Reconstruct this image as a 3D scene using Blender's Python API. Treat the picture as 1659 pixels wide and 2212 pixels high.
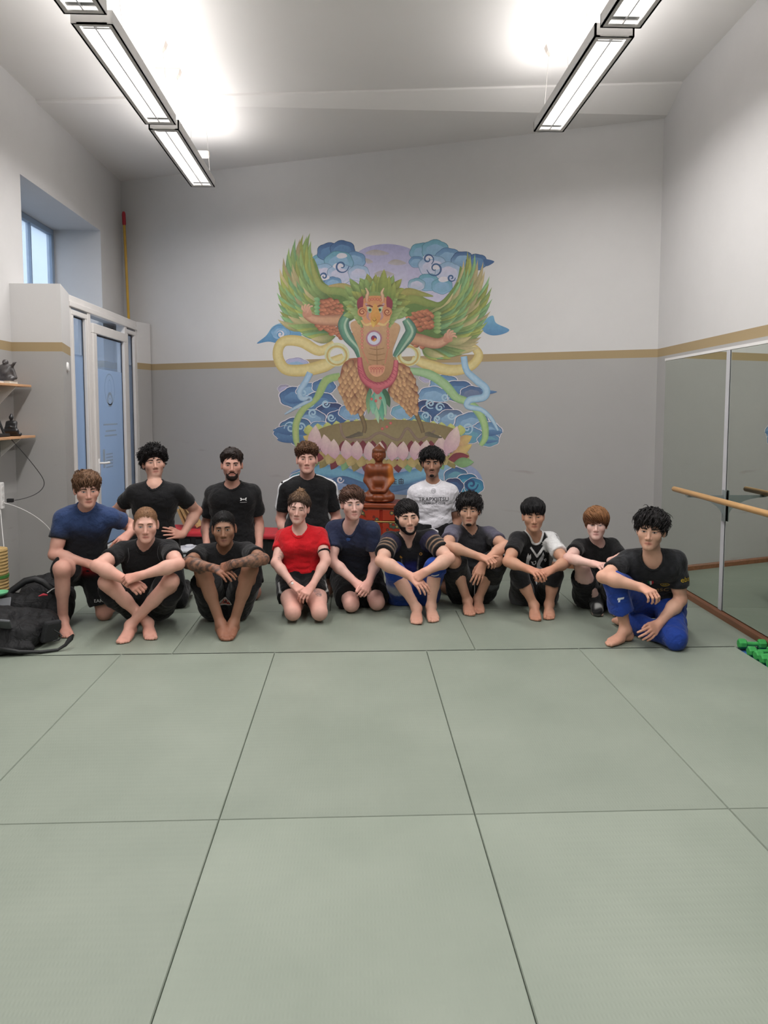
import bpy, bmesh, math, random
import numpy as np
from mathutils import Vector, Matrix
from mathutils.bvhtree import BVHTree

random.seed(7)
for _o in list(bpy.data.objects):
    bpy.data.objects.remove(_o, do_unlink=True)
SC = bpy.context.scene
COL = SC.collection

# ------------------------------------------------------------------ camera
YAW, PITCH = math.atan(61.5 / 1580), math.atan(0.0753)
FPX, IW, IH = 1580.0, 1659.0, 2212.0
cam_d = bpy.data.cameras.new('camera')
cam_d.sensor_fit = 'VERTICAL'
cam_d.sensor_height = 36.0
cam_d.sensor_width = 27.0
cam_d.lens = FPX / IH * 36.0
cam_d.shift_y = -100.0 / IH
cam_d.clip_start = 0.05
cam = bpy.data.objects.new('camera', cam_d)
COL.objects.link(cam)
cam.location = (0, 0, 1.6)
cam.rotation_euler = (math.pi / 2 - PITCH, 0, -YAW)
SC.camera = cam

# ------------------------------------------------------------------ world, exposure
W = bpy.data.worlds.new('overcast_sky')
SC.world = W
W.use_nodes = True
W.node_tree.nodes['Background'].inputs[0].default_value = (0.74, 0.86, 1.0, 1)
W.node_tree.nodes['Background'].inputs[1].default_value = 2.8
SC.view_settings.view_transform = 'Standard'
SC.view_settings.look = 'None'
SC.view_settings.gamma = 1.0
SC.view_settings.use_curve_mapping = False
SC.view_settings.exposure = 0.0
SC.cycles.max_bounces = 6
SC.cycles.diffuse_bounces = 3
SC.cycles.glossy_bounces = 3
SC.cycles.transmission_bounces = 3
SC.cycles.transparent_max_bounces = 6
SC.cycles.caustics_reflective = False
SC.cycles.caustics_refractive = False
SC.cycles.use_adaptive_sampling = True
SC.cycles.adaptive_threshold = 0.04
LAMP_DOWN, LAMP_UP, LAMP_GLOW = 26.0, 8.8, 5.0

# ------------------------------------------------------------------ materials
def srgb(r, g, b):
    def f(c):
        c /= 255.0
        return c / 12.92 if c <= 0.04045 else ((c + 0.055) / 1.055) ** 2.4
    return (f(r), f(g), f(b))

def mat(name, col, rough=0.6, metal=0.0, var=0.06, vscale=6.0, bump=0.0, bscale=80.0, emit=None,
        estr=0.0, spec=0.5, stretch=(1, 1, 1), alpha=None, coat=0.0, sheen=0.0):
    m = bpy.data.materials.new(name)
    m.use_nodes = True
    nt = m.node_tree
    b = nt.nodes['Principled BSDF']
    b.inputs['Roughness'].default_value = rough
    b.inputs['Metallic'].default_value = metal
    b.inputs['Specular IOR Level'].default_value = spec
    if sheen:
        b.inputs['Sheen Weight'].default_value = sheen
    if coat:
        b.inputs['Coat Weight'].default_value = coat
    tc = nt.nodes.new('ShaderNodeTexCoord')
    mp = nt.nodes.new('ShaderNodeMapping')
    mp.inputs['Scale'].default_value = stretch
    nt.links.new(tc.outputs['Object'], mp.inputs['Vector'])
    nz = nt.nodes.new('ShaderNodeTexNoise')
    nz.inputs['Scale'].default_value = vscale
    nz.inputs['Detail'].default_value = 4
    nt.links.new(mp.outputs['Vector'], nz.inputs['Vector'])
    rp = nt.nodes.new('ShaderNodeValToRGB')
    lo = [max(0, c * (1 - var)) for c in col]
    hi = [min(1, c * (1 + var)) for c in col]
    rp.color_ramp.elements[0].color = (*lo, 1)
    rp.color_ramp.elements[1].color = (*hi, 1)
    rp.color_ramp.elements[0].position = 0.3
    rp.color_ramp.elements[1].position = 0.7
    nt.links.new(nz.outputs['Fac'], rp.inputs['Fac'])
    nt.links.new(rp.outputs['Color'], b.inputs['Base Color'])
    if bump:
        n2 = nt.nodes.new('ShaderNodeTexNoise')
        n2.inputs['Scale'].default_value = bscale
        n2.inputs['Detail'].default_value = 3
        nt.links.new(mp.outputs['Vector'], n2.inputs['Vector'])
        bp = nt.nodes.new('ShaderNodeBump')
        bp.inputs['Strength'].default_value = bump
        bp.inputs['Distance'].default_value = 0.004
        nt.links.new(n2.outputs['Fac'], bp.inputs['Height'])
        nt.links.new(bp.outputs['Normal'], b.inputs['Normal'])
    if emit:
        b.inputs['Emission Color'].default_value = (*emit, 1)
        b.inputs['Emission Strength'].default_value = estr
    return m

def vmat(name, rough=0.6, spec=0.4, bump=0.0, bscale=300.0, fold=0.0, var=0.1, vscale=40.0, sss=0.0, sheen=0.0):
    """material that takes its pigment from the mesh colour attribute"""
    m = bpy.data.materials.new(name)
    m.use_nodes = True
    nt = m.node_tree
    b = nt.nodes['Principled BSDF']
    b.inputs['Roughness'].default_value = rough
    b.inputs['Specular IOR Level'].default_value = spec
    if sheen:
        b.inputs['Sheen Weight'].default_value = sheen
    if sss:
        b.inputs['Subsurface Weight'].default_value = sss
        b.inputs['Subsurface Radius'].default_value = (0.01, 0.004, 0.002)
        b.inputs['Subsurface Scale'].default_value = 0.5
    at = nt.nodes.new('ShaderNodeVertexColor')
    at.layer_name = 'Col'
    tc = nt.nodes.new('ShaderNodeTexCoord')
    nz = nt.nodes.new('ShaderNodeTexNoise')
    nz.inputs['Scale'].default_value = vscale
    nz.inputs['Detail'].default_value = 3
    nt.links.new(tc.outputs['Object'], nz.inputs['Vector'])
    mr = nt.nodes.new('ShaderNodeMapRange')
    mr.inputs[1].default_value = 0.25
    mr.inputs[2].default_value = 0.75
    mr.inputs[3].default_value = 1 - var
    mr.inputs[4].default_value = 1 + var
    nt.links.new(nz.outputs['Fac'], mr.inputs[0])
    mx = nt.nodes.new('ShaderNodeMix')
    mx.data_type = 'RGBA'
    mx.blend_type = 'MULTIPLY'
    mx.inputs[0].default_value = 1.0
    nt.links.new(at.outputs['Color'], mx.inputs[6])
    nt.links.new(mr.outputs[0], mx.inputs[7])
    nt.links.new(mx.outputs[2], b.inputs['Base Color'])
    if bump:
        n2 = nt.nodes.new('ShaderNodeTexNoise')
        n2.inputs['Scale'].default_value = bscale
        nt.links.new(tc.outputs['Object'], n2.inputs['Vector'])
        bp = nt.nodes.new('ShaderNodeBump')
        bp.inputs['Strength'].default_value = bump
        bp.inputs['Distance'].default_value = 0.002
        nt.links.new(n2.outputs['Fac'], bp.inputs['Height'])
        if fold:
            n3 = nt.nodes.new('ShaderNodeTexNoise')
            n3.inputs['Scale'].default_value = 16.0
            n3.inputs['Detail'].default_value = 2
            n3.inputs['Distortion'].default_value = 1.2
            nt.links.new(tc.outputs['Object'], n3.inputs['Vector'])
            b3 = nt.nodes.new('ShaderNodeBump')
            b3.inputs['Strength'].default_value = fold
            b3.inputs['Distance'].default_value = 0.03
            nt.links.new(n3.outputs['Fac'], b3.inputs['Height'])
            nt.links.new(b3.outputs['Normal'], bp.inputs['Normal'])
        nt.links.new(bp.outputs['Normal'], b.inputs['Normal'])
    return m

# ------------------------------------------------------------------ mesh helpers
def tag(o, label=None, cat=None, group=None, kind=None):
    if label: o['label'] = label
    if cat: o['category'] = cat
    if group: o['group'] = group
    if kind: o['kind'] = kind
    return o

def empty(name, loc=(0, 0, 0), label=None, cat=None, group=None, kind=None, rz=0.0):
    o = bpy.data.objects.new(name, None)
    o.empty_display_size = 0.05
    o.location = loc
    o.rotation_euler = (0, 0, rz)
    COL.objects.link(o)
    return tag(o, label, cat, group, kind)

def link(name, me, m, parent=None, smooth=False, world=True):
    if m is not None:
        me.materials.clear()
        me.materials.append(m)
    if smooth:
        me.polygons.foreach_set('use_smooth', [True] * len(me.polygons))
    o = bpy.data.objects.new(name, me)
    COL.objects.link(o)
    if parent is not None:
        o.parent = parent
        if world:   # vertices given in world space
            o.matrix_parent_inverse = pmat(parent).inverted()
    return o

def pmat(o):
    m = Matrix.LocRotScale(o.location, o.rotation_euler.to_quaternion(), o.scale)
    if o.parent is not None:
        m = pmat(o.parent) @ o.matrix_parent_inverse @ m
    return m

class MB:
    """collects shapes and builds one mesh"""
    def __init__(s):
        s.v, s.f, s.c = [], [], []
    def add(s, vs, fs, col=None):
        n = len(s.v)
        s.v += [tuple(v) for v in vs]
        s.f += [tuple(i + n for i in f) for f in fs]
        s.c += [col or (1, 1, 1)] * len(vs) if not (col and isinstance(col, list)) else col
        return s
    def box(s, c, d, rz=0.0, bev=0.0, M=None, col=None):
        hx, hy, hz = d[0] / 2, d[1] / 2, d[2] / 2
        if bev <= 0:
            vs = [(x, y, z) for x in (-hx, hx) for y in (-hy, hy) for z in (-hz, hz)]
            fs = [(0, 1, 3, 2), (4, 6, 7, 5), (0, 4, 5, 1), (2, 3, 7, 6), (0, 2, 6, 4), (1, 5, 7, 3)]
        else:
            bm = bmesh.new()
            bmesh.ops.create_cube(bm, size=1)
            for v in bm.verts:
                v.co = Vector((v.co.x * d[0], v.co.y * d[1], v.co.z * d[2]))
            bmesh.ops.bevel(bm, geom=list(bm.edges), offset=bev, segments=2, affect='EDGES', profile=0.5)
            vs = [tuple(v.co) for v in bm.verts]
            bm.verts.index_update()
            fs = [tuple(v.index for v in f.verts) for f in bm.faces]
            bm.free()
        R = M if M is not None else Matrix.Translation(c) @ Matrix.Rotation(rz, 4, 'Z')
        return s.add([R @ Vector(v) for v in vs], fs, col)
    def prism(s, poly, z0, z1, col=None):
        n = len(poly)
        vs = [(x, y, z0) for x, y in poly] + [(x, y, z1) for x, y in poly]
        fs = [tuple(reversed(range(n))), tuple(range(n, 2 * n))]
        fs += [(i, (i + 1) % n, n + (i + 1) % n, n + i) for i in range(n)]
        return s.add(vs, fs, col)
    def extrude(s, pts3, vec, col=None):
        n = len(pts3)
        vs = [Vector(p) for p in pts3] + [Vector(p) + Vector(vec) for p in pts3]
        fs = [tuple(reversed(range(n))), tuple(range(n, 2 * n))]
        fs += [(i, (i + 1) % n, n + (i + 1) % n, n + i) for i in range(n)]
        return s.add(vs, fs, col)
    def tube(s, pts, r, seg=8, col=None, caps=True):
        pts = [Vector(p) for p in pts]
        n = len(pts)
        rs = r if isinstance(r, (list, tuple)) else [r] * n
        vs, fs = [], []
        up = Vector((0, 0, 1))
        for i, p in enumerate(pts):
            t = (pts[min(i + 1, n - 1)] - pts[max(i - 1, 0)])
            t = t.normalized() if t.length > 1e-9 else Vector((0, 0, 1))
            a = t.cross(up)
            if a.length < 1e-3:
                a = t.cross(Vector((1, 0, 0)))
            a.normalize()
            b = t.cross(a)
            for k in range(seg):
                an = 2 * math.pi * k / seg
                vs.append(p + (a * math.cos(an) + b * math.sin(an)) * rs[i])
        for i in range(n - 1):
            for k in range(seg):
                k2 = (k + 1) % seg
                fs.append((i * seg + k, i * seg + k2, (i + 1) * seg + k2, (i + 1) * seg + k))
        if caps:
            fs.append(tuple(range(seg)))
            fs.append(tuple(reversed(range((n - 1) * seg, n * seg))))
        return s.add(vs, fs, col)
    def lathe(s, prof, c, seg=20, M=None, col=None):
        vs, fs = [], []
        for (r, z) in prof:
            for k in range(seg):
                a = 2 * math.pi * k / seg
                vs.append((r * math.cos(a), r * math.sin(a), z))
        for i in range(len(prof) - 1):
            for k in range(seg):
                k2 = (k + 1) % seg
                fs.append((i * seg + k, i * seg + k2, (i + 1) * seg + k2, (i + 1) * seg + k))
        fs.append(tuple(reversed(range(seg))))
        fs.append(tuple(range((len(prof) - 1) * seg, len(prof) * seg)))
        R = (M if M is not None else Matrix.Translation(c))
        return s.add([R @ Vector(v) for v in vs], fs, col)
    def mesh(s, name, cols=False):
        me = bpy.data.meshes.new(name)
        me.from_pydata(s.v, [], s.f)
        if cols:
            at = me.color_attributes.new('Col', 'FLOAT_COLOR', 'POINT')
            at.data.foreach_set('color', np.c_[np.array(s.c, dtype=np.float32), np.ones(len(s.v), np.float32)].ravel())
        return me
    def build(s, name, m, parent=None, smooth=False, cols=False):
        return link(name, s.mesh(name, cols), m, parent, smooth)

def struct(o):
    o['kind'] = 'structure'
    return o
# ================================================================== the room
BL = Vector((-2.955, 9.60, 0))      # back left corner
BR = Vector((2.89, 6.95, 0))       # back right corner
RYAW = math.atan(.034)
RDIR = Vector((-math.sin(RYAW), -math.cos(RYAW), 0))
REAR = -4.0
RR = BR + RDIR * ((BR.y - REAR) / -RDIR.y)
XL = -2.955
ROOM = [(XL, REAR), (RR.x, REAR), (BR.x, BR.y), (BL.x, BL.y)]
H0, CREASE, HC = 4.48, 6.85, 4.462
SL = (9.60 - 6.95) / (2.89 + 2.955)
BAND0, BAND1 = 2.095, 2.185

def wall_paint(name, white, grey, band, extra=0.0):
    """one coat: grey dado, tan stripe, white above, with faint scuffs and roller texture"""
    m = bpy.data.materials.new(name)
    m.use_nodes = True
    nt = m.node_tree
    b = nt.nodes['Principled BSDF']
    b.inputs['Roughness'].default_value = 0.75
    b.inputs['Specular IOR Level'].default_value = 0.25
    g = nt.nodes.new('ShaderNodeNewGeometry')
    sx = nt.nodes.new('ShaderNodeSeparateXYZ')
    nt.links.new(g.outputs['Position'], sx.inputs[0])
    rp = nt.nodes.new('ShaderNodeValToRGB')
    rp.color_ramp.interpolation = 'CONSTANT'
    mr = nt.nodes.new('ShaderNodeMath')
    mr.operation = 'DIVIDE'
    mr.inputs[1].default_value = 5.0
    nt.links.new(sx.outputs['Z'], mr.inputs[0])
    nt.links.new(mr.outputs[0], rp.inputs['Fac'])
    e = rp.color_ramp.elements
    e[0].position = 0.0
    e[0].color = (*grey, 1)
    e[1].position = BAND0 / 5
    e[1].color = (*band, 1)
    k = e.new(BAND1 / 5)
    k.color = (*white, 1)
    nz = nt.nodes.new('ShaderNodeTexNoise')
    nz.inputs['Scale'].default_value = 2.2
    nz.inputs['Detail'].default_value = 6
    nz.inputs['Roughness'].default_value = 0.65
    nt.links.new(g.outputs['Position'], nz.inputs['Vector'])
    m2 = nt.nodes.new('ShaderNodeMapRange')
    m2.inputs[1].default_value = 0.3
    m2.inputs[2].default_value = 0.7
    m2.inputs[3].default_value = 0.98
    m2.inputs[4].default_value = 1.02
    nt.links.new(nz.outputs['Fac'], m2.inputs[0])
    # brown smudges rubbed into the dado
    n3 = nt.nodes.new('ShaderNodeTexNoise')
    n3.inputs['Scale'].default_value = 3.0
    n3.inputs['Detail'].default_value = 5
    mp = nt.nodes.new('ShaderNodeMapping')
    mp.inputs['Scale'].default_value = (0.6, 0.6, 3.5)
    nt.links.new(g.outputs['Position'], mp.inputs['Vector'])
    nt.links.new(mp.outputs[0], n3.inputs['Vector'])
    r3 = nt.nodes.new('ShaderNodeMapRange')
    r3.inputs[1].default_value = 0.66
    r3.inputs[2].default_value = 0.80
    r3.inputs[3].default_value = 0.0
    r3.inputs[4].default_value = 0.35
    nt.links.new(n3.outputs['Fac'], r3.inputs[0])
    lt = nt.nodes.new('ShaderNodeMath')
    lt.operation = 'LESS_THAN'
    lt.inputs[1].default_value = 1.3
    nt.links.new(sx.outputs['Z'], lt.inputs[0])
    ml = nt.nodes.new('ShaderNodeMath')
    ml.operation = 'MULTIPLY'
    nt.links.new(r3.outputs[0], ml.inputs[0])
    nt.links.new(lt.outputs[0], ml.inputs[1])
    x1 = nt.nodes.new('ShaderNodeMix')
    x1.data_type = 'RGBA'
    x1.blend_type = 'MULTIPLY'
    x1.inputs[0].default_value = 1
    nt.links.new(rp.outputs['Color'], x1.inputs[6])
    nt.links.new(m2.outputs[0], x1.inputs[7])
    x2 = nt.nodes.new('ShaderNodeMix')
    x2.data_type = 'RGBA'
    nt.links.new(ml.outputs[0], x2.inputs[0])
    nt.links.new(x1.outputs[2], x2.inputs[6])
    x2.inputs[7].default_value = (*srgb(120, 100, 88), 1)
    nt.links.new(x2.outputs[2], b.inputs['Base Color'])
    bn = nt.nodes.new('ShaderNodeTexNoise')
    bn.inputs['Scale'].default_value = 120
    nt.links.new(g.outputs['Position'], bn.inputs['Vector'])
    bp = nt.nodes.new('ShaderNodeBump')
    bp.inputs['Strength'].default_value = 0.12
    bp.inputs['Distance'].default_value = 0.003
    nt.links.new(bn.outputs['Fac'], bp.inputs['Height'])
    nt.links.new(bp.outputs['Normal'], b.inputs['Normal'])
    return m

M_WALL = wall_paint('wall_paint', srgb(208, 206, 205), srgb(170, 168, 166), srgb(166, 146, 112))
M_CEIL = mat('ceiling_paint', srgb(232, 229, 227), 0.8, var=0.015, vscale=1.5, bump=0.06, bscale=90, spec=0.2)
M_WHITE = mat('white_plastic', srgb(232, 230, 228), 0.35, var=0.02)
M_ALU = mat('brushed_aluminium', srgb(170, 170, 172), 0.35, 0.7, var=0.05, vscale=30)
M_BLACK = mat('black_fabric', srgb(22, 22, 24), 0.85, var=0.25, vscale=25, bump=0.3, bscale=200)

# ---- walls
T = 0.3
bw = MB()
bn_ = (BR - BL).normalized()
bnn = Vector((-bn_.y, bn_.x, 0))     # away from the room
if bnn.y < 0: bnn = -bnn
bw.prism([(BL.x - .3, BL.y + .3 * SL), (BR.x + .6, BR.y - .6 * SL), (BR.x + .6 + bnn.x * T, BR.y - .6 * SL + bnn.y * T),
          (BL.x - .3 + bnn.x * T, BL.y + .3 * SL + bnn.y * T)], -0.05, 5.0)
wall_back = struct(bw.build('wall_back', M_WALL))
rw = MB()
rn = Vector((math.cos(RYAW), -math.sin(RYAW), 0))
rw.prism([(BR.x, BR.y), (RR.x, RR.y), (RR.x + rn.x * T, RR.y + rn.y * T), (BR.x + rn.x * T, BR.y + rn.y * T)], -0.05, 5.0)
wall_right = struct(rw.build('wall_right', M_WALL))
rb = MB()
rb.prism([(XL - .5, REAR - T), (RR.x + .3, REAR - T), (RR.x + .3, REAR), (XL - .5, REAR)], -0.05, 5.0)
wall_rear = struct(rb.build('wall_rear', M_WALL))
# left wall with the tall window and door recess
WY0, WY1, WZ = 6.755, 8.80, 3.685
REC = 0.545
lw = MB()
def ybox(mb, x0, x1, y0, y1, z0, z1):
    mb.box(((x0 + x1) / 2, (y0 + y1) / 2, (z0 + z1) / 2), (x1 - x0, y1 - y0, z1 - z0))
ybox(lw, XL - .62, XL, REAR, WY0, -.05, 5.0)
ybox(lw, XL - .62, XL, WY1, 9.8, -.05, 5.0)
ybox(lw, XL - .62, XL, WY0, WY1, WZ, 5.0)
wall_left = struct(lw.build('wall_left', M_WALL))

# ---- ceiling: main field, a small step, and a strip that rises to the back wall
ce = MB()
xr = RR.x + .4
ca, cb = (XL - .3, 7.17), (xr, 6.54)      # the crease runs slightly askew
ce.prism([(XL - .3, REAR - .2), (xr, REAR - .2), cb, ca], H0, H0 + .3)
zb_l, zb_r = 4.50, 4.31
vs = [(*ca, HC), (*cb, HC), (BR.x + .5, BR.y - .1, zb_r), (BL.x - .3, BL.y + .3, zb_l),
      (*ca, 4.95), (*cb, 4.95), (BR.x + .5, BR.y - .1, 4.95), (BL.x - .3, BL.y + .3, 4.95)]
ce.add(vs, [(0, 1, 2), (0, 2, 3), (4, 7, 6, 5), (0, 4, 5, 1), (1, 5, 6, 2), (2, 6, 7, 3), (3, 7, 4, 0)])
ceiling = struct(ce.build('ceiling', M_CEIL))

# ---- floor and its judo mats
M_SUB = mat('dark_subfloor', srgb(78, 82, 70), 0.9, var=0.1)
def mat_tatami(name='green_judo_mat', k=1.0):
    def K(*c): return tuple(x * k for x in srgb(*c))
    m = bpy.data.materials.new(name)
    m.use_nodes = True
    nt = m.node_tree
    b = nt.nodes['Principled BSDF']
    b.inputs['Roughness'].default_value = 0.52
    b.inputs['Specular IOR Level'].default_value = 0.45
    g = nt.nodes.new('ShaderNodeTexCoord')
    oi = nt.nodes.new('ShaderNodeObjectInfo')
    nz = nt.nodes.new('ShaderNodeTexNoise')
    nz.inputs['Scale'].default_value = 1.6
    nz.inputs['Detail'].default_value = 6
    nt.links.new(g.outputs['Object'], nz.inputs['Vector'])
    rp = nt.nodes.new('ShaderNodeValToRGB')
    rp.color_ramp.elements[0].position = .3
    rp.color_ramp.elements[1].position = .72
    rp.color_ramp.elements[0].color = (*K(150, 160, 146), 1)
    rp.color_ramp.elements[1].color = (*K(163, 172, 158), 1)
    nt.links.new(nz.outputs['Fac'], rp.inputs['Fac'])
    mr = nt.nodes.new('ShaderNodeMapRange')
    mr.inputs[3].default_value = 0.95
    mr.inputs[4].default_value = 1.05
    nt.links.new(oi.outputs['Random'], mr.inputs[0])
    mx = nt.nodes.new('ShaderNodeMix')
    mx.data_type = 'RGBA'
    mx.blend_type = 'MULTIPLY'
    mx.inputs[0].default_value = 1
    nt.links.new(rp.outputs['Color'], mx.inputs[6])
    nt.links.new(mr.outputs[0], mx.inputs[7])
    nt.links.new(mx.outputs[2], b.inputs['Base Color'])
    # straw-weave embossing: rows of short ribs
    def wave(axis, scale):
        w = nt.nodes.new('ShaderNodeTexWave')
        w.bands_direction = axis
        w.inputs['Scale'].default_value = scale
        nt.links.new(g.outputs['Object'], w.inputs['Vector'])
        return w
    wa, wb = wave('X', 26.0), wave('Y', 9.0)
    ad = nt.nodes.new('ShaderNodeMath')
    ad.operation = 'MULTIPLY'
    nt.links.new(wa.outputs['Fac'], ad.inputs[0])
    nt.links.new(wb.outputs['Fac'], ad.inputs[1])
    bp = nt.nodes.new('ShaderNodeBump')
    bp.inputs['Strength'].default_value = 0.22
    bp.inputs['Distance'].default_value = 0.002
    nt.links.new(ad.outputs[0], bp.inputs['Height'])
    nt.links.new(bp.outputs['Normal'], b.inputs['Normal'])
    return m
M_TATAMI = mat_tatami(k=.80)
M_TATAMI2 = mat_tatami('darker_green_judo_mat', .69)  # darker tone for the back rows, except at far left
fl = MB()
fl.prism([(XL - .62, REAR - .3), (xr, REAR - .3), (xr, 10.2), (XL - .62, 10.2)], -0.2, -0.04)
floor = struct(fl.build('floor', M_SUB))

def clip(poly, keep):
    """clip polygon by convex keep polygon (ccw)"""
    out = poly
    n = len(keep)
    for i in range(n):
        a, b = keep[i], keep[(i + 1) % n]
        def side(p): return (b[0] - a[0]) * (p[1] - a[1]) - (b[1] - a[1]) * (p[0] - a[0])
        res = []
        for j in range(len(out)):
            p, q = out[j], out[(j + 1) % len(out)]
            sp, sq = side(p), side(q)
            if sp >= 0: res.append(p)
            if (sp >= 0) != (sq >= 0):
                t = sp / (sp - sq)
                res.append((p[0] + (q[0] - p[0]) * t, p[1] + (q[1] - p[1]) * t))
        out = res
        if len(out) < 3: return []
    return out
def inset(poly, d):
    cx = sum(p[0] for p in poly) / len(poly)
    cy = sum(p[1] for p in poly) / len(poly)
    return [(p[0] + (d if p[0] < cx else -d), p[1] + (d if p[1] < cy else -d)) for p in poly]
KEEP = [(XL, REAR), (RR.x - .0, REAR), (BR.x - .0, BR.y), (BL.x, BL.y)]
def judo_mat(x0, x1, y0, y1, m=None):
    g = 0.0013
    p = clip([(x0 + g, y0 + g), (x1 - g, y0 + g), (x1 - g, y1 - g), (x0 + g, y1 - g)], KEEP)
    if len(p) < 3: return
    q = inset(p, 0.0028)
    n = len(p)
    mb = MB()
    vs = [(x, y, -.04) for x, y in p] + [(x, y, -.0045) for x, y in p] + [(x, y, 0.0) for x, y in q]
    fs = [tuple(range(2 * n, 3 * n))]
    for L in (0, n):
        fs += [(L + i, L + (i + 1) % n, L + n + (i + 1) % n, L + n + i) for i in range(n)]
    mb.add(vs, fs)
    mb.build('judo_mat', m or M_TATAMI, floor)
XJ = [XL, -2.55, -1.545, -.54, .47, 1.5, 2.575]
for i in range(len(XJ) - 1):
    off = 0.0 if i % 2 == 0 else 0.0
    for y0 in (-5.22, -3.22, -1.22, .78, 2.78):
        judo_mat(XJ[i], XJ[i + 1], max(y0, REAR), y0 + 2.0 if y0 < 2.8 else 4.76)
for r, y0 in enumerate((4.76, 5.76, 6.76, 7.76, 8.76)):
    xs = [-3.23, -1.215, .80, 3.2] if r % 2 == 0 else [-3.2, -2.22, -.21, 1.8, 3.2]
    for a, b in zip(xs[:-1], xs[1:]):
        judo_mat(max(a, XL), b, y0, y0 + 1.0, M_TATAMI if b < -1.2 else M_TATAMI2)

# ---- baseboards
M_OAK = mat('brown_wood_trim', srgb(128, 84, 58), 0.45, var=0.18, vscale=5, stretch=(8, .6, 8), bump=.1, bscale=60)
def along(o, d, t, n, off): return o + d * t + n * off
def skirting(name, o, d, n, t0, t1, h, th):
    a, b = o + d * t0, o + d * t1
    prof = [(0, 0), (th, 0), (th, h * .75), (th * .5, h), (0, h)]
    mb = MB()
    vs = [tuple(a + n * u + Vector((0, 0, w))) for u, w in prof] + [tuple(b + n * u + Vector((0, 0, w))) for u, w in prof]
    k = len(prof)
    fs = [tuple(range(k)), tuple(reversed(range(k, 2 * k)))] + [(i, (i + 1) % k, k + (i + 1) % k, k + i) for i in range(k)]
    mb.add(vs, fs)
    return struct(mb.build(name, M_OAK))
skirting('baseboard_right', BR, RDIR, -rn, 0.0, 10.8, .055, .035)
skirting('baseboard_back', BR, (BL - BR).normalized(), -bnn, 0.04, 5.9, .055, .02)

# ---- vestibule of the glazed entrance, standing against the left wall
VZ = 2.685
VX0, VX1, VY0, VY1 = -2.525, -2.668, 6.47, 7.03
VF = 9.16
ve = MB()
ve.prism([(XL, VY0), (VX0, VY0), (VX1, VY1), (VX1 - .16, VY1), (VX1 - .16, WY0 + .14), (XL, WY0 + .14)], 0.0, VZ)
struct(ve.build('wall_vestibule_near', M_WALL))
ve = MB()
ve.prism([(VX1 - .16, VF), (VX1, VF), (VX0 - .05, 9.40), (VX0 - .06, 9.418), (XL, 9.59), (XL, VF)], 0.0, VZ)
struct(ve.build('wall_vestibule_far', M_WALL))
ve = MB()
ve.prism([(XL, WY0 + .14), (VX1 - .10, WY0 + .14), (VX1 - .10, VF), (XL, VF)], VZ - .06, VZ - .003)
struct(ve.build('wall_vestibule_top', M_WALL))

M_FRAME = mat('white_pvc_frame', srgb(222, 218, 215), 0.4, var=0.02)
M_SEAL = mat('black_rubber_seal', srgb(40, 42, 52), 0.7, var=.1)
def glass_mat(name, tint, frost):
    m = bpy.data.materials.new(name)
    m.use_nodes = True
    nt = m.node_tree
    nt.nodes.clear()
    out = nt.nodes.new('ShaderNodeOutputMaterial')
    tr = nt.nodes.new('ShaderNodeBsdfTransparent')
    tr.inputs[0].default_value = (*tint, 1)
    gl = nt.nodes.new('ShaderNodeBsdfGlossy')
    gl.inputs['Roughness'].default_value = 0.03
    tl = nt.nodes.new('ShaderNodeBsdfTranslucent')
    tl.inputs[0].default_value = (*[min(1, c * 1.0) for c in tint], 1)
    m1 = nt.nodes.new('ShaderNodeMixShader')
    m1.inputs[0].default_value = frost
    nt.links.new(tr.outputs[0], m1.inputs[1])
    nt.links.new(tl.outputs[0], m1.inputs[2])
    m2 = nt.nodes.new('ShaderNodeMixShader')
    m2.inputs[0].default_value = 0.07
    nt.links.new(m1.outputs[0], m2.inputs[1])
    nt.links.new(gl.outputs[0], m2.inputs[2])
    nt.links.new(m2.outputs[0], out.inputs[0])
    return m
M_GLASS = glass_mat('clear_glass', (.93, .96, 1.0), 0.25)
M_FROST = glass_mat('frosted_film_glass', (.86, .90, .96), 0.8)

def yz_frame(mb, x, th, y0, y1, z0, z1, w):
    """rectangular frame in a plane of constant x"""
    for (a, b, c, d) in ((y0, y1, z0, z0 + w), (y0, y1, z1 - w, z1), (y0, y0 + w, z0 + w, z1 - w), (y1 - w, y1, z0 + w, z1 - w)):
        mb.box((x, (a + b) / 2, (c + d) / 2), (th, b - a, d - c), bev=.006)

GX = VX1 - .05
door = empty('door_1', (GX, 8.0, 0), kind='structure')
f = MB()
yz_frame(f, GX, .09, VY1, VF, 0.0, VZ, .06)
f.box((GX, 7.54, VZ / 2), (.10, .085, VZ - .1), bev=.008)
f.box((GX, 8.72, VZ / 2), (.10, .085, VZ - .1), bev=.008)
f.box((GX + .03, 8.09, VZ - .085), (.06, 2.1, .05), bev=.006)
f.build('door_frame', M_FRAME, door)
for (a, b) in ((7.09, 7.50), (8.76, 9.10)):
    f = MB()
    yz_frame(f, GX + .012, .07, a, b, .07, VZ - .13, .05)
    sl = f.build('sidelight_frame', M_FRAME, door)
    f = MB()
    yz_frame(f, GX + .010, .018, a + .05, b - .05, .12, VZ - .18, .012)
    f.build('glazing_seal', M_SEAL, sl)
    f = MB()
    f.box((GX + .01, (a + b) / 2, (BAND0 + .05) / 2 + .06), (.008, b - a - .1, BAND0 - .07))
    f.build('frosted_pane', M_FROST, sl)
    f = MB()
    f.box((GX + .01, (a + b) / 2, (VZ - .18 + BAND0) / 2 + .02), (.008, b - a - .1, VZ - .20 - BAND0))
    f.build('clear_pane', M_GLASS, sl)
f = MB()
yz_frame(f, GX + .035, .075, 7.585, 8.675, .06, VZ - .20, .10)
leaf = f.build('door_leaf', M_FRAME, door)
f = MB()
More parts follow.
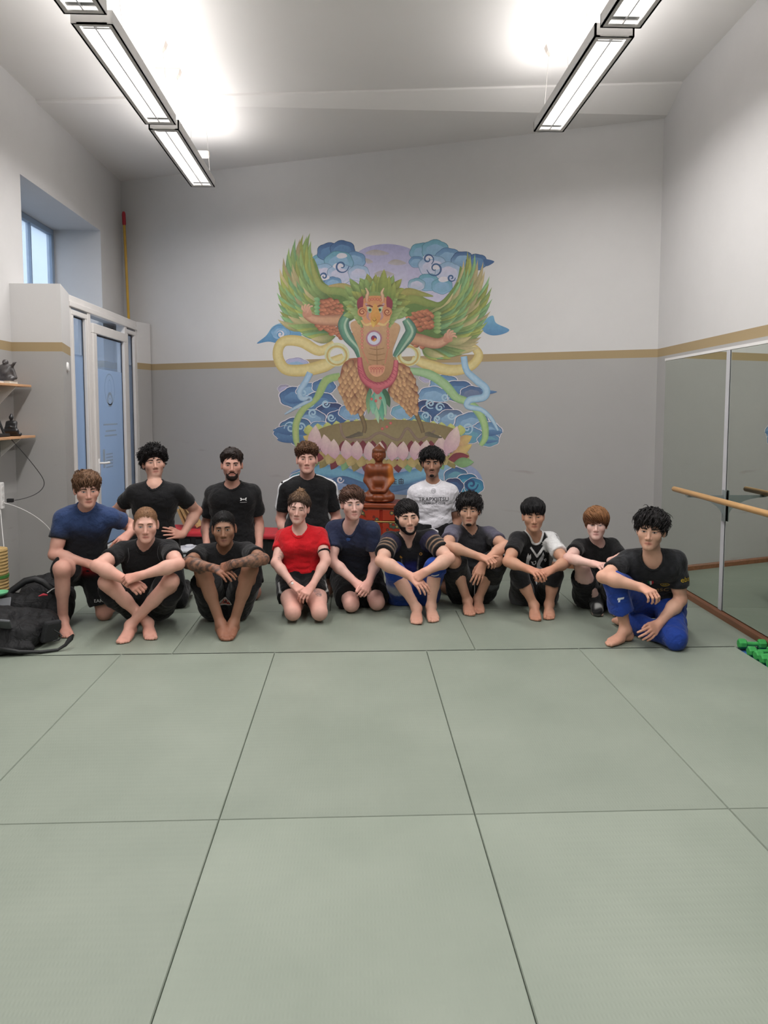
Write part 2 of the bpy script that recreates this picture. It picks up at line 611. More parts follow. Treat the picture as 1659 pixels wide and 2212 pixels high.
yz_frame(f, GX + .035, .018, 7.685, 8.575, .16, VZ - .30, .014)
f.build('glazing_seal', M_SEAL, leaf)
f = MB()
f.box((GX + .035, 8.13, (BAND0 - .06 + .17) / 2), (.008, .88, BAND0 - .06 - .17))
f.build('frosted_pane', M_FROST, leaf)
f = MB()
f.box((GX + .035, 8.13, (VZ - .31 + BAND0 - .06) / 2), (.008, .88, VZ - .31 - BAND0 + .06))
f.build('clear_pane', M_GLASS, leaf)
# faint printed emblem and lines of lettering on the film
M_PRINT = mat('faded_door_print', srgb(158, 172, 186), .7, var=.05)
f = MB()
xg = GX + .040
def ring(mb, y, z, r, w, n=40, sx=1.0):
    vs, fs = [], []
    for k in range(n):
        a = 2 * math.pi * k / n
        for q in (r, r + w):
            vs.append((xg, y + q * math.cos(a) * sx, z + q * math.sin(a)))
    for k in range(n):
        a, b = 2 * k, 2 * ((k + 1) % n)
        fs.append((a, a + 1, b + 1, b))
    mb.add(vs, fs)
ring(f, 8.13, 1.83, .16, .012, sx=.95)
ring(f, 8.13, 1.83, .10, .008, sx=.5)
ring(f, 8.13, 1.72, .05, .03, sx=1.1)
for z, w in ((1.45, .46), (1.38, .34), (1.33, .40)):
    f.box((xg, 8.13, z), (.001, w, .016))
for k in range(5):
    f.box((xg, 8.06, 1.13 - k * .035), (.001, .22, .014))
f.box((xg, 7.89, 1.09), (.001, .06, .2))
f.build('door_print', M_PRINT, leaf)
# lever handles
def lever(y, z, x, s):
    f = MB()
    f.box((x, y, z), (.012, .035, .15), bev=.004)
    h = f.build('handle_plate', M_WHITE, leaf)
    f = MB()
    f.tube([(x, y, z + .03), (x + .055, y, z + .03), (x + .06, y + s * .02, z + .03), (x + .058, y + s * .13, z + .028)], .011, 8)
    f.build('handle_lever', M_WHITE, h, smooth=True)
lever(7.63, 1.03, GX + .078, 1)
# upper window at the back of the recess
wx = XL - REC
win = empty('window_1', (wx, 7.5, VZ), kind='structure')
f = MB()
yz_frame(f, wx - .02, .06, WY0, WY1, VZ - .5, WZ - .0, .065)
f.box((wx - .02, 8.2, (VZ + WZ) / 2 - .25), (.05, .02, WZ - VZ + .4))
f.build('window_frame', mat('blue_grey_window_frame', srgb(150, 168, 190), .4, var=.03), win)
f = MB()
f.box((wx - .02, (WY0 + WY1) / 2, (VZ + WZ) / 2 - .25), (.006, WY1 - WY0 - .12, WZ - VZ + .37))
f.build('pane', M_GLASS, win)
f = MB()
f.box((wx - .02, (WY0 + WY1) / 2, 1.08), (.05, WY1 - WY0, 2.16))
f.build('lower_panel', M_FROST, win)

# small round bell push on the vestibule
f = MB()
cdir = Vector((VX1 - VX0, VY1 - VY0, 0)).normalized()
cn = Vector((cdir.y, -cdir.x, 0))
pc = Vector((VX0, VY0, 1.99)) + cdir * .28
Mx = Matrix.Translation(pc) @ cn.to_track_quat('Z', 'Y').to_matrix().to_4x4()
f.lathe([(.045, 0), (.045, .008), (.036, .016), (.0, .018)], None, 24, Mx)
o = f.build('wall_sensor', M_WHITE, None, smooth=False)
tag(o, 'small round white sensor on the white corner beside the glass door', 'sensor')

# ---- street outside the window
M_FAC = mat('pale_render_facade', srgb(205, 208, 210), .85, var=.05)
M_DARKG = mat('facade_window_glass', srgb(120, 135, 150), .15, var=.1)
fx = -12.0
fb = MB()
fb.box((fx - 1, 14.0, 6), (2, 34, 13))
for z in (1.0, 4.4, 5.0, 8.6, 9.2, 12.2):
    fb.box((fx + .12, 14, z), (.3, 34, .22))
for z in (4.7, 8.9):
    fb.box((fx + .06, 14, z), (.16, 34, .3))
bld = fb.build('facade', M_FAC)
tag(bld, 'pale town house facade with stone cornices seen through the upper window', 'building')
for k in range(8):
    for z in (2.6, 6.8, 10.8):
        y = 2.0 + k * 3.0
        f = MB()
        f.box((fx + .06, y, z), (.12, 1.5, 2.5))
        wf = f.build('window_surround', M_FAC, bld)
        f = MB()
        f.box((fx + .125, y - .33, z), (.03, .58, 2.2))
        f.box((fx + .125, y + .33, z), (.03, .58, 2.2))
        f.build('pane', M_DARKG, wf)
g = MB()
g.prism([(-20, -10), (XL - .62, -10), (XL - .62, 40), (-20, 40)], -.3, -.15)
tag(g.build('street', mat('asphalt', srgb(95, 97, 100), .9, var=.15)), None, None, None, 'structure')

# ================================================================== mirror wall and barre
def rpt(t, off, z):
    return BR + RDIR * t - rn * off + Vector((0, 0, z))
def rbox(mb, t0, t1, z0, z1, o0, o1, bev=0.0):
    c = rpt((t0 + t1) / 2, (o0 + o1) / 2, (z0 + z1) / 2)
    M = Matrix.Translation(c) @ Matrix.Rotation(-RYAW, 4, 'Z')
    mb.box(None, (abs(o1 - o0), abs(t1 - t0), abs(z1 - z0)), M=M, bev=bev)
M_MIRROR = bpy.data.materials.new('silvered_mirror')
M_MIRROR.use_nodes = True
_b = M_MIRROR.node_tree.nodes['Principled BSDF']
_b.inputs['Base Color'].default_value = (*srgb(226, 232, 224), 1)
_b.inputs['Metallic'].default_value = 1.0
_b.inputs['Roughness'].default_value = 0.008
M_STRIP = mat('pale_aluminium_strip', srgb(206, 206, 210), .4, .2, var=.03)
M_CUP = mat('cream_ceiling_cup', srgb(214, 204, 196), .5, var=.02)
MT = [0.23, 1.50, 2.77, 4.04, 5.31, 6.58, 7.85]
for i in range(len(MT) - 1):
    mr_ = empty('mirror_panel', tuple(rpt((MT[i] + MT[i + 1]) / 2, .01, .06)),
                ['frameless wall mirror panel nearest the back corner, reflecting the grey wall',
                 'wall mirror panel beside the aluminium strip, reflecting the painted mural',
                 'third wall mirror panel from the back corner, cut by the picture edge',
                 'fourth wall mirror panel from the back corner', 'fifth wall mirror panel from the back corner',
                 'sixth wall mirror panel from the back corner'][i], 'mirror')
    f = MB()
    rbox(f, MT[i] + .006, MT[i + 1] - .006, .062, 2.056, .004, .012)
    f.build('glass', M_MIRROR, mr_)
    f = MB()
    rbox(f, MT[i + 1] - .052, MT[i + 1] - .0005, .058, 2.056, .0125, .02, .002)
    f.build('cover_strip', M_STRIP, mr_)
    f = MB()
    rbox(f, MT[i], MT[i + 1], 2.058, 2.08, .002, .018)
    f.build('top_rail', M_WHITE, mr_)
# barre
M_BEECH = mat('beech_rail', srgb(190, 148, 98), .4, var=.12, vscale=8, stretch=(6, .5, 6), bump=.05)
M_BRK = mat('grey_bracket', srgb(150, 158, 158), .45, .3, var=.05)
barre = empty('ballet_barre', tuple(rpt(1.5, .02, .9)), 'wooden ballet barre on grey wall brackets in front of the mirrors', 'barre')
f = MB()
BZ, BO = .975, .30
f.tube([rpt(1.22, BO, BZ), rpt(1.23, BO, BZ), rpt(2.5, BO, BZ), rpt(5.0, BO, BZ)], [.016, .021, .021, .021], 16)
f.build('rail', M_BEECH, barre, smooth=True)
for t in (1.5, 4.04):
    f = MB()
    rbox(f, t - .025, t + .025, BZ - .22, BZ + .02, .021, .03, .002)
    br = f.build('bracket_plate', M_BRK, barre)
    f = MB()
    prof = []
    for k in range(9):
        a = math.pi / 2 * k / 8
        prof.append((.03 + (BO - .02) * (1 - math.cos(a)), BZ - .2 + (.2 - .035) * math.sin(a)))
    top = [(BO + .01, BZ - .018), (.03, BZ - .018)]
    pts = [tuple(rpt(t - .004, o_, z_)) for o_, z_ in prof + top]
    f.extrude(pts, RDIR * .008)
    f.tube([rpt(t - .03, BO, BZ - .02), rpt(t + .03, BO, BZ - .02)], .012, 8)
    f.build('bracket_arm', M_BRK, barre)

# ================================================================== pendant lamps
M_LAMP = mat('grey_lamp_housing', srgb(214, 212, 210), .5, .2, var=.04)
M_LAMPD = mat('grey_lamp_rim', srgb(206, 203, 200), .55, .2, var=.04)
M_GLOW = mat('lit_louvre', (.9, .9, .9), .5, emit=(1.0, .965, .93), estr=LAMP_GLOW)
M_REFL = mat('lamp_reflector', srgb(205, 205, 205), .3, .6, var=.03)
M_WIRE = mat('steel_wire', srgb(190, 186, 182), .4, .6, var=.02)
LW, LL, LZ, LHT = .25, 1.56, 3.916, .08
def pendant_lamp(x, y0, label, canopies, down=1.0):
    L = empty('pendant_lamp', (x, y0 + LL / 2, LZ), label, 'lamp', 'rows of suspended ceiling lamps')
    yc = y0 + LL / 2
    rim = .034
    f = MB()
    for sx in (-1, 1):
        f.box((x + sx * (LW / 2 - .006), yc, LZ + LHT / 2), (.012, LL, LHT))
        f.box((x + sx * LW * .0, yc + sx * (LL / 2 - .006), LZ + LHT / 2), (LW, .012, LHT))
    f.build('housing', M_LAMP, L)
    f = MB()
    for sx in (-1, 1):
        f.box((x + sx * (LW / 2 - rim / 2), yc, LZ + .004), (rim, LL, .008))
        f.box((x, yc + sx * (LL / 2 - rim / 2), LZ + .004), (LW - 2 * rim, rim, .008))
    f.build('rim', M_LAMPD, L)
    f = MB()
    f.box((x, yc, LZ + .05), (LW - .03, LL - .03, .004))
    f.build('lit_tray', M_GLOW, L)
    for sy in (-1, 1):
        f = MB()
        f.box((x, yc + sy * (LL / 2 - rim - .03), LZ + .03), (LW - 2 * rim, .055, .006))
        f.build('end_reflector', M_REFL, L)
    f = MB()
    f.box((x, yc, LZ + .012), (.007, LL - 2 * rim, .016))
    n = 46
    for k in range(1, n):
        f.box((x, y0 + rim + (LL - 2 * rim) * k / n, LZ + .026), (LW - 2 * rim, .0015, .018))
    f.build('louvre', M_REFL, L)
    for (cy, kind) in canopies:
        zt = H0 if cy < CREASE else HC + (cy - CREASE) * .035
        f = MB()
        if kind == 'cup':
            f.add([(x + sx * w, cy + sy * w * .35, z) for z, w in ((zt - .001, .105), (zt - .045, .09), (zt - .075, .066)) for sx, sy in ((-1, -1), (1, -1), (1, 1), (-1, 1))],
                  [(0, 1, 2, 3), (0, 4, 5, 1), (1, 5, 6, 2), (2, 6, 7, 3), (3, 7, 4, 0), (4, 8, 9, 5), (5, 9, 10, 6), (6, 10, 11, 7), (7, 11, 8, 4), (11, 10, 9, 8)])
            f.build('ceiling_cup', M_CUP, L)
            za = zt - .07
        else:
            f.box((x, cy, zt - .008), (.2, .035, .016), bev=.004)
            f.tube([(x - .08, cy, zt - .01), (x - .08, cy, zt - .05)], .004, 6)
            f.tube([(x + .08, cy, zt - .01), (x + .08, cy, zt - .05)], .004, 6)
            f.build('ceiling_rail', M_CUP, L)
            f = MB()
            f.box((x + .02, cy, zt - .3), (.17, .055, .075), bev=.024)
            f.build('ceiling_cup', M_CUP, L)
            za = zt - .02
        for sx in (-1, 1):
            f = MB()
            f.tube([(x + sx * .075, cy, za), (x + sx * (LW / 2 - .02), min(max(cy, y0 + .15), y0 + LL - .15), LZ + LHT)], .0022, 5)
            f.build('suspension_wire', M_WIRE, L)
    for nm, z, rx, e in (('lamp_light_down', LZ - .012, 0, LAMP_DOWN), ('lamp_light_up', LZ + LHT + .012, math.pi, LAMP_UP)):
        d = bpy.data.lights.new(nm, 'AREA')
        d.shape = 'RECTANGLE'
        d.size, d.size_y = LW * .8, LL * .94
        d.energy = e * down
        d.spread = math.radians(180 if rx else 174)
        d.color = (1.0, .982, .972)
        o = bpy.data.objects.new(nm, d)
        COL.objects.link(o)
        o.parent = L
        o.location = (0, 0, z - LZ)
        o.rotation_euler = (rx, 0, 0)
XA, XB = -1.575, 1.615
pendant_lamp(XA, 6.30, 'far lamp of the left row, the lowest in the picture above the window', [(6.5, 'cup'), (7.7, 'rail')])
pendant_lamp(XA, 4.64, 'middle lamp of the left row, the longest one at upper left', [(6.03, 'cup'), (4.9, 'cup')])
pendant_lamp(XA, 2.98, 'near lamp of the left row, cut by the top picture edge', [(4.3, 'cup'), (3.2, 'cup')])
pendant_lamp(XB, 4.67, 'far lamp of the right row, hanging by the white right wall', [(5.97, 'cup'), (4.95, 'cup')])
pendant_lamp(XB, 3.01, 'near lamp of the right row, cut by the top picture edge', [(4.3, 'cup'), (3.3, 'cup')])
for xx in (XA, XB):  # unseen lamps added to light the near part of the room
    for y0 in (1.32, -1.0):
        pendant_lamp(xx, y0, 'lamp of the %s row hanging %s' % ('left' if xx < 0 else 'right', 'above the camera position' if y0 > 0 else 'behind the camera by the rear wall'), [(y0 + .3, 'cup'), (y0 + 1.2, 'cup')])
# mural sheet to wall metres
HOM = [[0.00779264838, -0.000205346239, -1.94869764], [0.000496195583, -0.00625957145, 7.07125488], [0.000310122239, -5.71768388e-05, 1.0]]
# ================================================================== the wall painting (flat paint on the back wall)
# drawn on a sheet of design units (x right, y down); sheet corners are mapped to wall metres by a projective map
MUR_H = np.array(HOM)
def sheet(x, y):
    q = MUR_H @ np.array([x, y, 1.0])
    return q[0] / q[2], q[1] / q[2]            # metres along the wall from its left end, height
WDIR = (BR - BL).normalized()
def wallpt(u_, v_, off):
    return BL + WDIR * u_ - bnn * off + Vector((0, 0, v_))
M_PAINT = vmat('mural_paint', rough=.7, spec=.25, var=.07, vscale=28)
PAINT = []      # (part, polygon verts, faces, vertex colours)
def S_(r, g, b): return np.array(srgb(r, g, b))
cur_part = ['clouds']
def shape(vs, fs, cols):
    PAINT.append((cur_part[0], vs, fs, cols))
rngm = np.random.default_rng(11)
def leafs(b, t, w, c0, c1, bend=0.0, ce=None, rib=True, n=7, sh=.42):
    """a pointed leaf or feather from b to t: c0 at the root, c1 at the tip, ce along the edge"""
    b, t = np.array(b, float), np.array(t, float)
    d = t - b
    L = np.linalg.norm(d)
    p = np.array([-d[1], d[0]]) / (L + 1e-9)
    vs, cs, fs = [], [], []
    ce = c0 * .75 if ce is None else ce
    for i in range(n + 1):
        q = i / n
        c = b + d * q + p * bend * L * 4 * q * (1 - q)
        wd = w * (math.sin(math.pi * min(1, q / sh) / 2) if q < sh else math.cos(math.pi / 2 * ((q - sh) / (1 - sh)) ** 1.25)) * .5
        col = c0 * (1 - q) + c1 * q
        for k, s_ in enumerate((-1, 0, 1)):
            vs.append(c + p * wd * s_)
            e_ = ce * (1 - q * .5) + c1 * q * .5
            cs.append(col if s_ == 0 else (e_ if s_ < 0 else col * .6 + e_ * .4))
    for i in range(n):
        for k in (0, 1):
            a = i * 3 + k
            fs.append((a, a + 1, a + 4, a + 3))
    shape(vs, fs, cs)
def blob(pts, c0, c1=None, n=6, axis=1):
    """smooth closed outline through pts, colour graded along one axis"""
    P = np.array(pts, float)
    m = len(P)
    out = []
    for i in range(m):
        p0, p1, p2, p3 = P[i - 1], P[i], P[(i + 1) % m], P[(i + 2) % m]
        for k in range(n):
            t = k / n
            out.append(.5 * ((2 * p1) + (-p0 + p2) * t + (2 * p0 - 5 * p1 + 4 * p2 - p3) * t * t + (-p0 + 3 * p1 - 3 * p2 + p3) * t ** 3))
    out = np.array(out)
    c1 = c0 if c1 is None else c1
    lo, hi = out[:, axis].min(), out[:, axis].max()
    w = (out[:, axis] - lo) / (hi - lo + 1e-9)
    shape(list(out), [tuple(range(len(out)))], [c0 * (1 - q) + c1 * q for q in w])
def poly(pts, c0, c1=None): blob(pts, c0, c1, n=1)
def ribbon(path, ws, c0, c1, ce=None, n=6):
    P = np.array(path, float)
    m = len(P)
    pts = []
    for i in range(m - 1):
        p0, p1, p2, p3 = P[max(i - 1, 0)], P[i], P[i + 1], P[min(i + 2, m - 1)]
        for k in range(n):
            t = k / n
            pts.append((.5 * ((2 * p1) + (-p0 + p2) * t + (2 * p0 - 5 * p1 + 4 * p2 - p3) * t * t + (-p0 + 3 * p1 - 3 * p2 + p3) * t ** 3), (i + t) / (m - 1)))
    pts.append((P[-1], 1.0))
    vs, cs, fs = [], [], []
    for j, (p, q) in enumerate(pts):
        a = pts[max(j - 1, 0)][0]
        b = pts[min(j + 1, len(pts) - 1)][0]
        d = (b - a) / (np.linalg.norm(b - a) + 1e-9)
        nn = np.array([-d[1], d[0]])
        w = np.interp(q, np.linspace(0, 1, len(ws)), ws) * .5
        col = c0 * (1 - q) + c1 * q
        e_ = col * .82 if ce is None else ce
        for s_ in (-1, -.35, .35, 1):
            vs.append(p + nn * w * s_)
            cs.append(col if abs(s_) < .5 else e_)
    for j in range(len(pts) - 1):
        for k in range(3):
            a = j * 4 + k
            fs.append((a, a + 1, a + 5, a + 4))
    shape(vs, fs, cs)
def disc(x, y, r, c0, c1=None, ry=None, n=26):
    c1 = c0 if c1 is None else c1
    ry = r if ry is None else ry
    vs = [np.array([x, y])] + [np.array([x + r * math.cos(a), y + ry * math.sin(a)]) for a in np.linspace(0, 2 * math.pi, n, endpoint=False)]
    shape(vs, [(0, i, i % n + 1) for i in range(1, n + 1)], [c0] + [c1] * n)
def annulus(x, y, r0, r1, c, ry=1.0, n=28):
    vs, fs = [], []
    for k in range(n):
        a = 2 * math.pi * k / n
        vs += [np.array([x + r0 * math.cos(a), y + r0 * ry * math.sin(a)]), np.array([x + r1 * math.cos(a), y + r1 * ry * math.sin(a)])]
    fs = [(2 * k, 2 * k + 1, 2 * ((k + 1) % n) + 1, 2 * ((k + 1) % n)) for k in range(n)]
    shape(vs, fs, [c] * len(vs))
def cloudlet(cx, cy, r, c0, c1, lobes=7, squash=.75, white=None):
    """a scalloped cloud head: rim of lobes, paler heart"""
    pts = []
    k0 = rngm.uniform(0, 6)
    for k in range(lobes * 5):
        a = 2 * math.pi * k / (lobes * 5)
        q = 1 + .10 * abs(math.sin(lobes * a / 2 + k0)) - .05
        pts.append((cx + r * q * math.cos(a), cy + r * squash * q * math.sin(a)))
    if white is not None:
        pw = [(cx + (x - cx) * 1.12, cy + (y - cy) * 1.14) for x, y in pts]
        blob(pw, white, n=1)
    blob([(cx + (x - cx) * 1.05, cy + (y - cy) * 1.06) for x, y in pts], c1 * .62, c1 * .8, n=1)
    blob(pts, c1, c0, n=1)
    ins = [(cx + (x - cx) * .72, cy + r * .1 + (y - cy) * .70) for x, y in pts]
    blob(ins, c0, c1 * .4 + c0 * .6, n=1)
def swirl(cx, cy, r, c, turns=1.4, w=5.0, a0=0.0, sg=1):
    path = []
    for k in range(14):
        q = k / 13
        a = a0 + sg * q * turns * 2 * math.pi
        path.append((cx + r * (1 - q * .85) * math.cos(a), cy + r * (1 - q * .85) * math.sin(a)))
    ribbon(path, [w * .4, w, w * .8, w * .5], c, c, c, n=2)
def scales(region, c_a, c_b, c_e, size, ang, jitter=.25, step=.8):
    """overlapping leaf scales filling a polygon, pointing along ang (degrees); region is drawn back to front"""
    P = np.array(region, float)
    d = np.array([math.cos(math.radians(ang)), math.sin(math.radians(ang))])
    p = np.array([-d[1], d[0]])
    us, vs_ = P @ d, P @ p
    def inside(q):
        r_ = False
        for i in range(len(P)):
            a, b = P[i], P[i - 1]
            if (a[1] > q[1]) != (b[1] > q[1]) and q[0] < (b[0] - a[0]) * (q[1] - a[1]) / (b[1] - a[1]) + a[0]: r_ = not r_
        return r_
    rows = np.arange(us.max(), us.min() - size, -size * .62)
    for i, u0 in enumerate(rows):
        for v0 in np.arange(vs_.min(), vs_.max() + size, size * step):
            q = d * u0 + p * (v0 + (size * step * .5 if i % 2 else 0)) + rngm.normal(0, size * .06, 2)
            if inside(q):
                j = rngm.uniform(-jitter, jitter)
                dd = d + p * j
                k = rngm.uniform(.85, 1.12)
                leafs(q - dd * size * .2, q + dd * size * 1.05, size * .86, c_a * k * .8, c_b * k * 1.1, rngm.uniform(-.08, .08), c_e * .7, n=5, sh=.45)

# palettes
LAV, LAVW, SKY, TEAL = S_(172, 168, 196), S_(196, 192, 208), S_(138, 170, 196), S_(104, 156, 172)
DBLU, MBLU, NAVY = S_(66, 100, 142), S_(96, 134, 170), S_(50, 66, 108)
WHT = S_(206, 202, 208)
GRN, DGR, YGR, LGR = S_(104, 132, 72), S_(58, 88, 54), S_(166, 170, 96), S_(150, 172, 112)
PNK, BRN, DBR = S_(196, 162, 140), S_(160, 96, 72), S_(104, 56, 48)
TAN, TAND, GOLD_ = S_(190, 156, 122), S_(158, 122, 86), S_(200, 168, 92)
MAR = S_(128, 52, 66)

# ---- moon and clouds behind
cur_part[0] = 'moon'
blob([(760, 560), (790, 535), (838, 527), (885, 537), (915, 562), (935, 610), (900, 640), (780, 640), (745, 610)], S_(160, 158, 190), LAVW)
for x, y, w_ in ((815, 545, 26), (858, 566, 20), (790, 563, 16), (830, 590, 22)):
    blob([(x - w_, y + 2), (x - w_ * .4, y - 5), (x + w_ * .3, y - 4), (x + w_, y + 3), (x + w_ * .2, y + 7), (x - w_ * .5, y + 6)], S_(166, 158, 150), S_(176, 170, 176))
cur_part[0] = 'clouds'
blob([(672, 580), (700, 560), (760, 555), (800, 580), (770, 640), (700, 650), (672, 620)], LAV, LAVW)
blob([(900, 560), (960, 560), (1020, 570), (1010, 630), (940, 680), (890, 660), (880, 600)], LAV, LAVW)
for a in ((690, 566, 20, SKY, TEAL), (712, 545, 26, MBLU, DBLU), (740, 540, 26, MBLU, DBLU), (765, 562, 24, SKY, MBLU), (732, 566, 30, SKY, TEAL), (700, 590, 26, LAVW, SKY), (736, 592, 28, LAVW, SKY), (775, 590, 22, LAVW, SKY), (690, 615, 20, SKY, DBLU), (720, 612, 18, SKY, MBLU),
          (912, 545, 26, SKY, TEAL), (940, 540, 28, SKY, TEAL), (968, 556, 26, SKY, MBLU), (1000, 562, 24, SKY, DBLU), (1030, 566, 22, MBLU, DBLU), (900, 566, 16, SKY, MBLU), (935, 575, 30, LAVW, SKY), (968, 588, 28, LAVW, SKY), (925, 610, 24, SKY, TEAL), (955, 618, 22, SKY, TEAL), (900, 615, 18, LAVW, TEAL)):
    cloudlet(a[0], a[1], a[2], a[3], a[4], 6)
for x, y in ((730, 575), (738, 553), (940, 578), (925, 556), (958, 604), (700, 600)):
    blob([(x - 11, y), (x - 4, y - 6), (x + 8, y - 5), (x + 12, y + 1), (x + 3, y + 5), (x - 6, y + 5)], WHT, WHT)
for x, y, r, a0, sg in ((738, 575, 16, 0, 1), (940, 580, 18, 3, -1), (700, 597, 9, 2, 1), (925, 560, 13, 1, -1), (975, 600, 9, 0, 1)):
    swirl(x, y, r, DBLU * .9, 1.3, 4, a0, sg)
blob([(1045, 560), (1068, 565), (1050, 575)], DBLU, DBLU)
# side puffs
for L in (((555, 742), (575, 725), (590, 705), (612, 698), (640, 706), (650, 730), (610, 742), (580, 738)), ((1050, 690), (1065, 682), (1072, 698), (1100, 712), (1085, 722), (1060, 724), (1042, 712))):
    blob(L, S_(118, 166, 192), S_(84, 132, 172))
cloudlet(606, 718, 20, SKY, S_(96, 146, 182), 6)
disc(606, 722, 8, WHT)
swirl(606, 722, 10, S_(96, 146, 182), 1.2, 3)
# lower cloud banks
banks_l = [(640, 790, 26, SKY, LAV), (615, 840, 14, LAV, S_(150, 146, 160)), (640, 858, 34, MBLU, DBLU), (668, 845, 26, SKY, MBLU), (700, 835, 24, MBLU, DBLU), (690, 870, 34, MBLU, DBLU), (715, 890, 30, DBLU, NAVY), (735, 905, 28, DBLU, S_(60, 90, 136)), (672, 905, 30, SKY, DBLU), (640, 925, 34, TEAL, DBLU), (615, 935, 22, MBLU, DBLU), (655, 948, 26, MBLU, DBLU), (690, 925, 22, SKY, MBLU), (760, 890, 26, SKY, MBLU)]
banks_r = [(925, 815, 18, LAV, S_(150, 146, 160)), (960, 830, 30, SKY, MBLU), (990, 845, 34, MBLU, DBLU), (1020, 850, 24, S_(112, 124, 150), DBLU), (935, 855, 30, SKY, MBLU), (920, 885, 30, DBLU, NAVY), (945, 890, 32, DBLU, NAVY), (905, 905, 24, TEAL, DBLU), (975, 905, 30, SKY, S_(90, 110, 140)), (1020, 915, 36, SKY, MBLU), (1050, 932, 32, SKY, MBLU), (1015, 940, 26, TEAL, MBLU), (870, 890, 24, SKY, TEAL), (1055, 950, 22, TEAL, MBLU)]
for x, y, r, c0, c1 in banks_l + banks_r:
    cloudlet(x, y, r, c0, c1, 7, .62, WHT)
for pts in (((590, 930), (612, 922), (650, 915), (660, 932), (625, 940)), ((600, 948), (640, 940), (655, 955), (615, 956)), ((612, 862), (640, 855), (660, 866), (630, 872)), ((1060, 928), (1086, 934), (1060, 942), (1040, 938)), ((1050, 950), (1078, 952), (1052, 958)), ((1040, 842), (1074, 846), (1050, 852))):
    blob(pts, MBLU, DBLU)
for x, y, r, a0, sg in ((655, 850, 12, 0, 1), (670, 870, 10, 2, -1), (676, 892, 10, 1, 1), (704, 872, 9, 0, 1), (628, 924, 14, 3, 1), (650, 922, 10, 1, -1), (716, 902, 9, 0, 1), (930, 872, 11, 1, 1), (950, 880, 10, 0, -1), (920, 898, 9, 2, 1), (962, 858, 9, 0, 1), (1010, 925, 13, 2, -1), (945, 905, 8, 1, 1), (975, 898, 9, 0, 1)):
    swirl(x, y, r, S_(160, 188, 204), 1.4, 4.5, a0, sg)
# waves under the lotus
cur_part[0] = 'waves'
blob([(630, 1020), (680, 1008), (740, 1020), (800, 1010), (850, 1018), (900, 1006), (960, 1012), (1010, 1004), (1040, 1030), (1030, 1066), (900, 1070), (760, 1060), (640, 1050)], S_(150, 158, 186), S_(120, 150, 186))
ribbon([(632, 1030), (680, 1018), (740, 1022), (790, 1040), (860, 1036), (930, 1020), (1000, 1022)], [16, 26, 28, 28, 30, 26, 14], S_(112, 164, 186), S_(124, 172, 196), S_(84, 132, 170))
ribbon([(700, 1048), (740, 1036), (790, 1052), (850, 1056), (900, 1046)], [6, 16, 18, 14, 6], DBLU, MBLU)
for x, y, r, c0, c1 in ((650, 1040, 24, SKY, TEAL), (690, 1046, 20, LAV, DBLU), (960, 1016, 26, SKY, TEAL), (985, 1030, 24, TEAL, DBLU), (1010, 1046, 26, S_(72, 150, 176), S_(40, 110, 150)), (1024, 1050, 20, S_(72, 150, 176), S_(40, 110, 150)), (980, 1050, 20, DBLU, NAVY)):
    cloudlet(x, y, r, c0, c1, 6, .8, WHT)
swirl(1018, 1046, 15, S_(30, 74, 122), 1.4, 6, 0, 1)
swirl(735, 1036, 8, WHT, 1.2, 4)
# two characters on the blue band
for x0 in (848, 862):
    for a, b in (((0, 0), (9, 0)), ((0, 5), (9, 5)), ((4.5, -3), (4.5, 9)), ((0, 9), (9, 9)), ((0, 0), (0, 9)), ((9, 0), (9, 9)))[:(4 if x0 == 848 else 6)]:
        ribbon([(x0 + a[0], 1036 + a[1]), (x0 + b[0], 1036 + b[1])], [1.6, 1.6], S_(60, 66, 84), S_(60, 66, 84), n=1)

# ---- scarves
cur_part[0] = 'ribbons'
YL, YLD = S_(206, 192, 140), S_(186, 164, 104)
ribbon([(722, 742), (690, 758), (650, 738), (612, 738), (600, 765), (615, 796), (655, 800), (700, 790), (742, 770)], [16, 22, 24, 22, 22, 24, 26, 28, 14], YL, YL, YLD)
ribbon([(890, 775), (930, 790), (975, 800), (1015, 792), (1034, 770), (1025, 752), (1005, 745)], [14, 24, 24, 20, 20, 16, 10], YL, YL, YLD)
for cx in (728, 882):
    annulus(cx, 766, 15, 27, S_(196, 196, 158), .95)
    annulus(cx, 768, 19, 23, YLD, .95)
ribbon([(735, 812), (705, 822), (690, 850), (680, 865), (655, 885), (640, 915), (640, 950), (645, 965)], [14, 18, 16, 12, 14, 15, 14, 9], LGR, S_(178, 190, 128), S_(132, 164, 116))
ribbon([(880, 800), (925, 808), (960, 830), (985, 858), (1005, 866), (1030, 885), (1046, 915), (1048, 945), (1038, 962)], [12, 20, 20, 18, 16, 18, 16, 14, 9], S_(156, 184, 148), S_(166, 192, 132), S_(126, 164, 118))
ribbon([(670, 805), (660, 825), (648, 845), (652, 860), (672, 862), (640, 880), (615, 895)], [14, 13, 13, 12, 9, 7, 3], S_(160, 186, 206), S_(170, 188, 200), S_(128, 162, 190))
ribbon([(1002, 770), (1008, 800), (1030, 822), (1050, 840), (1045, 858), (1015, 864), (1010, 878), (1040, 885), (1062, 905), (1076, 930)], [14, 14, 16, 16, 16, 15, 12, 10, 9, 4], S_(160, 188, 208), S_(172, 196, 210), S_(124, 162, 190))

